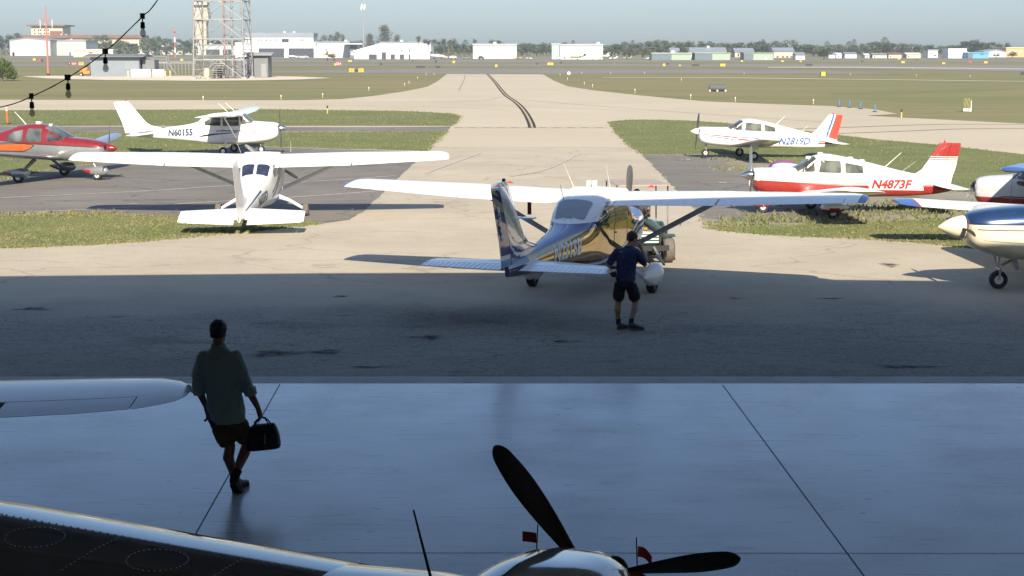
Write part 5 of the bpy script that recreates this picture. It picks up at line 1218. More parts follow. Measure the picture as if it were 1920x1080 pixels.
mb = MB(); mb.box((-.42,-1.45,.34),(.42,.0,.46)); mb.box((-.3,.0,.36),(.3,.66,.44)); mb.box((-.45,.62,.34),(.45,.70,.46)); mb.build('chassis', M_dark, tg, 0)
mb = MB(); mb.box((-.40,-1.05,.62),(.40,-.62,.74)); mb.box((-.40,-1.15,.70),(.40,-1.03,1.28)); mb.build('seat', mat('grey_vinyl', (.20,.20,.215), .6, noise=.1), tg, 0)
mb = MB(); rs = []
for k in range(20):
    a_ = 2*math.pi*k/20; c_ = Vector((.18*math.cos(a_), -.22 - .05*math.sin(a_), 1.20 + .17*math.sin(a_)))
    o_ = Vector((math.cos(a_), -.28*math.sin(a_), .95*math.sin(a_))); n_ = Vector((0, .96, .28))
    rs.append([c_ + (o_*math.cos(b_) + n_*math.sin(b_))*.018 for b_ in [2*math.pi*j/8 for j in range(8)]])
rs.append(rs[0]); mb.rings(rs, cap=False); mb.tube([(0,-.02,.92),(0,-.22,1.20)], [.03,.03], 8)
for a_ in (.5, 2.6, 4.7): mb.tube([(0,-.22,1.20), (.17*math.cos(a_), -.22-.047*math.sin(a_), 1.20+.16*math.sin(a_))], .012, 6)
mb.build('steering_wheel', M_dark, tg, 50)
mb = MB(); mb.prism([(-.62,1.77),(.62,1.77),(.60,1.795),(-.60,1.795)], -1.5, .1); mb.build('canopy', mat('canopy_tan', (.40,.30,.23), .5, noise=.1), tg, 0)
mb = MB(); mb.tube([(-.1,.66,.42),(0,1.6,.34),(.0,2.1,.22)], .03, 8); mb.build('tow_bar', M_steel, tg)
mb = MB(); mb.box((.05,.60,.82),(.13,.64,.87)); mb.build('marker_light', mat('amber_lens', (.6,.22,.03), .3), tg, 0)

dv = tag(empty('person', (tg0.x, tg0.y + .55, 0), R(188)), 'driver in dark clothes seated on the green tug', 'person')
mb = MB()
T, Mh = head(mb, (0,-.72,1.50), 0, R(6))
mb.limb([(0,-.80,1.28),(0,-.76,1.38),(0,-.74,1.44)], [.07,.058,.055], 12)
orings(mb, [(0,-.82,.74,.17,.13),(0,-.83,.86,.16,.12),(0,-.84,1.0,.165,.115),(0,-.84,1.14,.185,.12),(0,-.83,1.24,.18,.10),(0,-.81,1.30,.11,.08)])
for s in (1, -1):
    mb.limb([(s*.20,-.82,1.24),(s*.27,-.70,1.10),(s*.25,-.52,1.02)], [.058,.050,.042], 12); mb.limb([(s*.25,-.52,1.02),(s*.21,-.38,1.10),(s*.17,-.29,1.17)], [.043,.038,.028], 12)
    hand(mb, (s*.17,-.29,1.17), (s*.165,-.25,1.20), (-s*.5,.75,.35), (0,0,1), .7, 1., s)
    if s < 0:
        mb.limb([(s*.10,-.78,.78),(s*.30,-.50,.76),(s*.56,-.40,.70)], [.09,.08,.06], 12); mb.limb([(s*.56,-.40,.70),(s*.70,-.44,.45),(s*.74,-.50,.12)], [.058,.055,.04], 12)
    else:
        mb.limb([(s*.10,-.78,.78),(s*.16,-.50,.80),(s*.20,-.22,.76)], [.09,.08,.06], 12); mb.limb([(s*.20,-.22,.76),(s*.22,-.16,.62),(s*.22,-.12,.48)], [.058,.055,.04], 12)
remesh(mb.build('body', M_skin, dv, 60, False), .009, 3); hair(dv, T, Mh, M_hair)
M_cloth = mat('charcoal_clothes', (.055,.055,.06), .9, noise=.15, bump=.3)
mb = MB(); orings(mb, [(0,-.82,.76,.185,.15),(0,-.84,1.0,.18,.135),(0,-.84,1.14,.20,.14),(0,-.83,1.24,.195,.115),(0,-.81,1.31,.10,.085)])
for s in (1, -1): mb.limb([(s*.19,-.82,1.24),(s*.265,-.71,1.11)], [.075,.068], 12)
remesh(mb.build('shirt', M_cloth, dv, 60, False), .012, 3)
mb = MB()
mb.limb([(-.10,-.78,.78),(-.30,-.50,.76),(-.56,-.40,.70),(-.70,-.44,.45),(-.74,-.49,.16)], [.11,.10,.082,.075,.07], 14); mb.limb([(.10,-.78,.78),(.16,-.50,.80),(.20,-.22,.76),(.22,-.16,.62)], [.11,.10,.082,.075], 14)
remesh(mb.build('trousers', M_cloth, dv, 60, False), .012, 3)
shoe(dv, (-.76,-.52,.0), (-.15,1), .28, .1, 0, 0, M_boot, M_boot, 'shoe'); shoe(dv, (.22,-.18,.46), (0,1), .28, .1, 0, 0, M_boot, M_boot, 'shoe')

# ------------------------------------------------------------------ string lights hung across the opening
YL = 15.
path = [(-420,250),(-150,228),(0,201),(59,181),(127,146),(197,97),(267,31),(297,-2),(430,-190)]
P = [AT(x, y, YL) for x, y in path]; Q = []
for i in range(len(P)-1):
    p0_, p1_, p2_, p3_ = P[max(i-1,0)], P[i], P[i+1], P[min(i+2,len(P)-1)]
    for j in range(8):
        t = j/8; Q.append(.5*((2*p1_)+(p2_-p0_)*t+(2*p0_-5*p1_+4*p2_-p3_)*t*t+(3*p1_-p0_-3*p2_+p3_)*t**3))
Q.append(P[-1])
mb = MB(); mb.tube(Q, .0052, 6); mb.tube([q + Vector((0,.008,.003*math.sin(i*1.7))) for i, q in enumerate(Q)], .004, 6)
tag(mb.build('light_string_cable', M_dark, None, 60), 'thin dark cable of the festoon lights sagging across the upper left corner', 'cable')
M_bulb = mat('bulb_glass', (.16,.16,.15), .06, noise=.02); M_bulb.node_tree.nodes['Principled BSDF'].inputs['Alpha'].default_value = .45
names = ['festoon bulb lowest on the cable, nearest the left edge, above the red airplane', 'festoon bulb second up the cable, in front of the dry grass', 'festoon bulb in front of the blue-grey shed wall', 'topmost festoon bulb against the sky, left of the lattice tower']
for (x, y), lb in zip(path[3:7], names):
    p = AT(x, y, YL); bu = tag(empty('festoon_bulb', p, random.uniform(0, 6), 0, .88), lb, 'light bulb', 'festoon bulbs on the cable')
    mb = MB(); mb.box((-.022,-.02,-.025),(.022,.025,.035)); mb.tube([(0,0,0),(0,0,-.065)], .007, 6); mb.lathe([(-.055,.012),(-.06,.022),(-.115,.026),(-.125,.020)], 'Z', (0,0,0), 14); mb.build('socket', M_prop, bu, 40)
    mb = MB(); mb.lathe([(-.122,.014),(-.135,.020),(-.16,.031),(-.18,.033),(-.20,.026),(-.212,.012),(-.214,.002)], 'Z', (0,0,0), 16); mb.build('glass', M_bulb, bu, 60)
    mb = MB(); mb.tube([(-.008,0,-.125),(-.010,0,-.175),(0,0,-.185),(.010,0,-.175),(.008,0,-.125)], .0022, 5); mb.build('filament', M_steel, bu, 60)
# ------------------------------------------------------------------ far side of the field
def mpp(y_base): # metres per photograph pixel at the ground line y
    return G(960, y_base).y / FPX * 1.0
def far(px, y):
    p = G(px, y); return Vector((p.x, p.y, 0))
M_bwhite = mat('building_white', (.74,.73,.70), .6, noise=.04, scale=.05)
M_bgrey = mat('building_grey', (.42,.43,.43), .6, noise=.05, scale=.05)
M_bcream = mat('building_cream', (.62,.53,.37), .7, noise=.05, scale=.05)
M_bgreen = mat('building_sage', (.30,.37,.29), .7, noise=.05, scale=.05)
M_bdoor = mat('door_bluegrey', (.12,.16,.20), .6, noise=.1, scale=.1)
M_broof = mat('metal_roof', (.22,.25,.29), .5, noise=.06, scale=.1)
M_terra = mat('terracotta', (.20,.095,.065), .8, noise=.1, scale=.3)
M_bdark = mat('dark_opening', (.035,.045,.06), .5)
M_bblue = mat('building_blue', (.10,.33,.52), .6, noise=.05, scale=.05)
M_borange = mat('building_orange', (.60,.36,.16), .7, noise=.05, scale=.05)
M_bseam = mat('sheet_seam', (.30,.31,.32), .6)
M_window = mat('far_window', (.05,.06,.075), .15, noise=.2, scale=.3)
def building(name, label, x0, x1, ytop, ybase, wall, roof=None, depth=18., gable=None, roofover=.3, openings=(), seams=(), cat='building', rooft=.5, side_mat=None, parapet=False, pitch=0., base_y=None):
    """front wall between photograph columns x0..x1, top ytop, standing on ground line ybase"""
    a_ = far(x0, ybase); b_ = far(x1, ybase); k = a_.y/FPX; H_ = (ybase-ytop)*k*1.012
    root = tag(empty(name, ((a_.x+b_.x)/2, a_.y, 0)), label, cat); W_ = (b_.x-a_.x)/2
    mb = MB()
    if gable:   # (px of the ridge, y of the ridge): ridge runs back
        gx = (gable[0]-(x0+x1)/2)*k; gz = (ybase-gable[1])*k
        mb.prism([(-W_,-.5),(W_,-.5),(W_,H_),(gx,gz),(-W_,H_)], 0, depth)
        mb.build('wall', wall, root, 0)
        mb = MB(); o_ = roofover
        for s in (-1, 1):
            d_ = Vector((s*W_-gx, 0, H_-gz)); n_ = Vector((-d_.z, 0, d_.x)).normalized()*(-.0 if False else 1)
            if n_.z < 0: n_ = -n_
            e = d_.normalized()*o_
            pts = [Vector((gx,0,gz)), Vector((s*W_,0,H_))+e]
            P4 = [pts[0]+n_*.05, pts[1]+n_*.05, pts[1]+n_*(.05+rooft), pts[0]+n_*(.05+rooft)]
            mb.add([(p.x, -.4, p.z) for p in P4] + [(p.x, depth+.3, p.z) for p in P4], [(0,1,2,3),(7,6,5,4),(0,4,5,1),(1,5,6,2),(2,6,7,3),(3,7,4,0)])
        mb.build('roof', roof or M_broof, root, 0)
    else:
        mb.box((-W_,0,-.5),(W_,depth,H_)); mb.build('wall', wall, root, 0)
        mb = MB()
        if pitch: mb.prism([(-.5,H_+.02),(depth/2,H_+pitch),(depth+.5,H_+.02)], -W_-roofover, W_+roofover, 0, 'X')
        else: mb.box((-W_-roofover,-roofover,H_+.02),(W_+roofover,depth+roofover,H_+rooft))
        mb.build('roof', roof or M_broof, root, 0)
    for (u0, u1, v0, v1, mm, nm) in openings:
        xa, xb = (u0-(x0+x1)/2)*k, (u1-(x0+x1)/2)*k; za, zb = max(.02,(ybase-v1)*k), (ybase-v0)*k
        mb = MB(); mb.box((xa,-.08,za),(xb,.02,zb)); mb.build(nm, mm, root, 0)
    if seams:
        mb = MB()
        for u in seams: xa = (u-(x0+x1)/2)*k; mb.box((xa-.12,-.04,.1),(xa+.12,.02,H_-.1))
        mb.build('wall_seams', M_bseam, root, 0)
    if W_ > 8 and not gable:
        mb = MB(); mb.box((-W_-.05,-.32,H_-.28),(W_+.05,-.02,H_-.08)); mb.build('gutter', M_bgrey, root, 0)
        rv = random.Random(int(x0)); 
        for i in range(max(1, int(W_/9))):
            xv = rv.uniform(-W_*.85, W_*.85); yv = rv.uniform(2, depth*.6); zv = H_ + rooft + (pitch*.8 if pitch else 0); mb = MB(); mb.box((xv-.8,yv,zv-.3),(xv+.8,yv+1.5,zv+.8)); mb.box((xv-.6,yv+.2,zv+.8),(xv+.6,yv+1.3,zv+.95)); mb.build('roof_unit', M_bgrey, root, 0)
    root['k'] = k; return root
bA = building('white_hangar_building', 'pale grey gabled hangar with a big sliding door, behind the red pole', 19, 95, 77, 104.5, M_bgrey, M_broof, 40, gable=(52,72.5), openings=[(24,88,83,104.4,M_bwhite,'sliding_door'),(24,28,98,104.4,M_blue,'door')])
building('hangar_wing_building', 'pale grey long side wing right of the gabled hangar', 96, 162, 77.5, 104.3, M_bgrey, M_broof, 30, seams=(105,118,143), openings=[(96,100,92,104.2,M_bdoor,'door'),(130,133,98,104.2,M_blue,'door')])
ht = building('hotel_building', 'cream hotel block with terracotta roof and two rows of windows', 60.5, 119, 51, 101, M_bcream, M_terra, 25, roofover=3., rooft=1.2, openings=[(x,x+2.6,y,y+3.2,M_window,'window') for y in (56,62) for x in (66,73,77,84,91)] + [(95,118,59,67,M_terra,'porch_roof')])
building('long_hotel_wing_building', 'long low cream wing under a terracotta roof behind the hangars', 45, 264, 72.5, 101.5, M_bcream, M_terra, 20, roofover=2., rooft=2.4)
building('cream_office_building', 'small low cream office between hangar and blue-grey shed', 138, 212, 94.5, 107, M_bcream, M_bwhite, 10, openings=[(167,174,98,100,M_window,'window'),(199,207,99,104,M_bblue,'door')])
building('white_store_building', 'white store with plain wall behind the palm and cable', 180, 259, 82.5, 101.5, M_bwhite, M_broof, 16)
building('grey_terminal_building', 'long grey flat building with small windows and dark hangar bays behind the lattice tower', 290, 372, 84.5, 102.5, M_bgrey, M_bgrey, 20, openings=[(x,x+4,89,92,M_window,'window') for x in (312,317,338,348)])
building('grey_bay_building', 'grey building with dark open bays seen through the lattice tower', 372, 470, 85, 103.5, M_bgrey, M_broof, 20, openings=[(387,412,93,103,M_bdark,'bay'),(418,436,93,103,M_bdark,'bay')])
building('white_gabled_store_building', 'white gabled store left of the long grey flat building', 260, 289, 87, 103, M_bwhite, M_broof, 20, gable=(272,84.5))
building('two_storey_building', 'cream two-storey terminal with dark roof above the white hangar bays', 461, 588, 70.5, 107, M_bwhite, M_broof, 18, rooft=2.2, openings=[(x,x+2,74,78,M_window,'window') for x in (484,491,500,508,516,562,566)] + [(529,542,73.5,81,M_window,'stair_window')])
building('white_bay_hangar_building', 'white hangar with two dark open bays below the two-storey terminal', 442, 592, 82.5, 108.3, M_bwhite, M_bwhite, 25, openings=[(485.5,533,91,108,M_bdark,'bay'),(541,588,91,108,M_bdark,'bay'),(485.5,538,85,90.5,M_offwhite,'bay_canopy'),(541,590,85,90.5,M_offwhite,'bay_canopy')])
building('white_panel_hangar_building', 'white panelled hangar behind the yellow jet', 593, 655, 80.5, 108.2, M_bwhite, M_broof, 25, seams=(600,608,619,628,637))
building('small_annex_building', 'small annex with a tilted white awning right of the panelled hangar', 656, 666, 84, 108.5, M_bdoor, M_bwhite, 12, roofover=4)
building('arched_hangar_building', 'white low-gabled hangar with four dark doors in front of the feathery trees', 664, 806, 97.5, 110.8, M_bwhite, M_bwhite, 24, gable=(716,83.5), openings=[(692,707,102,110.6,M_bdark,'door'),(716,724,98.5,110.6,M_bdark,'door'),(732.5,740.5,102,110.6,M_bdark,'door'),(749.5,757.5,102,110.6,M_bdark,'door'),(766,769,102,110.6,M_bdark,'door'),(752,754.5,94,97,M_bdark,'window'),(766,769,94,97,M_bdark,'window')] + [(709+3.2*i, 710.8+3.2*i, 96.6, 98.1, M_bseam, 'sign_letter') for i in range(9)])
building('back_hangar_building', 'tall plain cream hangar behind the low-gabled white one', 713, 808, 81, 108.5, M_bwhite, M_broof, 30, seams=(795,801))
building('white_box_hangar_building', 'plain white box hangar left of the yellow helicopter', 887, 968.5, 85, 110.2, M_bwhite, M_bgrey, 25)
building('open_door_hangar_building', 'plain white box hangar with stacked blue-grey door leaves at its left end', 1049, 1130, 85.5, 111.2, M_bwhite, M_bgrey, 25, openings=[(1049,1051,86,111,M_bdoor,'door_leaf')])
building('door_leaf_building', 'stacked blue-grey sliding door leaves standing out left of the white box hangar', 1034.5, 1048.6, 84.5, 111.3, mat('door_paleblue', (.36,.42,.50), .6), M_bgrey, 3, seams=(1038,1042,1045.5), cat='hangar door')
for i, (xa, xm, xb) in enumerate(((1222,1259,1296),(1303,1335.5,1369),(1395,1412.5,1450))):
    building('green_hangar_building', ['sage green row hangar, leftmost of three, with blue-grey door half', 'sage green row hangar, middle of three, with blue-grey door half', 'sage green row hangar, rightmost of three, small white door in its wall'][i], xa, xb, 100.5, 112.3, M_bgreen, M_bgreen, 12, rooft=.3,
        openings=[(xa+.3,xm,101.2,112.1,M_bdoor,'hangar_door')] + ([(1434.5,1437.5,107.5,112.1,M_bwhite,'door')] if i == 2 else []), seams=[xa+3+5*j for j in range(6) if xa+3+5*j < xm], cat='hangar')['group'] = 'sage green row hangars'
building('cream_lowhouse_building', 'short cream building with blue-grey roof left of the long one', 1257, 1274, 97.5, 107, M_bcream, M_broof, 12, pitch=2.2)
building('cream_longhouse_building', 'long cream building with blue-grey roof behind the sage hangars', 1289, 1362, 97.5, 107, M_bcream, M_broof, 14, pitch=2.4)
building('cream_house_building', 'cream house with dark gable among trees behind the sage hangars', 1378, 1414, 98, 107, M_bcream, M_broof, 14, pitch=2.2, openings=[(1383,1386,100,106,M_bdark,'door'),(1402,1406,100,106,M_bdark,'door')])
building('cream_school_building', 'cream low building with blue-grey roof right of the sage hangars', 1451, 1489, 97.5, 108, M_bcream, M_broof, 14, pitch=2.2, openings=[(x,x+4,104.5,107.8,M_terra,'door') for x in (1456,1466,1474,1482)])
building('small_white_hut_building', 'small white hut with grey roof beside the dark round tree', 1492, 1509, 103.5, 111.5, M_bwhite, M_broof, 8, pitch=1.2, cat='hut')
for i, (xa, xb, yt, mm, rf, lb) in enumerate(((1554,1566,102,M_bwhite,M_broof,'white caravan beside the dark round tree, leftmost of the caravan row'),(1568,1578,102.5,M_bwhite,M_bwhite,'white flat caravan second from the left in the caravan row'),(1584,1606,101.5,M_bwhite,M_broof,'white long caravan in the middle of the caravan row'),(1622,1630,104,M_bwhite,M_bwhite,'tiny white trailer between long caravan and grey-roofed house'),
        (1636,1663,103,M_bcream,M_broof,'low house with grey roof in the row of far houses'),(1666,1690,102,M_bcream,M_terra,'low cream house with reddish roof in the far row'),(1700,1726,102.5,M_bcream,M_bwhite,'low cream house with white roof left of the white two-storey house'))):
    building('far_house_building', lb, xa, xb, yt, 109, mm, rf, 8, pitch=.9, cat='house', openings=[(xa+3,xa+5,yt+2.5,yt+5,M_window,'window')])
building('white_house_building', 'white boxy two-storey house left of the stepped white one', 1740, 1758, 95, 108.2, M_bwhite, M_broof, 10, openings=[(1744,1747,99,101,M_bdark,'window'),(1750,1756,103,105,M_bdark,'window')], cat='house')
building('stepped_house_building', 'white stepped two-storey building with a row of small windows, left of the bright blue one', 1778, 1814, 99.5, 109.2, M_bwhite, M_bwhite, 12, openings=[(1783,1785,102,104,M_bdark,'window'),(1800,1803,102,104,M_bdark,'window')])
building('upper_storey_building', 'white upper block set on the stepped white building', 1777, 1811, 91.5, 99.0, M_bwhite, M_bwhite, 12, cat='building') if False else None
building('bright_blue_building', 'bright blue low building near the right edge', 1815, 1854, 100.3, 109.4, M_bblue, M_bblue, 14, openings=[(1815.2,1824,101,109.2,M_bdoor,'door'),(1838,1843,101.5,103,M_bdark,'window')])
building('white_shed_building', 'white shed with pale grey roof right of the bright blue building', 1845, 1886, 98.5, 107, M_bwhite, M_broof, 18, gable=(1868,94.5))
building('orange_building', 'orange stucco building at the far right edge', 1886, 1935, 91, 107, M_borange, M_bcream, 18, openings=[(x,x+3,96,99,M_bwhite,'window') for x in (1890,1902,1912)])
# upper block of the stepped building
sb = [o for o in bpy.data.objects if o.get('label', '').startswith('white stepped')][0]; k = sb['k']
mb = MB(); mb.box((-18.5*k,.0,10.2*k),(16*k,10,17.8*k)); mb.build('upper_storey', M_bwhite, sb, 0)
mb = MB()
for u in (-7,-3,5): mb.box((u*k-.5,-.08,12.6*k),(u*k+.5,.02,14.2*k))
mb.build('window_row', M_bdark, sb, 0)
for o in bpy.data.objects:
    if o.name.endswith('_building') or '_building.' in o.name: o.name = o.name.replace('_building', '')
    if 'k' in o.keys(): del o['k']

# control tower
ct0 = far(380, 103); k = ct0.y/FPX
ct = tag(empty('control_tower', (ct0.x, ct0.y, 0)), 'pale concrete control tower with a dark glazed cab, seen through the lattice tower', 'tower')
M_tower = mat('tower_concrete', (.46,.40,.32), .8, noise=.05, scale=.1)
mb = MB(); mb.box((-10*k,-10*k,0),(10*k,10*k,59*k)); mb.build('shaft', M_tower, ct, 0)
mb = MB(); mb.prism([(-14*k,63*k),(14*k,63*k),(15*k,67*k),(13*k,86*k),(-13*k,86*k),(-15*k,67*k)], -14*k, 14*k); mb.box((-11*k,-11*k,59*k),(11*k,11*k,63*k)); mb.build('cab_base', M_tower, ct, 0)
mb = MB(); mb.prism([(-10.5*k,86*k),(10.5*k,86*k),(11.5*k,91*k),(-11.5*k,91*k)], -11*k, 11*k); mb.build('cab_glazing', M_window, ct, 0)
mb = MB(); mb.box((-13*k,-13*k,91*k),(13*k,13*k,96*k)); mb.build('cab_roof', M_tower, ct, 0)

# lattice tower, near
lt0 = far(411, 148); k = lt0.y/FPX
lt = tag(empty('lattice_tower', (lt0.x, lt0.y+4, 0)), 'tall grey steel lattice tower standing on the sandy pad, its top out of view', 'tower')
HB, HT, TH = 47*k, 43*k, 24.
def lw_(z): return HB + (HT-HB)*z/TH
for sx in (-1, 1):
    for sy in (-1, 1):
        mb = MB(); mb.tube([(sx*HB, sy*HB, 0), (sx*HT, sy*HT, TH)], .14, 8); mb.box((sx*HB-.4, sy*HB-.4, -.2), (sx*HB+.4, sy*HB+.4, .25)); mb.build('leg', M_steel, lt, 40)
mb = MB(); lv = [0, 3.0, 6.3, 9.4, 12.4, 15.4, 18.4, 21.4, 24.]
for i, z in enumerate(lv):
    a_ = lw_(z)
    if i:
        for q in range(4):
            c4 = [(-a_,-a_),(a_,-a_),(a_,a_),(-a_,a_)]; p_, q_ = c4[q], c4[(q+1) % 4]; mb.tube([(*p_, z), (*q_, z)], .09, 6)
    if i < len(lv)-1:
        b_ = lw_(lv[i+1]); z2 = lv[i+1]
        for q in range(4):
            c1 = [(-a_,-a_),(a_,-a_),(a_,a_),(-a_,a_)]; c2 = [(-b_,-b_),(b_,-b_),(b_,b_),(-b_,b_)]
            m_ = ((c2[q][0]+c2[(q+1)%4][0])/2, (c2[q][1]+c2[(q+1)%4][1])/2)
            mb.tube([(*c1[q], z), (*m_, z2)], .055, 6); mb.tube([(*c1[(q+1)%4], z), (*m_, z2)], .055, 6)
            mid = lambda t, s0, s1: tuple(s0[j]*(1-t)+s1[j]*t for j in (0,1))
            mb.tube([(*mid(.5, c1[q], m_), (z+z2)/2), (*mid(.5, c1[q], c2[q]), (z+z2)/2)], .04, 5); mb.tube([(*mid(.5, c1[(q+1)%4], m_), (z+z2)/2), (*mid(.5, c1[(q+1)%4], c2[(q+1)%4]), (z+z2)/2)], .04, 5)
mb.build('bracing', M_steel, lt, 40)
mb = MB(); lx = 6*k
for s in (-.25, .25): mb.tube([(lx+s, 0, .3), (lx+s, 0, TH)], .05, 5)
for j in range(58): mb.tube([(lx-.25, 0, .5+j*.4), (lx+.25, 0, .5+j*.4)], .03, 5)
mb.tube([(lx+.9, .6, 0), (lx+.9, .6, TH)], .16, 8); mb.build('ladder', M_steel, lt, 40)
mb = MB(); mb.tube([(.2, .4, 3.), (.2, .4, TH)], .13, 8); mb.build('antenna_mast', mat('mast_red', (.42,.10,.06), .6), lt, 40)
mb = MB()
for j in range(7): mb.box((-2.2+.16*j, -.6, .2+.36*j), (-.5+.16*j, .2, .28+.36*j))
for s in (-.6,.2): mb.tube([(-2.2, s, .9), (.6, s, 3.6)], .05, 5)
mb.build('stair', M_steel, lt, 0)
mb = MB()
for x in (-2.0,-.9,.2,1.3,2.4):
    mb.box((x-.35, 1.2, 0), (x+.35, 1.9, 2.9))
    for j in range(9): mb.box((x-.42, 1.12, .2+.3*j), (x+.42, 1.2, .30+.3*j))
mb.build('equipment_racks', mat('rack_grey', (.16,.17,.18), .6, noise=.1), lt, 0)
# sheds and plant round the tower
def shed(name, label, x0, x1, yt, yb, m_, rf, depth, over=.4, cat='shed', extra=None, sx=0.):
    a_, b_ = far(x0, yb), far(x1, yb); kk = a_.y/FPX; r_ = tag(empty(name, ((a_.x+b_.x)/2, a_.y, 0)), label, cat); W_ = (b_.x-a_.x)/2; H_ = (yb-yt)*kk
    mb = MB(); mb.box((-W_,0,-.1),(W_,depth,H_)); mb.build('wall', m_, r_, 0)
    mb = MB(); mb.prism([(-over,H_+.02),(depth*.5,H_+.42),(depth+over,H_+.02),(depth+over,H_-.10),(-over,H_-.10)], -W_-over, W_+over, 0, 'X'); mb.build('roof', rf, r_, 0)
    return r_, kk, W_, H_
M_shedblue = mat('shed_bluegrey', (.19,.22,.25), .7, noise=.06, scale=.4)
M_shedgrey = mat('shed_grey', (.155,.165,.17), .7, noise=.06, scale=.4)
s1, kk, W_, H_ = shed('equipment_shed', 'blue-grey windowless equipment shed left of the lattice tower', 170.5, 262, 106.5, 143.5, M_shedblue, M_shedgrey, 5.5, 1.0)
mb = MB(); mb.box((.4*W_,-.06,1.2),(.95*W_,.02,2.7)); mb.build('wall_panel', mat('shed_panel', (.215,.245,.275), .7), s1, 0)
mb = MB(); mb.box((W_+.3,1.0,0),(W_+2.4,4.5,H_-.6)); mb.build('annex', M_shedgrey, s1, 0)
s2, kk, W_, H_ = shed('generator_shed', 'grey shed with overhanging roof right of the lattice tower', 463, 503, 103.5, 145.5, M_shedgrey, M_bseam, 4.2, .75)
mb = MB(); mb.box((.35*W_,-.05,.1),(.85*W_,.02,2.3)); mb.build('door', mat('shed_door', (.24,.25,.25), .6), s2, 0)
mb = MB(); mb.box((-W_-1.6,.6,0),(-W_-.02,3.6,H_-.35)); mb.build('side_wing', M_shedblue, s2, 0)
def boxy(name, label, x0, x1, yt, yb, m_, cat, depth=1.2):
    a_, b_ = far(x0, yb), far(x1, yb); kk = a_.y/FPX; r_ = tag(empty(name, ((a_.x+b_.x)/2, a_.y, 0)), label, cat); W_ = (b_.x-a_.x)/2; H_ = (yb-yt)*kk
    mb = MB(); mb.box((-W_,0,.12),(W_,depth,H_)); mb.build('cabinet', m_, r_, 0)
    mb = MB(); mb.box((-W_-.06,-.06,H_),(W_+.06,depth+.06,H_+.07)); mb.box((-W_+.1,.1,0),(W_-.1,depth-.1,.12)); mb.build('lid', M_bgrey, r_, 0); return r_
boxy('power_cabinet', 'white generator cabinet in front of the blue-grey shed', 246, 282.5, 130.5, 144.8, M_bwhite, 'cabinet')
boxy('power_cabinet', 'smaller white cabinet right of the generator cabinet', 286, 308, 131, 143.5, M_bwhite, 'cabinet')
M_yel = mat('bollard_yellow', (.62,.52,.22), .6, noise=.08)
for i, (x, yb, yt) in enumerate(((240.5,145.5,132),(265,145.8,133),(287.5,145.2,132.5),(310.5,144.5,133),(319,144.5,132))):
    a_ = far(x, yb); kk = a_.y/FPX; H_ = (yb-yt)*kk; r_ = tag(empty('bollard', a_), 'yellow bollard guarding the white cabinets by the blue-grey shed', 'bollard', 'bollards round the cabinets')
    mb = MB(); mb.tube([(0,0,-.05),(0,0,H_-.06)], .09, 10); mb.ell((0,0,H_-.06), (.09,.09,.07), 0, 10, 6); mb.build('post', M_yel, r_, 50)
a_ = far(388, 147.5); r_ = tag(empty('fuel_tank', a_), 'pale yellow upright round-topped tank at the foot of the lattice tower', 'tank')
mb = MB(); mb.lathe([(.05,.42),(1.3,.44),(1.6,.38),(1.78,.22),(1.82,.02)], 'Z', (0,0,0), 16); mb.build('tank_body', mat('tank_cream', (.68,.62,.36), .5), r_, 50); mb = MB(); mb.lathe([(0,.46),(.06,.46)], 'Z', (0,0,0), 16); mb.lathe([(.85,.446),(.9,.45),(.95,.446)], 'Z', (0,0,0), 16); mb.build('band', M_steel, r_, 0)
a_ = far(471.5, 146); r_ = tag(empty('marker_post', a_), 'short white marker post in front of the grey shed', 'post'); mb = MB(); mb.tube([(0,0,0),(0,0,.62)], .07, 8); mb.build('post', M_bwhite, r_); mb = MB(); mb.ell((0,0,.63),(.08,.08,.05),0,8,5); mb.build('cap', M_bwhite, r_)
# pipe frame fence between shed and tower
fr = tag(empty('pipe_frame', far(335, 141)), 'galvanised pipe frame with thin uprights between the blue-grey shed and the lattice tower', 'fence')
kk = fr.location.y/FPX
mb = MB()
for i in range(9): mb.tube([((-26+6.5*i)*kk,0,0),((-26+6.5*i)*kk,0,(26 if i % 2 else 22)*kk)], .05, 6)
mb.build('upright', M_steel, fr)
mb = MB()
for z in (24*kk, 22*kk): mb.tube([(-50*kk,.1,z),(32*kk,.1,z)], .07, 6)
mb.build('rail', M_steel, fr)
st = tag(empty('platform', far(292, 142)), 'small grey steel platform with steps behind the white cabinets', 'platform'); mb = MB()
mb.box((-1.2,1.5,2.3),(1.8,3.2,2.42)); mb.build('deck', M_steel, st, 0); mb = MB()
for x in (-1.1,1.7):
    for y in (1.6,3.1): mb.tube([(x,y,0),(x,y,3.4)], .05, 6)
mb.tube([(-1.1,1.6,3.4),(1.7,1.6,3.4)], .04, 6); mb.tube([(-1.1,1.6,2.9),(1.7,1.6,2.9)], .04, 6); mb.tube([(1.8,1.6,2.4),(3.4,1.6,.2)], .06, 6); mb.build('railing', M_steel, st)
# orange mixer trailer
cm = tag(empty('mixer_trailer', far(158, 142.5)), 'small orange concrete mixer on a trailer beside the blue-grey shed', 'concrete mixer'); M_or = mat('mixer_orange', (.50,.22,.04), .5, noise=.1)
mb = MB(); mb.limb([(-.55,0,.75),(.1,0,1.05),(.5,0,1.3)], [.30,.42,.22], 14); mb.build('drum', M_or, cm, 50)
mb = MB(); mb.box((-.1,-.4,.35),(1.2,.4,.95)); mb.build('engine_box', M_or, cm, 0); mb = MB(); mb.box((-.9,-.45,.3),(1.2,.45,.38)); mb.tube([(-.9,0,.34),(-1.4,0,.34)], .05, 6); mb.build('frame', M_dark, cm, 0)
make_wheel(cm, (-.4,-.5,.25), .25, .16); make_wheel(cm, (-.4,.5,.25), .25, .16)
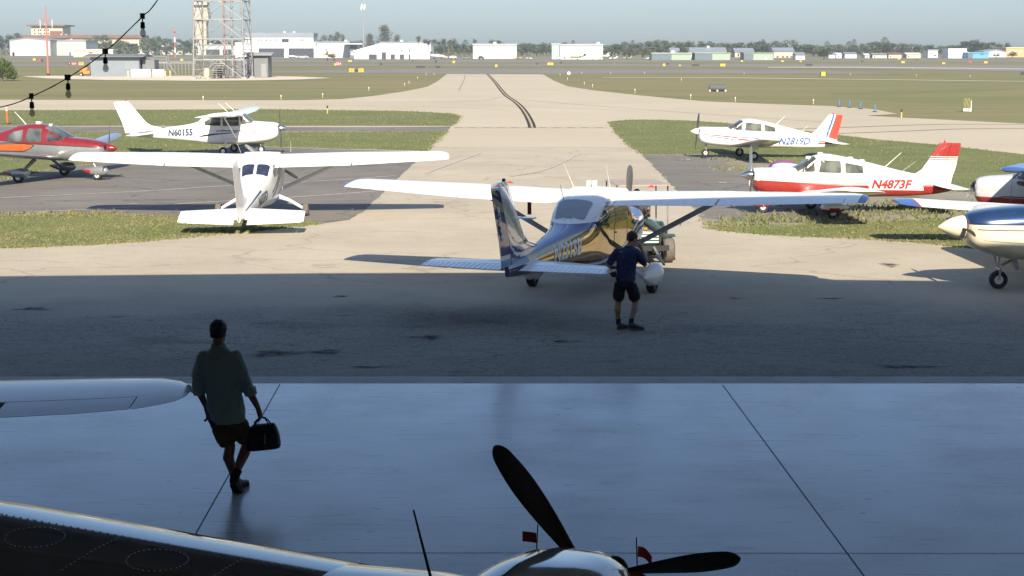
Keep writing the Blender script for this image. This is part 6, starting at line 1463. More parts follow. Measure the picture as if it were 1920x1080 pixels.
# red mast with a white wire frame
rp = tag(empty('radio_mast', far(90.5, 141)), 'salmon red mast with a crossarm, left of the blue-grey shed', 'mast'); kk = rp.location.y/FPX; M_salmon = mat('faded_red', (.45,.15,.11), .6, noise=.08)
mb = MB(); mb.tube([(0,0,0),(-0,0,127*kk)], [.20,.10], 10); mb.build('pole', M_salmon, rp); mb = MB(); mb.tube([(-10.5*kk,0,102*kk),(10.5*kk,0,102*kk)], .09, 8); mb.build('crossarm', M_salmon, rp)
mb = MB()
for s in (-1,1): mb.tube([(s*11*kk,0,102*kk),(s*11*kk,0,86*kk)], .05, 6)
mb.build('wire_drop', M_bwhite, rp); mb = MB(); mb.box((-.25,-.25,0),(.25,.25,.3)); mb.build('base', M_dark, rp, 0)
# beacon mast and phone mast
bm_ = tag(empty('beacon_mast', far(328.7, 108.5)), 'slim red and white banded mast with a red ball on top', 'mast'); kk = bm_.location.y/FPX
for j in range(5): mb = MB(); mb.tube([(0,0,9.5*j*kk),(0,0,9.5*(j+1)*kk)], .28, 8); mb.build('mast_section', M_salmon if j % 2 == 0 else M_bwhite, bm_)
mb = MB(); mb.ell((0,0,49*kk),(.75,.75,.8),0,12,8); mb.build('ball', M_salmon, bm_)
pm = tag(empty('phone_mast', far(682, 108)), 'slender grey phone mast with white antenna panels above the feathery trees', 'mast'); kk = pm.location.y/FPX
mb = MB(); mb.tube([(0,0,0),(0,0,96*kk)], [.42,.26], 10); mb.build('pole', M_steel, pm); mb = MB()
for a in range(6): mb.box((math.cos(a*1.047)*1.0-.16, math.sin(a*1.047)*1.0-.1, (87 if a % 2 else 90)*kk), (math.cos(a*1.047)*1.0+.16, math.sin(a*1.047)*1.0+.1, (95 if a % 2 else 98)*kk))
mb.build('antenna_panels', M_bwhite, pm, 0)
mb = MB()
for z in (90, 94): mb.tube([(-1,0,z*kk),(1,0,z*kk)], .08, 6); mb.tube([(0,-1,z*kk),(0,1,z*kk)], .08, 6)
mb.build('antenna_frame', M_steel, pm)

# ------------------------------------------------------------------ far aircraft
def far_plane(name, label, px, yb, length_px, head_, body, kind='prop', tail=None, cat='airplane', grp=None):
    o_ = far(px, yb); kk = o_.y/FPX; L = length_px*kk
    r_ = tag(empty(name, o_, R(head_)), label, cat, grp); s = L/10.
    mb = MB(); mb.limb([(-4.6*s,0,1.9*s),(-2*s,0,1.55*s),(1*s,0,1.45*s),(3.2*s,0,1.4*s),(4.4*s,0,1.25*s)], [.12*s,.45*s,.62*s,.5*s,.2*s], 12); mb.build('fuselage', body, r_, 50)
    for sd in (1, -1):
        mb = MB(); z_ = (1.1 if kind == 'jet' else 1.95)*s
        panel(mb, [(.3*s,.6*s,z_,1.7*s,0,1),(5.0*s,(-.9 if kind == 'jet' else .4)*s,z_+.25*s,.8*s,0,1)], 0, 1, 0, .12, 0, 5, side=sd); mb.build('wing', body, r_, 40)
        mb = MB(); zt = (3.3 if kind == 'jet' else 1.95)*s; panel(mb, [(.02*s,-4.1*s,zt,1.0*s,0,1),(1.8*s,-4.5*s,zt,.6*s,0,1)], 0, 1, 0, .1, 0, 4, side=sd); mb.build('tailplane', body, r_, 40)
        if kind == 'jet': mb = MB(); mb.limb([(-3.1*s,sd*.95*s,1.85*s),(-1.6*s,sd*.95*s,1.85*s)], [.30*s,.36*s], 10); mb.build('engine', body, r_, 50)
    mb = MB()
    panel(mb, [(1.8*s,-2.9*s,0,1.8*s,0,1),(3.4*s,-4.0*s,0,1.0*s,0,1)], 0, 1, 0, .1, 0, 4, vertical=True); mb.build('fin', tail or body, r_, 40)
    mb = MB()
    for x, y in ((3.0*s,0),(-.3*s,1.1*s),(-.3*s,-1.1*s)): mb.tube([(x,y,1.2*s),(x,y,.2*s)], .07*s, 6)
    mb.build('gear_leg', M_steel, r_)
    for x, y in ((3.0*s,0),(-.3*s,1.1*s),(-.3*s,-1.1*s)): mb = MB(); mb.lathe([(-.1*s,.1*s),(-.1*s,.22*s),(.1*s,.22*s),(.1*s,.1*s)], 'Y', (x,y,.22*s), 10); mb.build('wheel', M_rubber, r_)
    mb = MB(); mb.ell((2.6*s,0,1.85*s),(.75*s,.40*s,.22*s),0,10,6); mb.build('cockpit_glass', M_window, r_, 50)
    return r_
M_jetyel = mat('jet_yellow', (.42,.36,.10), .4); M_jetgreen = mat('jet_green', (.22,.34,.09), .4)
far_plane('jet', 'yellow-green business jet facing away on the taxiway, before the white panelled hangar', 621, 113.5, 62, 80, M_jetyel, 'jet', M_bdark)
far_plane('jet', 'white business jet parked left of the low-gabled white hangar', 676, 110.6, 40, -12, M_bwhite, 'jet')
far_plane('jet', 'white business jet with tall tail at the right end of the low-gabled hangar', 815, 110.6, 42, -8, M_bwhite, 'jet')
far_plane('small_plane', 'small white plane in front of the left dark hangar bay', 497, 109.3, 20, 190, M_bwhite)
far_plane('small_plane', 'white twin plane with a tall tail in front of the bay pillar', 545, 109.3, 26, 10, M_bwhite, 'jet')
far_plane('helicopter_plane', 'small yellow and blue plane beside the white box hangar', 970, 111.8, 22, 200, mat('plane_yellow', (.62,.36,.06), .5), 'prop', M_blue)
far_plane('small_plane', 'small white plane right of the yellow and blue one', 992, 111.2, 14, 10, M_bwhite, 'prop', M_red)
far_plane('small_plane', 'pale grey plane under the open-door white hangar wall, left end', 1058, 112, 24, 185, M_bwhite)
far_plane('jet', 'green and white jet before the open-door white hangar', 1082, 112, 34, 172, M_jetgreen, 'jet', M_bdark)
far_plane('jet', 'white jet with high tail at the right corner of the open-door hangar', 1124, 112.3, 40, 176, M_bwhite, 'jet')
far_plane('small_plane', 'small white plane right of the high-tailed jet', 1148, 112.2, 20, 184, M_bwhite)
far_plane('small_plane', 'small green and white plane out on the far apron by itself', 1175, 111.8, 20, 180, M_jetgreen, 'prop', M_jetgreen)
far_plane('small_plane', 'small white plane with red nose left of the sage hangars', 1218, 111.6, 16, 175, M_bwhite, 'prop', M_red)
# vehicles by the far hangars
def far_car(label, px, yb, wpx, m_, cat='car', hgt=.62):
    o_ = far(px, yb); kk = o_.y/FPX; L = wpx*kk; r_ = tag(empty('parked_car', o_), label, cat)
    mb = MB(); mb.prism([(-L/2,.35),(L/2,.35),(L/2,.9),(L*.36,1.0),(L*.20,1.5),(-L*.32,1.5),(-L*.46,.98),(-L/2,.9)], -.85, .85); mb.build('body', m_, r_, 0)
    mb = MB(); mb.prism([(L*.31,1.02),(L*.185,1.44),(-L*.30,1.44),(-L*.40,1.02)], -.87, .87); mb.build('window', M_window, r_, 0)
    for x in (-L*.3, L*.3): 
        for y in (-.8,.8): mb = MB(); mb.lathe([(-.1,.1),(-.1,.32),(.1,.32),(.1,.1)], 'Y', (x,y,.32), 12); mb.build('wheel', M_rubber, r_)
far_car('grey truck parked before the second dark hangar bay', 567, 109.4, 24, M_bgrey, 'truck'); far_car('dark car left of the white box hangar', 874, 110.8, 13, M_shedgrey); far_car('white car behind the palms left of the box hangar', 850, 110.2, 12, M_bwhite); far_car('dark green car in front of the white box hangar', 902, 111.4, 11, mat('car_green', (.03,.07,.035), .3)); far_car('tan car under the palms', 838, 109.8, 11, M_bcream)

# ------------------------------------------------------------------ airfield signs, lights, posts
M_sblack = mat('sign_black', (.030,.032,.034), .5); M_syel = mat('sign_yellow', (.62,.40,.03), .45, noise=.08); M_sred = mat('sign_red', (.40,.05,.05), .45)
def sign(label, x, y, w_, h_, m_, mk=None, cat='airfield sign', backs=None, name='airfield_sign', yaw=0., frame=False):
    o_ = far(x, y+h_/2+.6); kk = o_.y/FPX; W_, H_ = w_*kk/2, h_*kk
    r_ = tag(empty(name, o_, R(yaw)), label, cat)
    mb = MB(); mb.box((-W_,-.11,.18),(W_,.11,.18+H_)); mb.build('panel', [m_], r_, 0)
    mb = MB(); n = max(2, int(W_/.7)+1)
    for i in range(n): x_ = -W_*.85 + 1.7*W_*i/(n-1); mb.tube([(x_,0,0),(x_,0,.2)], .04, 6)
    mb.build('legs', M_steel, r_)
    if mk:
        mb = MB(); V, F = text2d(mk, H_*.72, 0, .01); wd = max(v[0] for v in V); sc_ = min(1, 1.7*W_/wd)
        mb.add([(v[0]*sc_-wd*sc_/2, -.125, .18+H_*.24+v[1]) for v in V], F); mb.build('lettering', M_sblack if m_ is M_syel else M_bwhite, r_, 0, recalc=False)
    if frame:
        mb = MB(); mb.box((W_,-.13,.15),(W_+.12,.13,.2+H_)); mb.box((-W_-.12,-.13,.15),(-W_,.13,.2+H_)); mb.build('frame', M_sblack, r_, 0)
    return r_
sign('yellow sign pair\'s left panel on the grass before the taxiway', 659.5, 133, 9.5, 6.6, M_syel, '<D'); sign('yellow sign pair\'s right panel on the grass before the taxiway', 677, 133, 9.5, 6.6, M_syel, 'D>'); sign('small black sign between the two yellow panels on the grass', 668, 133.5, 6, 4.8, M_sblack)
sign('red upper sign stack beyond the yellow pair, under the yellow jet', 635, 120, 10, 8, M_sred, '22-4'); sign('small yellow sign left of the red stacked sign', 629, 121.5, 4, 4, M_syel)
sign('long black back of a sign on the far grass left of the centreline', 788.5, 126.3, 17, 4, M_sblack); sign('shorter black back of a sign left of the taxi centreline', 821, 126.3, 9.5, 4, M_sblack)
sign('square black sign back below the far arched hangar', 714.5, 121.2, 4.5, 4, M_sblack); sign('tall black and white marker beyond the runway', 817.5, 116, 3.6, 5.6, M_sblack); sign('yellow and black sign across the runway left of the box hangar', 851, 116.6, 5, 4, M_syel, frame=True)
sign('small yellow sign right of the taxi centreline across the runway', 930.5, 124, 4.6, 4.4, M_syel, frame=True); sign('tiny black sign below the low-gabled hangar', 774, 114.6, 3, 3, M_sblack); sign('yellow and black sign below the annex', 656.5, 114.6, 7, 3, M_syel, frame=True)
sign('round black sign left of the wide yellow one on the far grass', 1007, 120, 3.6, 4, M_sblack); sign('wide yellow sign on the far grass right of the centreline', 1032, 120.3, 11, 4.4, M_syel, 'F', frame=True); sign('small square black sign right of the wide yellow sign', 1052, 118, 3.6, 3.4, M_sblack)
sign('small yellow sign left of the sage hangars\' apron', 1245, 122.3, 4.4, 4.6, M_syel); sign('black sign behind the small yellow one near the middle right', 1251, 120.2, 7, 3.2, M_sblack); sign('amber marker light box on the far grass', 1274.5, 123.3, 3, 2.6, M_syel)
sign('long black sign back below the middle sage hangar', 1304, 122.9, 14, 3.6, M_sblack); sign('yellow sign below the gap between the sage hangars', 1355, 122.7, 10, 4.6, M_syel, frame=True); sign('little yellow sign before the rightmost sage hangar', 1391, 114.5, 4, 3, M_syel)
sign('long black sign back right of the rightmost sage hangar', 1517, 122.3, 13, 3.6, M_sblack); sign('bright yellow box sign with black sides on the right grass', 1543.5, 140, 8, 7.6, M_syel, frame=True); sign('dark red sign far right below the white stepped building', 1819, 116.8, 6, 3.4, M_sred); sign('yellow sign far right below the bright blue building', 1848, 117.4, 7, 3.2, M_syel, frame=True)
sign('yellow sign below the caravan row', 1693, 117, 6.4, 3.2, M_syel); sign('small yellow sign by itself below the far low houses', 1769, 119.2, 6, 3, M_syel, frame=True); sign('little black sign below the white two-storey house', 1719, 112.5, 4.4, 2.4, M_sblack); sign('little black sign below the caravan row', 1617, 115, 6, 2.2, M_sblack)
sign('tiny yellow sign left of the small white hut', 1467, 115, 5, 2.4, M_syel); sign('tiny yellow sign below the small white hut', 1501, 115, 4, 2.4, M_syel); sign('small yellow sign by the low cream house', 1685.5, 110.5, 4.4, 2.2, M_syel); sign('black sign cut off at the right picture edge', 1918, 139, 8, 6.5, M_sblack)
sign('yellow sign left of the red mast on the far grass', 64.5, 111.8, 5, 3.8, M_syel); sign('red sign with black end right of the red mast', 73.5, 113.8, 7, 3.6, M_sred, frame=True); sign('dark triangular sign end left of the red mast', 79.5, 114, 4, 3.4, M_sblack)
sign('black end panel of the long sign behind the red mast', 130.5, 120, 6, 5.2, M_sblack, 'F'); sign('red middle panel of the long sign, lettered 22-4', 139, 120, 11, 5.2, M_sred, '22-4'); sign('yellow right panel of the long sign right of the red mast', 152.5, 120, 9.5, 5.2, M_syel, '<F>'); sign('small yellow sign seen past the pipe frame', 341, 112.4, 5, 3.6, M_syel)
# dark corrugated culvert on the right grass
cv0 = far(1345, 171.2); kk = cv0.y/FPX; cv = tag(empty('drain_pipe', cv0, R(1)), 'dark corrugated drain pipe lying on the right grass', 'pipe')
mb = MB(); pr = []
for i in range(61): pr.append((-15.4*kk + 30.8*kk*i/60, 6.0*kk*(1 + (.035 if i % 2 else 0))))
mb.lathe(pr, 'X', (0,0,6.6*kk), 20); mb.build('pipe_body', mat('pipe_grey', (.10,.105,.105), .6, noise=.08), cv, 0)
mb = MB()
for x in (-15,-1,14): mb.box((x*kk-.08,-.5,0),(x*kk+.08,.5,.18))
mb.build('chock', M_bwhite, cv, 0)
# striped board on legs
sb0 = far(1812.5, 209); kk = sb0.y/FPX; sb = tag(empty('striped_board', sb0, R(-12)), 'dark board with diagonal yellow stripes on white legs beside the mound', 'barrier board')
mb = MB(); mb.box((-7.2*kk,-.05,7.5*kk),(7.2*kk,.0,24.5*kk)); mb.build('board', M_sblack, sb, 0)
mb = MB(); z0, z1, xw = 7.5*kk, 24.5*kk, 7.2*kk
for j in range(6):
    x0 = -xw + j*2.55*kk - 1.2*kk
    P4 = [(x0, z0), (x0+1.1*kk, z0), (x0+1.1*kk+2.4*kk, z1), (x0+2.4*kk, z1)]; P4 = [(min(max(x, -xw), xw), z) for x, z in P4]
    mb.add([(x, -.056, z) for x, z in P4], [(0,1,2,3)])
mb.build('stripes', mat('olive_stripe', (.33,.30,.07), .6), sb, 0, recalc=False)
for x in (-5,-1.6,1.8,5.2): mb = MB(); mb.tube([(x*kk,.06,0),(x*kk,.06,8*kk)], .05, 6); mb.build('leg', M_bwhite, sb)
mb = MB(); mb.tube([(7.4*kk,.05,0),(7.4*kk,.05,20*kk)], .05, 6); mb.build('side_post', M_bwhite, sb)
# blue delineators, orange tube post, edge lights
M_bluepost = mat('post_blue', (.07,.20,.42), .5)
for (x, y0, y1), lb in zip(((1573.5,187.5,200.5),(1593,189,202),(1613.3,191.5,204.5),(1640,196,210)), ('farthest left','second from the left','third from the left','nearest, rightmost')):
    o_ = far(x, y1); kk = o_.y/FPX; r_ = tag(empty('delineator_post', o_), 'blue flexible post at the taxiway edge, %s of the four' % lb, 'post', 'blue posts at the taxiway edge')
    mb = MB(); mb.tube([(0,0,.03),(0,0,(y1-y0)*kk)], .055, 8); mb.build('post', M_bluepost, r_); mb = MB(); mb.lathe([(0,.2),(.05,.17),(.07,.06)], 'Z', (0,0,0), 12); mb.build('base', M_rubber, r_)
o_ = far(13.7, 233); kk = o_.y/FPX; r_ = tag(empty('tube_post', o_), 'orange tube delineator with white bands at the left edge', 'post')
mb = MB(); mb.tube([(0,0,.05),(0,0,33*kk)], .06, 10); mb.build('tube', mat('cone_orange', (.62,.13,.03), .5), r_); mb = MB()
for z in (25,29.5): mb.tube([(0,0,z*kk),(0,0,(z+2.2)*kk)], .063, 10)
mb.build('reflective_band', M_bwhite, r_); mb = MB(); mb.lathe([(0,.26),(.06,.24),(.08,.08)], 'Z', (0,0,0), 12); mb.build('base', M_rubber, r_)
rl = None
for i, (x, y, big) in enumerate(((527,187,1),(605,183.5,1),(691.5,170.5,1),(758.5,162,0),(767,158,0),(783,148.5,0),(799,142,0),(814,141.5,0),(381,189,1),(614,213,2),(1050,142,0),(1064,150.5,0),(1095.5,159.5,0),(1111,164,0),(1190.5,174.5,1),(1295,185.5,1),(1378.5,191,1),(1525,195.5,1),(1690,221,2),(1277.5,152.5,0),(1091,139,0),(1145,139,0),(1208.5,139,0),(1395,140.5,0),(1594,142,0),(1718,143.5,0),(1819,145.5,0),(1712,130.5,0),(1106,122.8,0),(1152,121.5,0))):
    o_ = far(x, y)
    if rl is None or big == 2:
        r_ = tag(empty('edge_light', o_), 'small yellow and white edge marker light standing in the grass along the taxiway', 'edge light', 'taxiway edge markers')
        if big == 2: r_['label'] = 'larger yellow edge marker with a dark cap, in the grass %s' % ('left beside the footpath island' if x < 900 else 'wedge near the blue posts')
        mb = MB(); mb.tube([(0,0,0),(0,0,.30 if big < 2 else .42)], .04 if big < 2 else .055, 8); mb.build('stem', mat('marker_yellow', (.50,.40,.16), .5), r_); mb = MB(); mb.lathe([(.30 if big < 2 else .42,.05 if big < 2 else .07),(.42 if big < 2 else .58,.045 if big < 2 else .06),(.45 if big < 2 else .61,.02)], 'Z', (0,0,0), 8); mb.build('lamp_head', M_bwhite if big < 2 else M_sblack, r_)
        if big < 2: rl = r_
    else:
        r_ = copy_tree(rl); r_.location = o_
    if big == 0: r_.scale = (.9,)*3
# round white marker with a red centre
o_ = far(1066.5, 141); kk = o_.y/FPX; r_ = tag(empty('round_marker', o_), 'round white marker with a pink centre at the runway edge', 'marker'); mb = MB(); mb.lathe([(-.05,.02),(-.05,.30),(.05,.30),(.05,.02)], 'Y', (0,0,.36), 18); mb.build('disc', M_bwhite, r_); mb = MB(); mb.lathe([(-.07,.02),(-.07,.13),(-.05,.13)], 'Y', (0,0,.36), 14); mb.build('centre', mat('pink_paint', (.6,.25,.22), .5), r_)
# purple cover behind the white and red airplane
o_ = far(1494, 329); tp = tag(empty('covered_bundle', o_ + Vector((0,3,0))), 'purple cover over something low on the grass behind the white and red airplane', 'cover'); mb = MB()
mb.rings([[(wx*math.cos(a)*(1+.06*math.sin(5*a)), .8*wx*math.sin(a), z) for a in [2*math.pi*k/26 for k in range(26)]] for z, wx in ((0,.62),(.10,.60),(.24,.52),(.31,.42),(.36,.28),(.385,.1))]); mb.build('cloth_cover', mat('purple_cloth', (.22,.07,.20), .8, noise=.15, bump=.4, bscale=6), tp, 60)
mb = MB(); mb.tube([(.63*math.cos(a)*(1+.06*math.sin(5*a)), .51*math.sin(a), .03) for a in [2*math.pi*k/26 for k in range(27)]], .03, 6); mb.build('hem_rope', M_dark, tp)

# ------------------------------------------------------------------ trees
def leaf_mat(name, a_, b_): return mat(name, a_, .75, noise=.2, scale=1.2, col2=b_, ramp=(.35,.65))
LM = [leaf_mat('leaves_olive', (.10,.13,.05), (.055,.075,.03)), leaf_mat('leaves_dark', (.065,.095,.042), (.036,.055,.025)), leaf_mat('leaves_grey', (.12,.13,.085), (.08,.09,.06)), leaf_mat('leaves_palm', (.105,.115,.045), (.07,.075,.03))]
M_bark = mat('bark', (.14,.115,.085), .9, noise=.2)
M_frond_dead = mat('dead_fronds', (.22,.16,.09), .9, noise=.2)
def leafquad(mb, c, s, r_):
    a, b, g_ = r_.uniform(0,6.28), r_.uniform(-1,1), r_.uniform(0,6.28)
    n_ = Vector((math.cos(a)*math.sqrt(1-b*b), math.sin(a)*math.sqrt(1-b*b), b)); u = n_.orthogonal().normalized(); v = n_.cross(u); u, v = u*math.cos(g_)+v*math.sin(g_), v*math.cos(g_)-u*math.sin(g_)
    mb.add([c+u*s, c+v*s*.6, c-u*s, c-v*s*.6], [(0,1,2,3)])
def tree_proto(kind, seed, H_=10., Wd=8.):
    r_ = random.Random(seed); root = empty('tree', (0,0,0)); tr = MB(); cr = MB()
    if kind == 'palm':
        tr.tube([(0,0,0),(.15,0,H_*.5),(.1,.05,H_*.92)], [.28,.20,.17], 8)
        for i in range(30):
            a = r_.uniform(0,6.28); el = r_.uniform(-.9,1.2); L = r_.uniform(1.5,2.1); p = Vector((.1,.05,H_*.92)); d_ = Vector((math.cos(a)*math.cos(el), math.sin(a)*math.cos(el), math.sin(el)))
            for k in range(4):
                q = p + d_*L/4; sd = d_.cross(Vector((0,0,1))).normalized()*(.34-.06*k); cr.add([p-sd, p+sd, q+sd*.8, q-sd*.8], [(0,1,2,3)]); cr.add([p-sd+Vector((0,0,-.25)), p, q], [(0,1,2)]); p = q; d_ = (d_ + Vector((0,0,-.32))).normalized()
        for i in range(60): leafquad(cr, Vector((.1+r_.gauss(0,.35), r_.gauss(0,.35), H_*.86 - abs(r_.gauss(0,.5)))), .35, r_)
        tm = tr.build('trunk', M_bark, root); cr.build('crown', LM[3], root, 0, recalc=False); return root
    if kind == 'feather':
        tr.tube([(0,0,0),(.1,0,H_*.6),(0,0,H_*.98)], [.35,.2,.05], 8)
        for i in range(54):
            t = r_.random()**.8; z = H_*(.16+.82*t); a = r_.uniform(0,6.28); rad = Wd*.5*(1-t*.75)*r_.uniform(.35,1.05); e = Vector((rad*math.cos(a), rad*math.sin(a), z + rad*.45)); tr.tube([(0,0,z-.4), e*.5+Vector((0,0,z*.5)), e], [.07,.05,.02], 4)
            for k in range(36):
                u = r_.uniform(.35,1.1); c = Vector((0,0,z))*(1-u) + e*u; leafquad(cr, c + Vector((r_.gauss(0,.5), r_.gauss(0,.5), r_.gauss(0,.45))), .27, r_)
        tr.build('trunk', M_bark, root); cr.build('crown', LM[2], root, 0, recalc=False); return root
    if kind == 'pine':
        tr.tube([(0,0,0),(0,0,H_*.95)], [.22,.05], 8)
        for i in range(500):
            t = r_.random(); z = H_*(.25+.75*t); rad = Wd*.5*(.25+.75*math.sin(math.pi*min(1,t*.9+.1)))*math.sqrt(r_.random()); a = r_.uniform(0,6.28); leafquad(cr, Vector((rad*math.cos(a), rad*math.sin(a), z)), .30, r_)
        tr.build('trunk', M_bark, root); cr.build('crown', LM[1], root, 0, recalc=False); return root
    tr.tube([(0,0,0),(.1,0,H_*.3),(.0,.1,H_*.6)], [.38,.28,.12], 8)
    cl = []
    for i in range(26):
        a = r_.uniform(0,6.28); t = r_.random(); z = H_*(.30+.62*t); rad = Wd*.5*math.sqrt(max(.05,1-((z-H_*.55)/(H_*.48))**2))*r_.uniform(.45,1.0); c = Vector((rad*math.cos(a), rad*math.sin(a), z)); cl.append((c, r_.uniform(.9,1.7)*Wd/8))
    for c, s in cl:
        if r_.random() < .4: tr.tube([(0,0,H_*.3), c*.6+Vector((0,0,H_*.12)), c], [.14,.08,.03], 5)
        for k in range(58):
            v = Vector((r_.gauss(0,1), r_.gauss(0,1), r_.gauss(0,.75))).normalized()*s*r_.uniform(.55,1.05); leafquad(cr, c + v, .34, r_)
    tr.build('trunk', M_bark, root); cr.build('crown', LM[{'bush':0,'dark':1,'grey':2}[kind]], root, 0, recalc=False); return root
kinds = {'bush': 8., 'dark': 8., 'grey': 8., 'palm': 1., 'feather': 9., 'pine': 3.}
protos = {}; sd = 3
for kd in kinds:
    for v in range(3 if kd in ('bush','dark','grey') else 2 if kd == 'palm' else 1): protos.setdefault(kd, []).append(tree_proto(kd, sd)); sd += 1
used = set(); cnt = {}
WHO = {'bush': 'olive bushy tree', 'dark': 'dark round tree', 'grey': 'grey-green loose tree', 'palm': 'fan palm', 'feather': 'tall feathery tree', 'pine': 'slim dark conifer'}
ORD = ['leftmost','second','third','fourth','fifth','sixth','seventh','eighth','ninth','tenth']
def plant(kd, px, ytop, ybase, wpx=None, where='', hidden=103.):
    i = cnt.get(kd, 0); cnt[kd] = i+1; pr = protos[kd][i % len(protos[kd])]
    t_ = pr if pr not in used else copy_tree(pr); used.add(pr)
    o_ = far(px, ybase); kk = o_.y/FPX; H_ = (ybase-ytop)*kk; sz = H_/10.; sx = (wpx*kk/(8 if kd not in ('palm','pine') else 4 if kd == 'palm' else 3)) if wpx else sz
    t_.location = o_; t_.scale = (sx, sx, sz); t_.rotation_euler = (0, 0, i*1.3)
    t_.name = {'palm': 'palm_tree', 'pine': 'conifer_tree', 'feather': 'feathery_tree'}.get(kd, 'broadleaf_tree')
    tag(t_, where, 'palm' if kd == 'palm' else 'tree', 'trees along the far side of the airfield')
def row(where, items, yb=105.):
    n = {}
    tot = {}
    for it in items: tot[it[0]] = tot.get(it[0], 0)+1
    for it in items:
        kd = it[0]; j = n.get(kd, 0); n[kd] = j+1
        lab = ('%s %s' % (WHO[kd], where)) if tot[kd] == 1 else ('%s %s of those %s' % (ORD[j] if j == 0 else ORD[j] + ' from left', WHO[kd], where))
        plant(kd, it[1], it[2], it[4] if len(it) > 4 else yb, it[3], lab)
row('behind the pale grey gabled hangar', [('dark',4,66,40),('dark',30,63,34),('dark',-22,68,40)], 103)
row('around the cream hotel wing', [('bush',192,67,34),('bush',214,75,26,106),('grey',170,71,28),('bush',256,85,14,106),('bush',232,76,24)], 103)
row('left of the lattice tower', [('bush',277,72,40),('dark',292,68,24),('bush',312,73,34),('dark',345,74,34),('bush',366,72,30),('bush',440,76,40),('dark',408,74,36)], 103)
row('behind the white bay hangars', [('grey',616,65,34),('grey',638,61,24),('bush',596,76,20)], 103)
row('by the phone mast', [('feather',722,51.5,46),('feather',694,66,30),('feather',745,68,26),('grey',672,76,26)], 103)
row('between low-gabled and box hangar', [('palm',784,69,13,110),('palm',797,74,13,109),('palm',804,77,13,109),('palm',833,79,13,109),('palm',841,77,13,110),('palm',848,79,13,109),('palm',871,84,13,110),('palm',891,74,13,106),('pine',873,75,7),('bush',816,75,26),('bush',840,73.5,34),('dark',862,82,26),('grey',760,77,20),('bush',930,76,30),('dark',880,84,22),('dark',828,86,26)], 105)
row('between the two white box hangars', [('bush',978,84,26),('dark',990,81,28),('bush',1006,83,26),('dark',1024,82,26),('pine',1018,80,5),('pine',1031,81,5),('bush',1058,80,16),('pine',1074.5,76,5)], 105)
row('right of the open-door white hangar', [('bush',1146,84,34),('dark',1160,82,30),('bush',1171,79,34),('bush',1190,83,30),('pine',1186,76,6),('grey',1208,78,34),('bush',1225,80,26),('grey',1180,88,36,108),('bush',1205,91,34,108)], 105)
row('behind the sage green hangars', [('bush',1240,76,40),('bush',1262,80,40),('dark',1284,80,36),('bush',1304,78,40),('pine',1330,78,9),('bush',1322,82,40),('grey',1346,80,40),('bush',1372,82,40),('dark',1282,88,20,108),('bush',1398,80,44),('dark',1424,77,44),('pine',1430,74,5),('bush',1440,84,30)], 105)
row('around the small white hut', [('grey',1456,78,30),('grey',1480,75,34),('dark',1504,83,40),('bush',1525,84,38),('dark',1545,90,26,112),('pine',1550,77.5,6)], 106)
row('behind the caravan row', [('grey',1563,83,30),('grey',1578,84,26),('pine',1592,78,8),('pine',1600.5,74.5,6),('bush',1600,86,30),('grey',1614,82,30)], 105)
row('behind the far low houses', [('bush',1640,79,44),('dark',1660,79,40),('pine',1657.5,70.5,9),('bush',1682,82,44),('grey',1710,82,30),('dark',1735,84,40)], 105)
row('behind the white two-storey houses', [('bush',1772,86,40),('bush',1790,85,30),('dark',1818,78,50),('dark',1836,75,50),('bush',1860,80,40),('grey',1882,81,24),('dark',1908,88,26),('bush',1868,100,12,108),('dark',1898,97,18,108.5)], 105)
for kd in protos:
    for pr in protos[kd]:
        if pr not in used:
            for ch in list(pr.children): bpy.data.objects.remove(ch)
            bpy.data.objects.remove(pr)
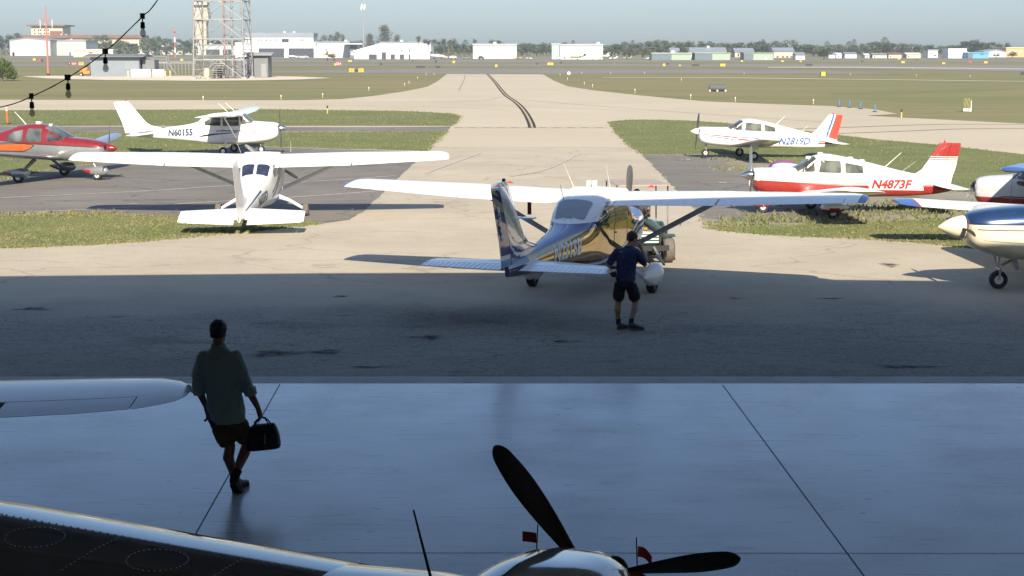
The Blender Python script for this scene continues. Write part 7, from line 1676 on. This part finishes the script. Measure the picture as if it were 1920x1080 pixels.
# low scrub that closes the horizon
mb = MB(); rs_ = random.Random(5)
for i in range(9000):
    x = rs_.uniform(-640, 700); y = rs_.uniform(1130, 1190); hmax = 5.5 + 1.8*math.sin(x*.013) + 1.2*math.sin(x*.051+1) + .8*math.sin(x*.17)
    leafquad(mb, Vector((x, y, rs_.random()**.8*hmax)), 1.25, rs_)
tag(mb.build('treeline', LM[0], None, 0, recalc=False), 'hazy continuous belt of far woodland closing the horizon', 'woodland', kind='stuff')
# palmetto bush at the left edge
pb = tag(empty('palmetto_bush', far(3, 151.5)), 'round palmetto bush with spiky leaves at the left edge', 'bush'); mb = MB(); rb = random.Random(9)
for i in range(900):
    a = rb.uniform(0,6.28); el = rb.uniform(.02,1.5); d_ = Vector((math.cos(a)*math.cos(el), math.sin(a)*math.cos(el), math.sin(el))); rad = rb.uniform(.8,1.0)*1.9; c = Vector((d_.x*rad*1.25, d_.y*rad, .3+d_.z*rad*1.55)); s_ = d_.cross(Vector((rb.uniform(-1,1),rb.uniform(-1,1),rb.uniform(-1,1)))).normalized()*.07
    e = c + (d_*.6+Vector((0,0,.3))).normalized()*rb.uniform(.3,.6); mb.add([c-s_, c+s_, e], [(0,1,2)]); mb.add([c*.75-s_*2, c*.75+s_*2, c], [(0,1,2)])
mb.build('fronds', leaf_mat('leaves_palmetto', (.13,.17,.04), (.05,.075,.02)), pb, 0, recalc=False)
mb = MB(); mb.tube([(0,0,0),(.1,0,1.2)], [.25,.12], 8); mb.build('stem', M_bark, pb)

# ------------------------------------------------------------------ hazy air over the whole field
hz_ = bpy.data.materials.new('haze_air'); hz_.use_nodes = True; nt_ = hz_.node_tree; nt_.nodes.clear()
pv_ = nt_.nodes.new('ShaderNodeVolumePrincipled'); pv_.inputs['Color'].default_value = (.80, .86, .92, 1); pv_.inputs['Density'].default_value = .00024; pv_.inputs['Anisotropy'].default_value = .2
ou_ = nt_.nodes.new('ShaderNodeOutputMaterial'); nt_.links.new(pv_.outputs[0], ou_.inputs['Volume'])
mb = MB(); mb.box((-2600,-30,-1.2),(2600,1320,45)); tag(mb.build('haze', hz_, None, 0), 'thin haze in the air over the airfield', 'haze', kind='stuff')
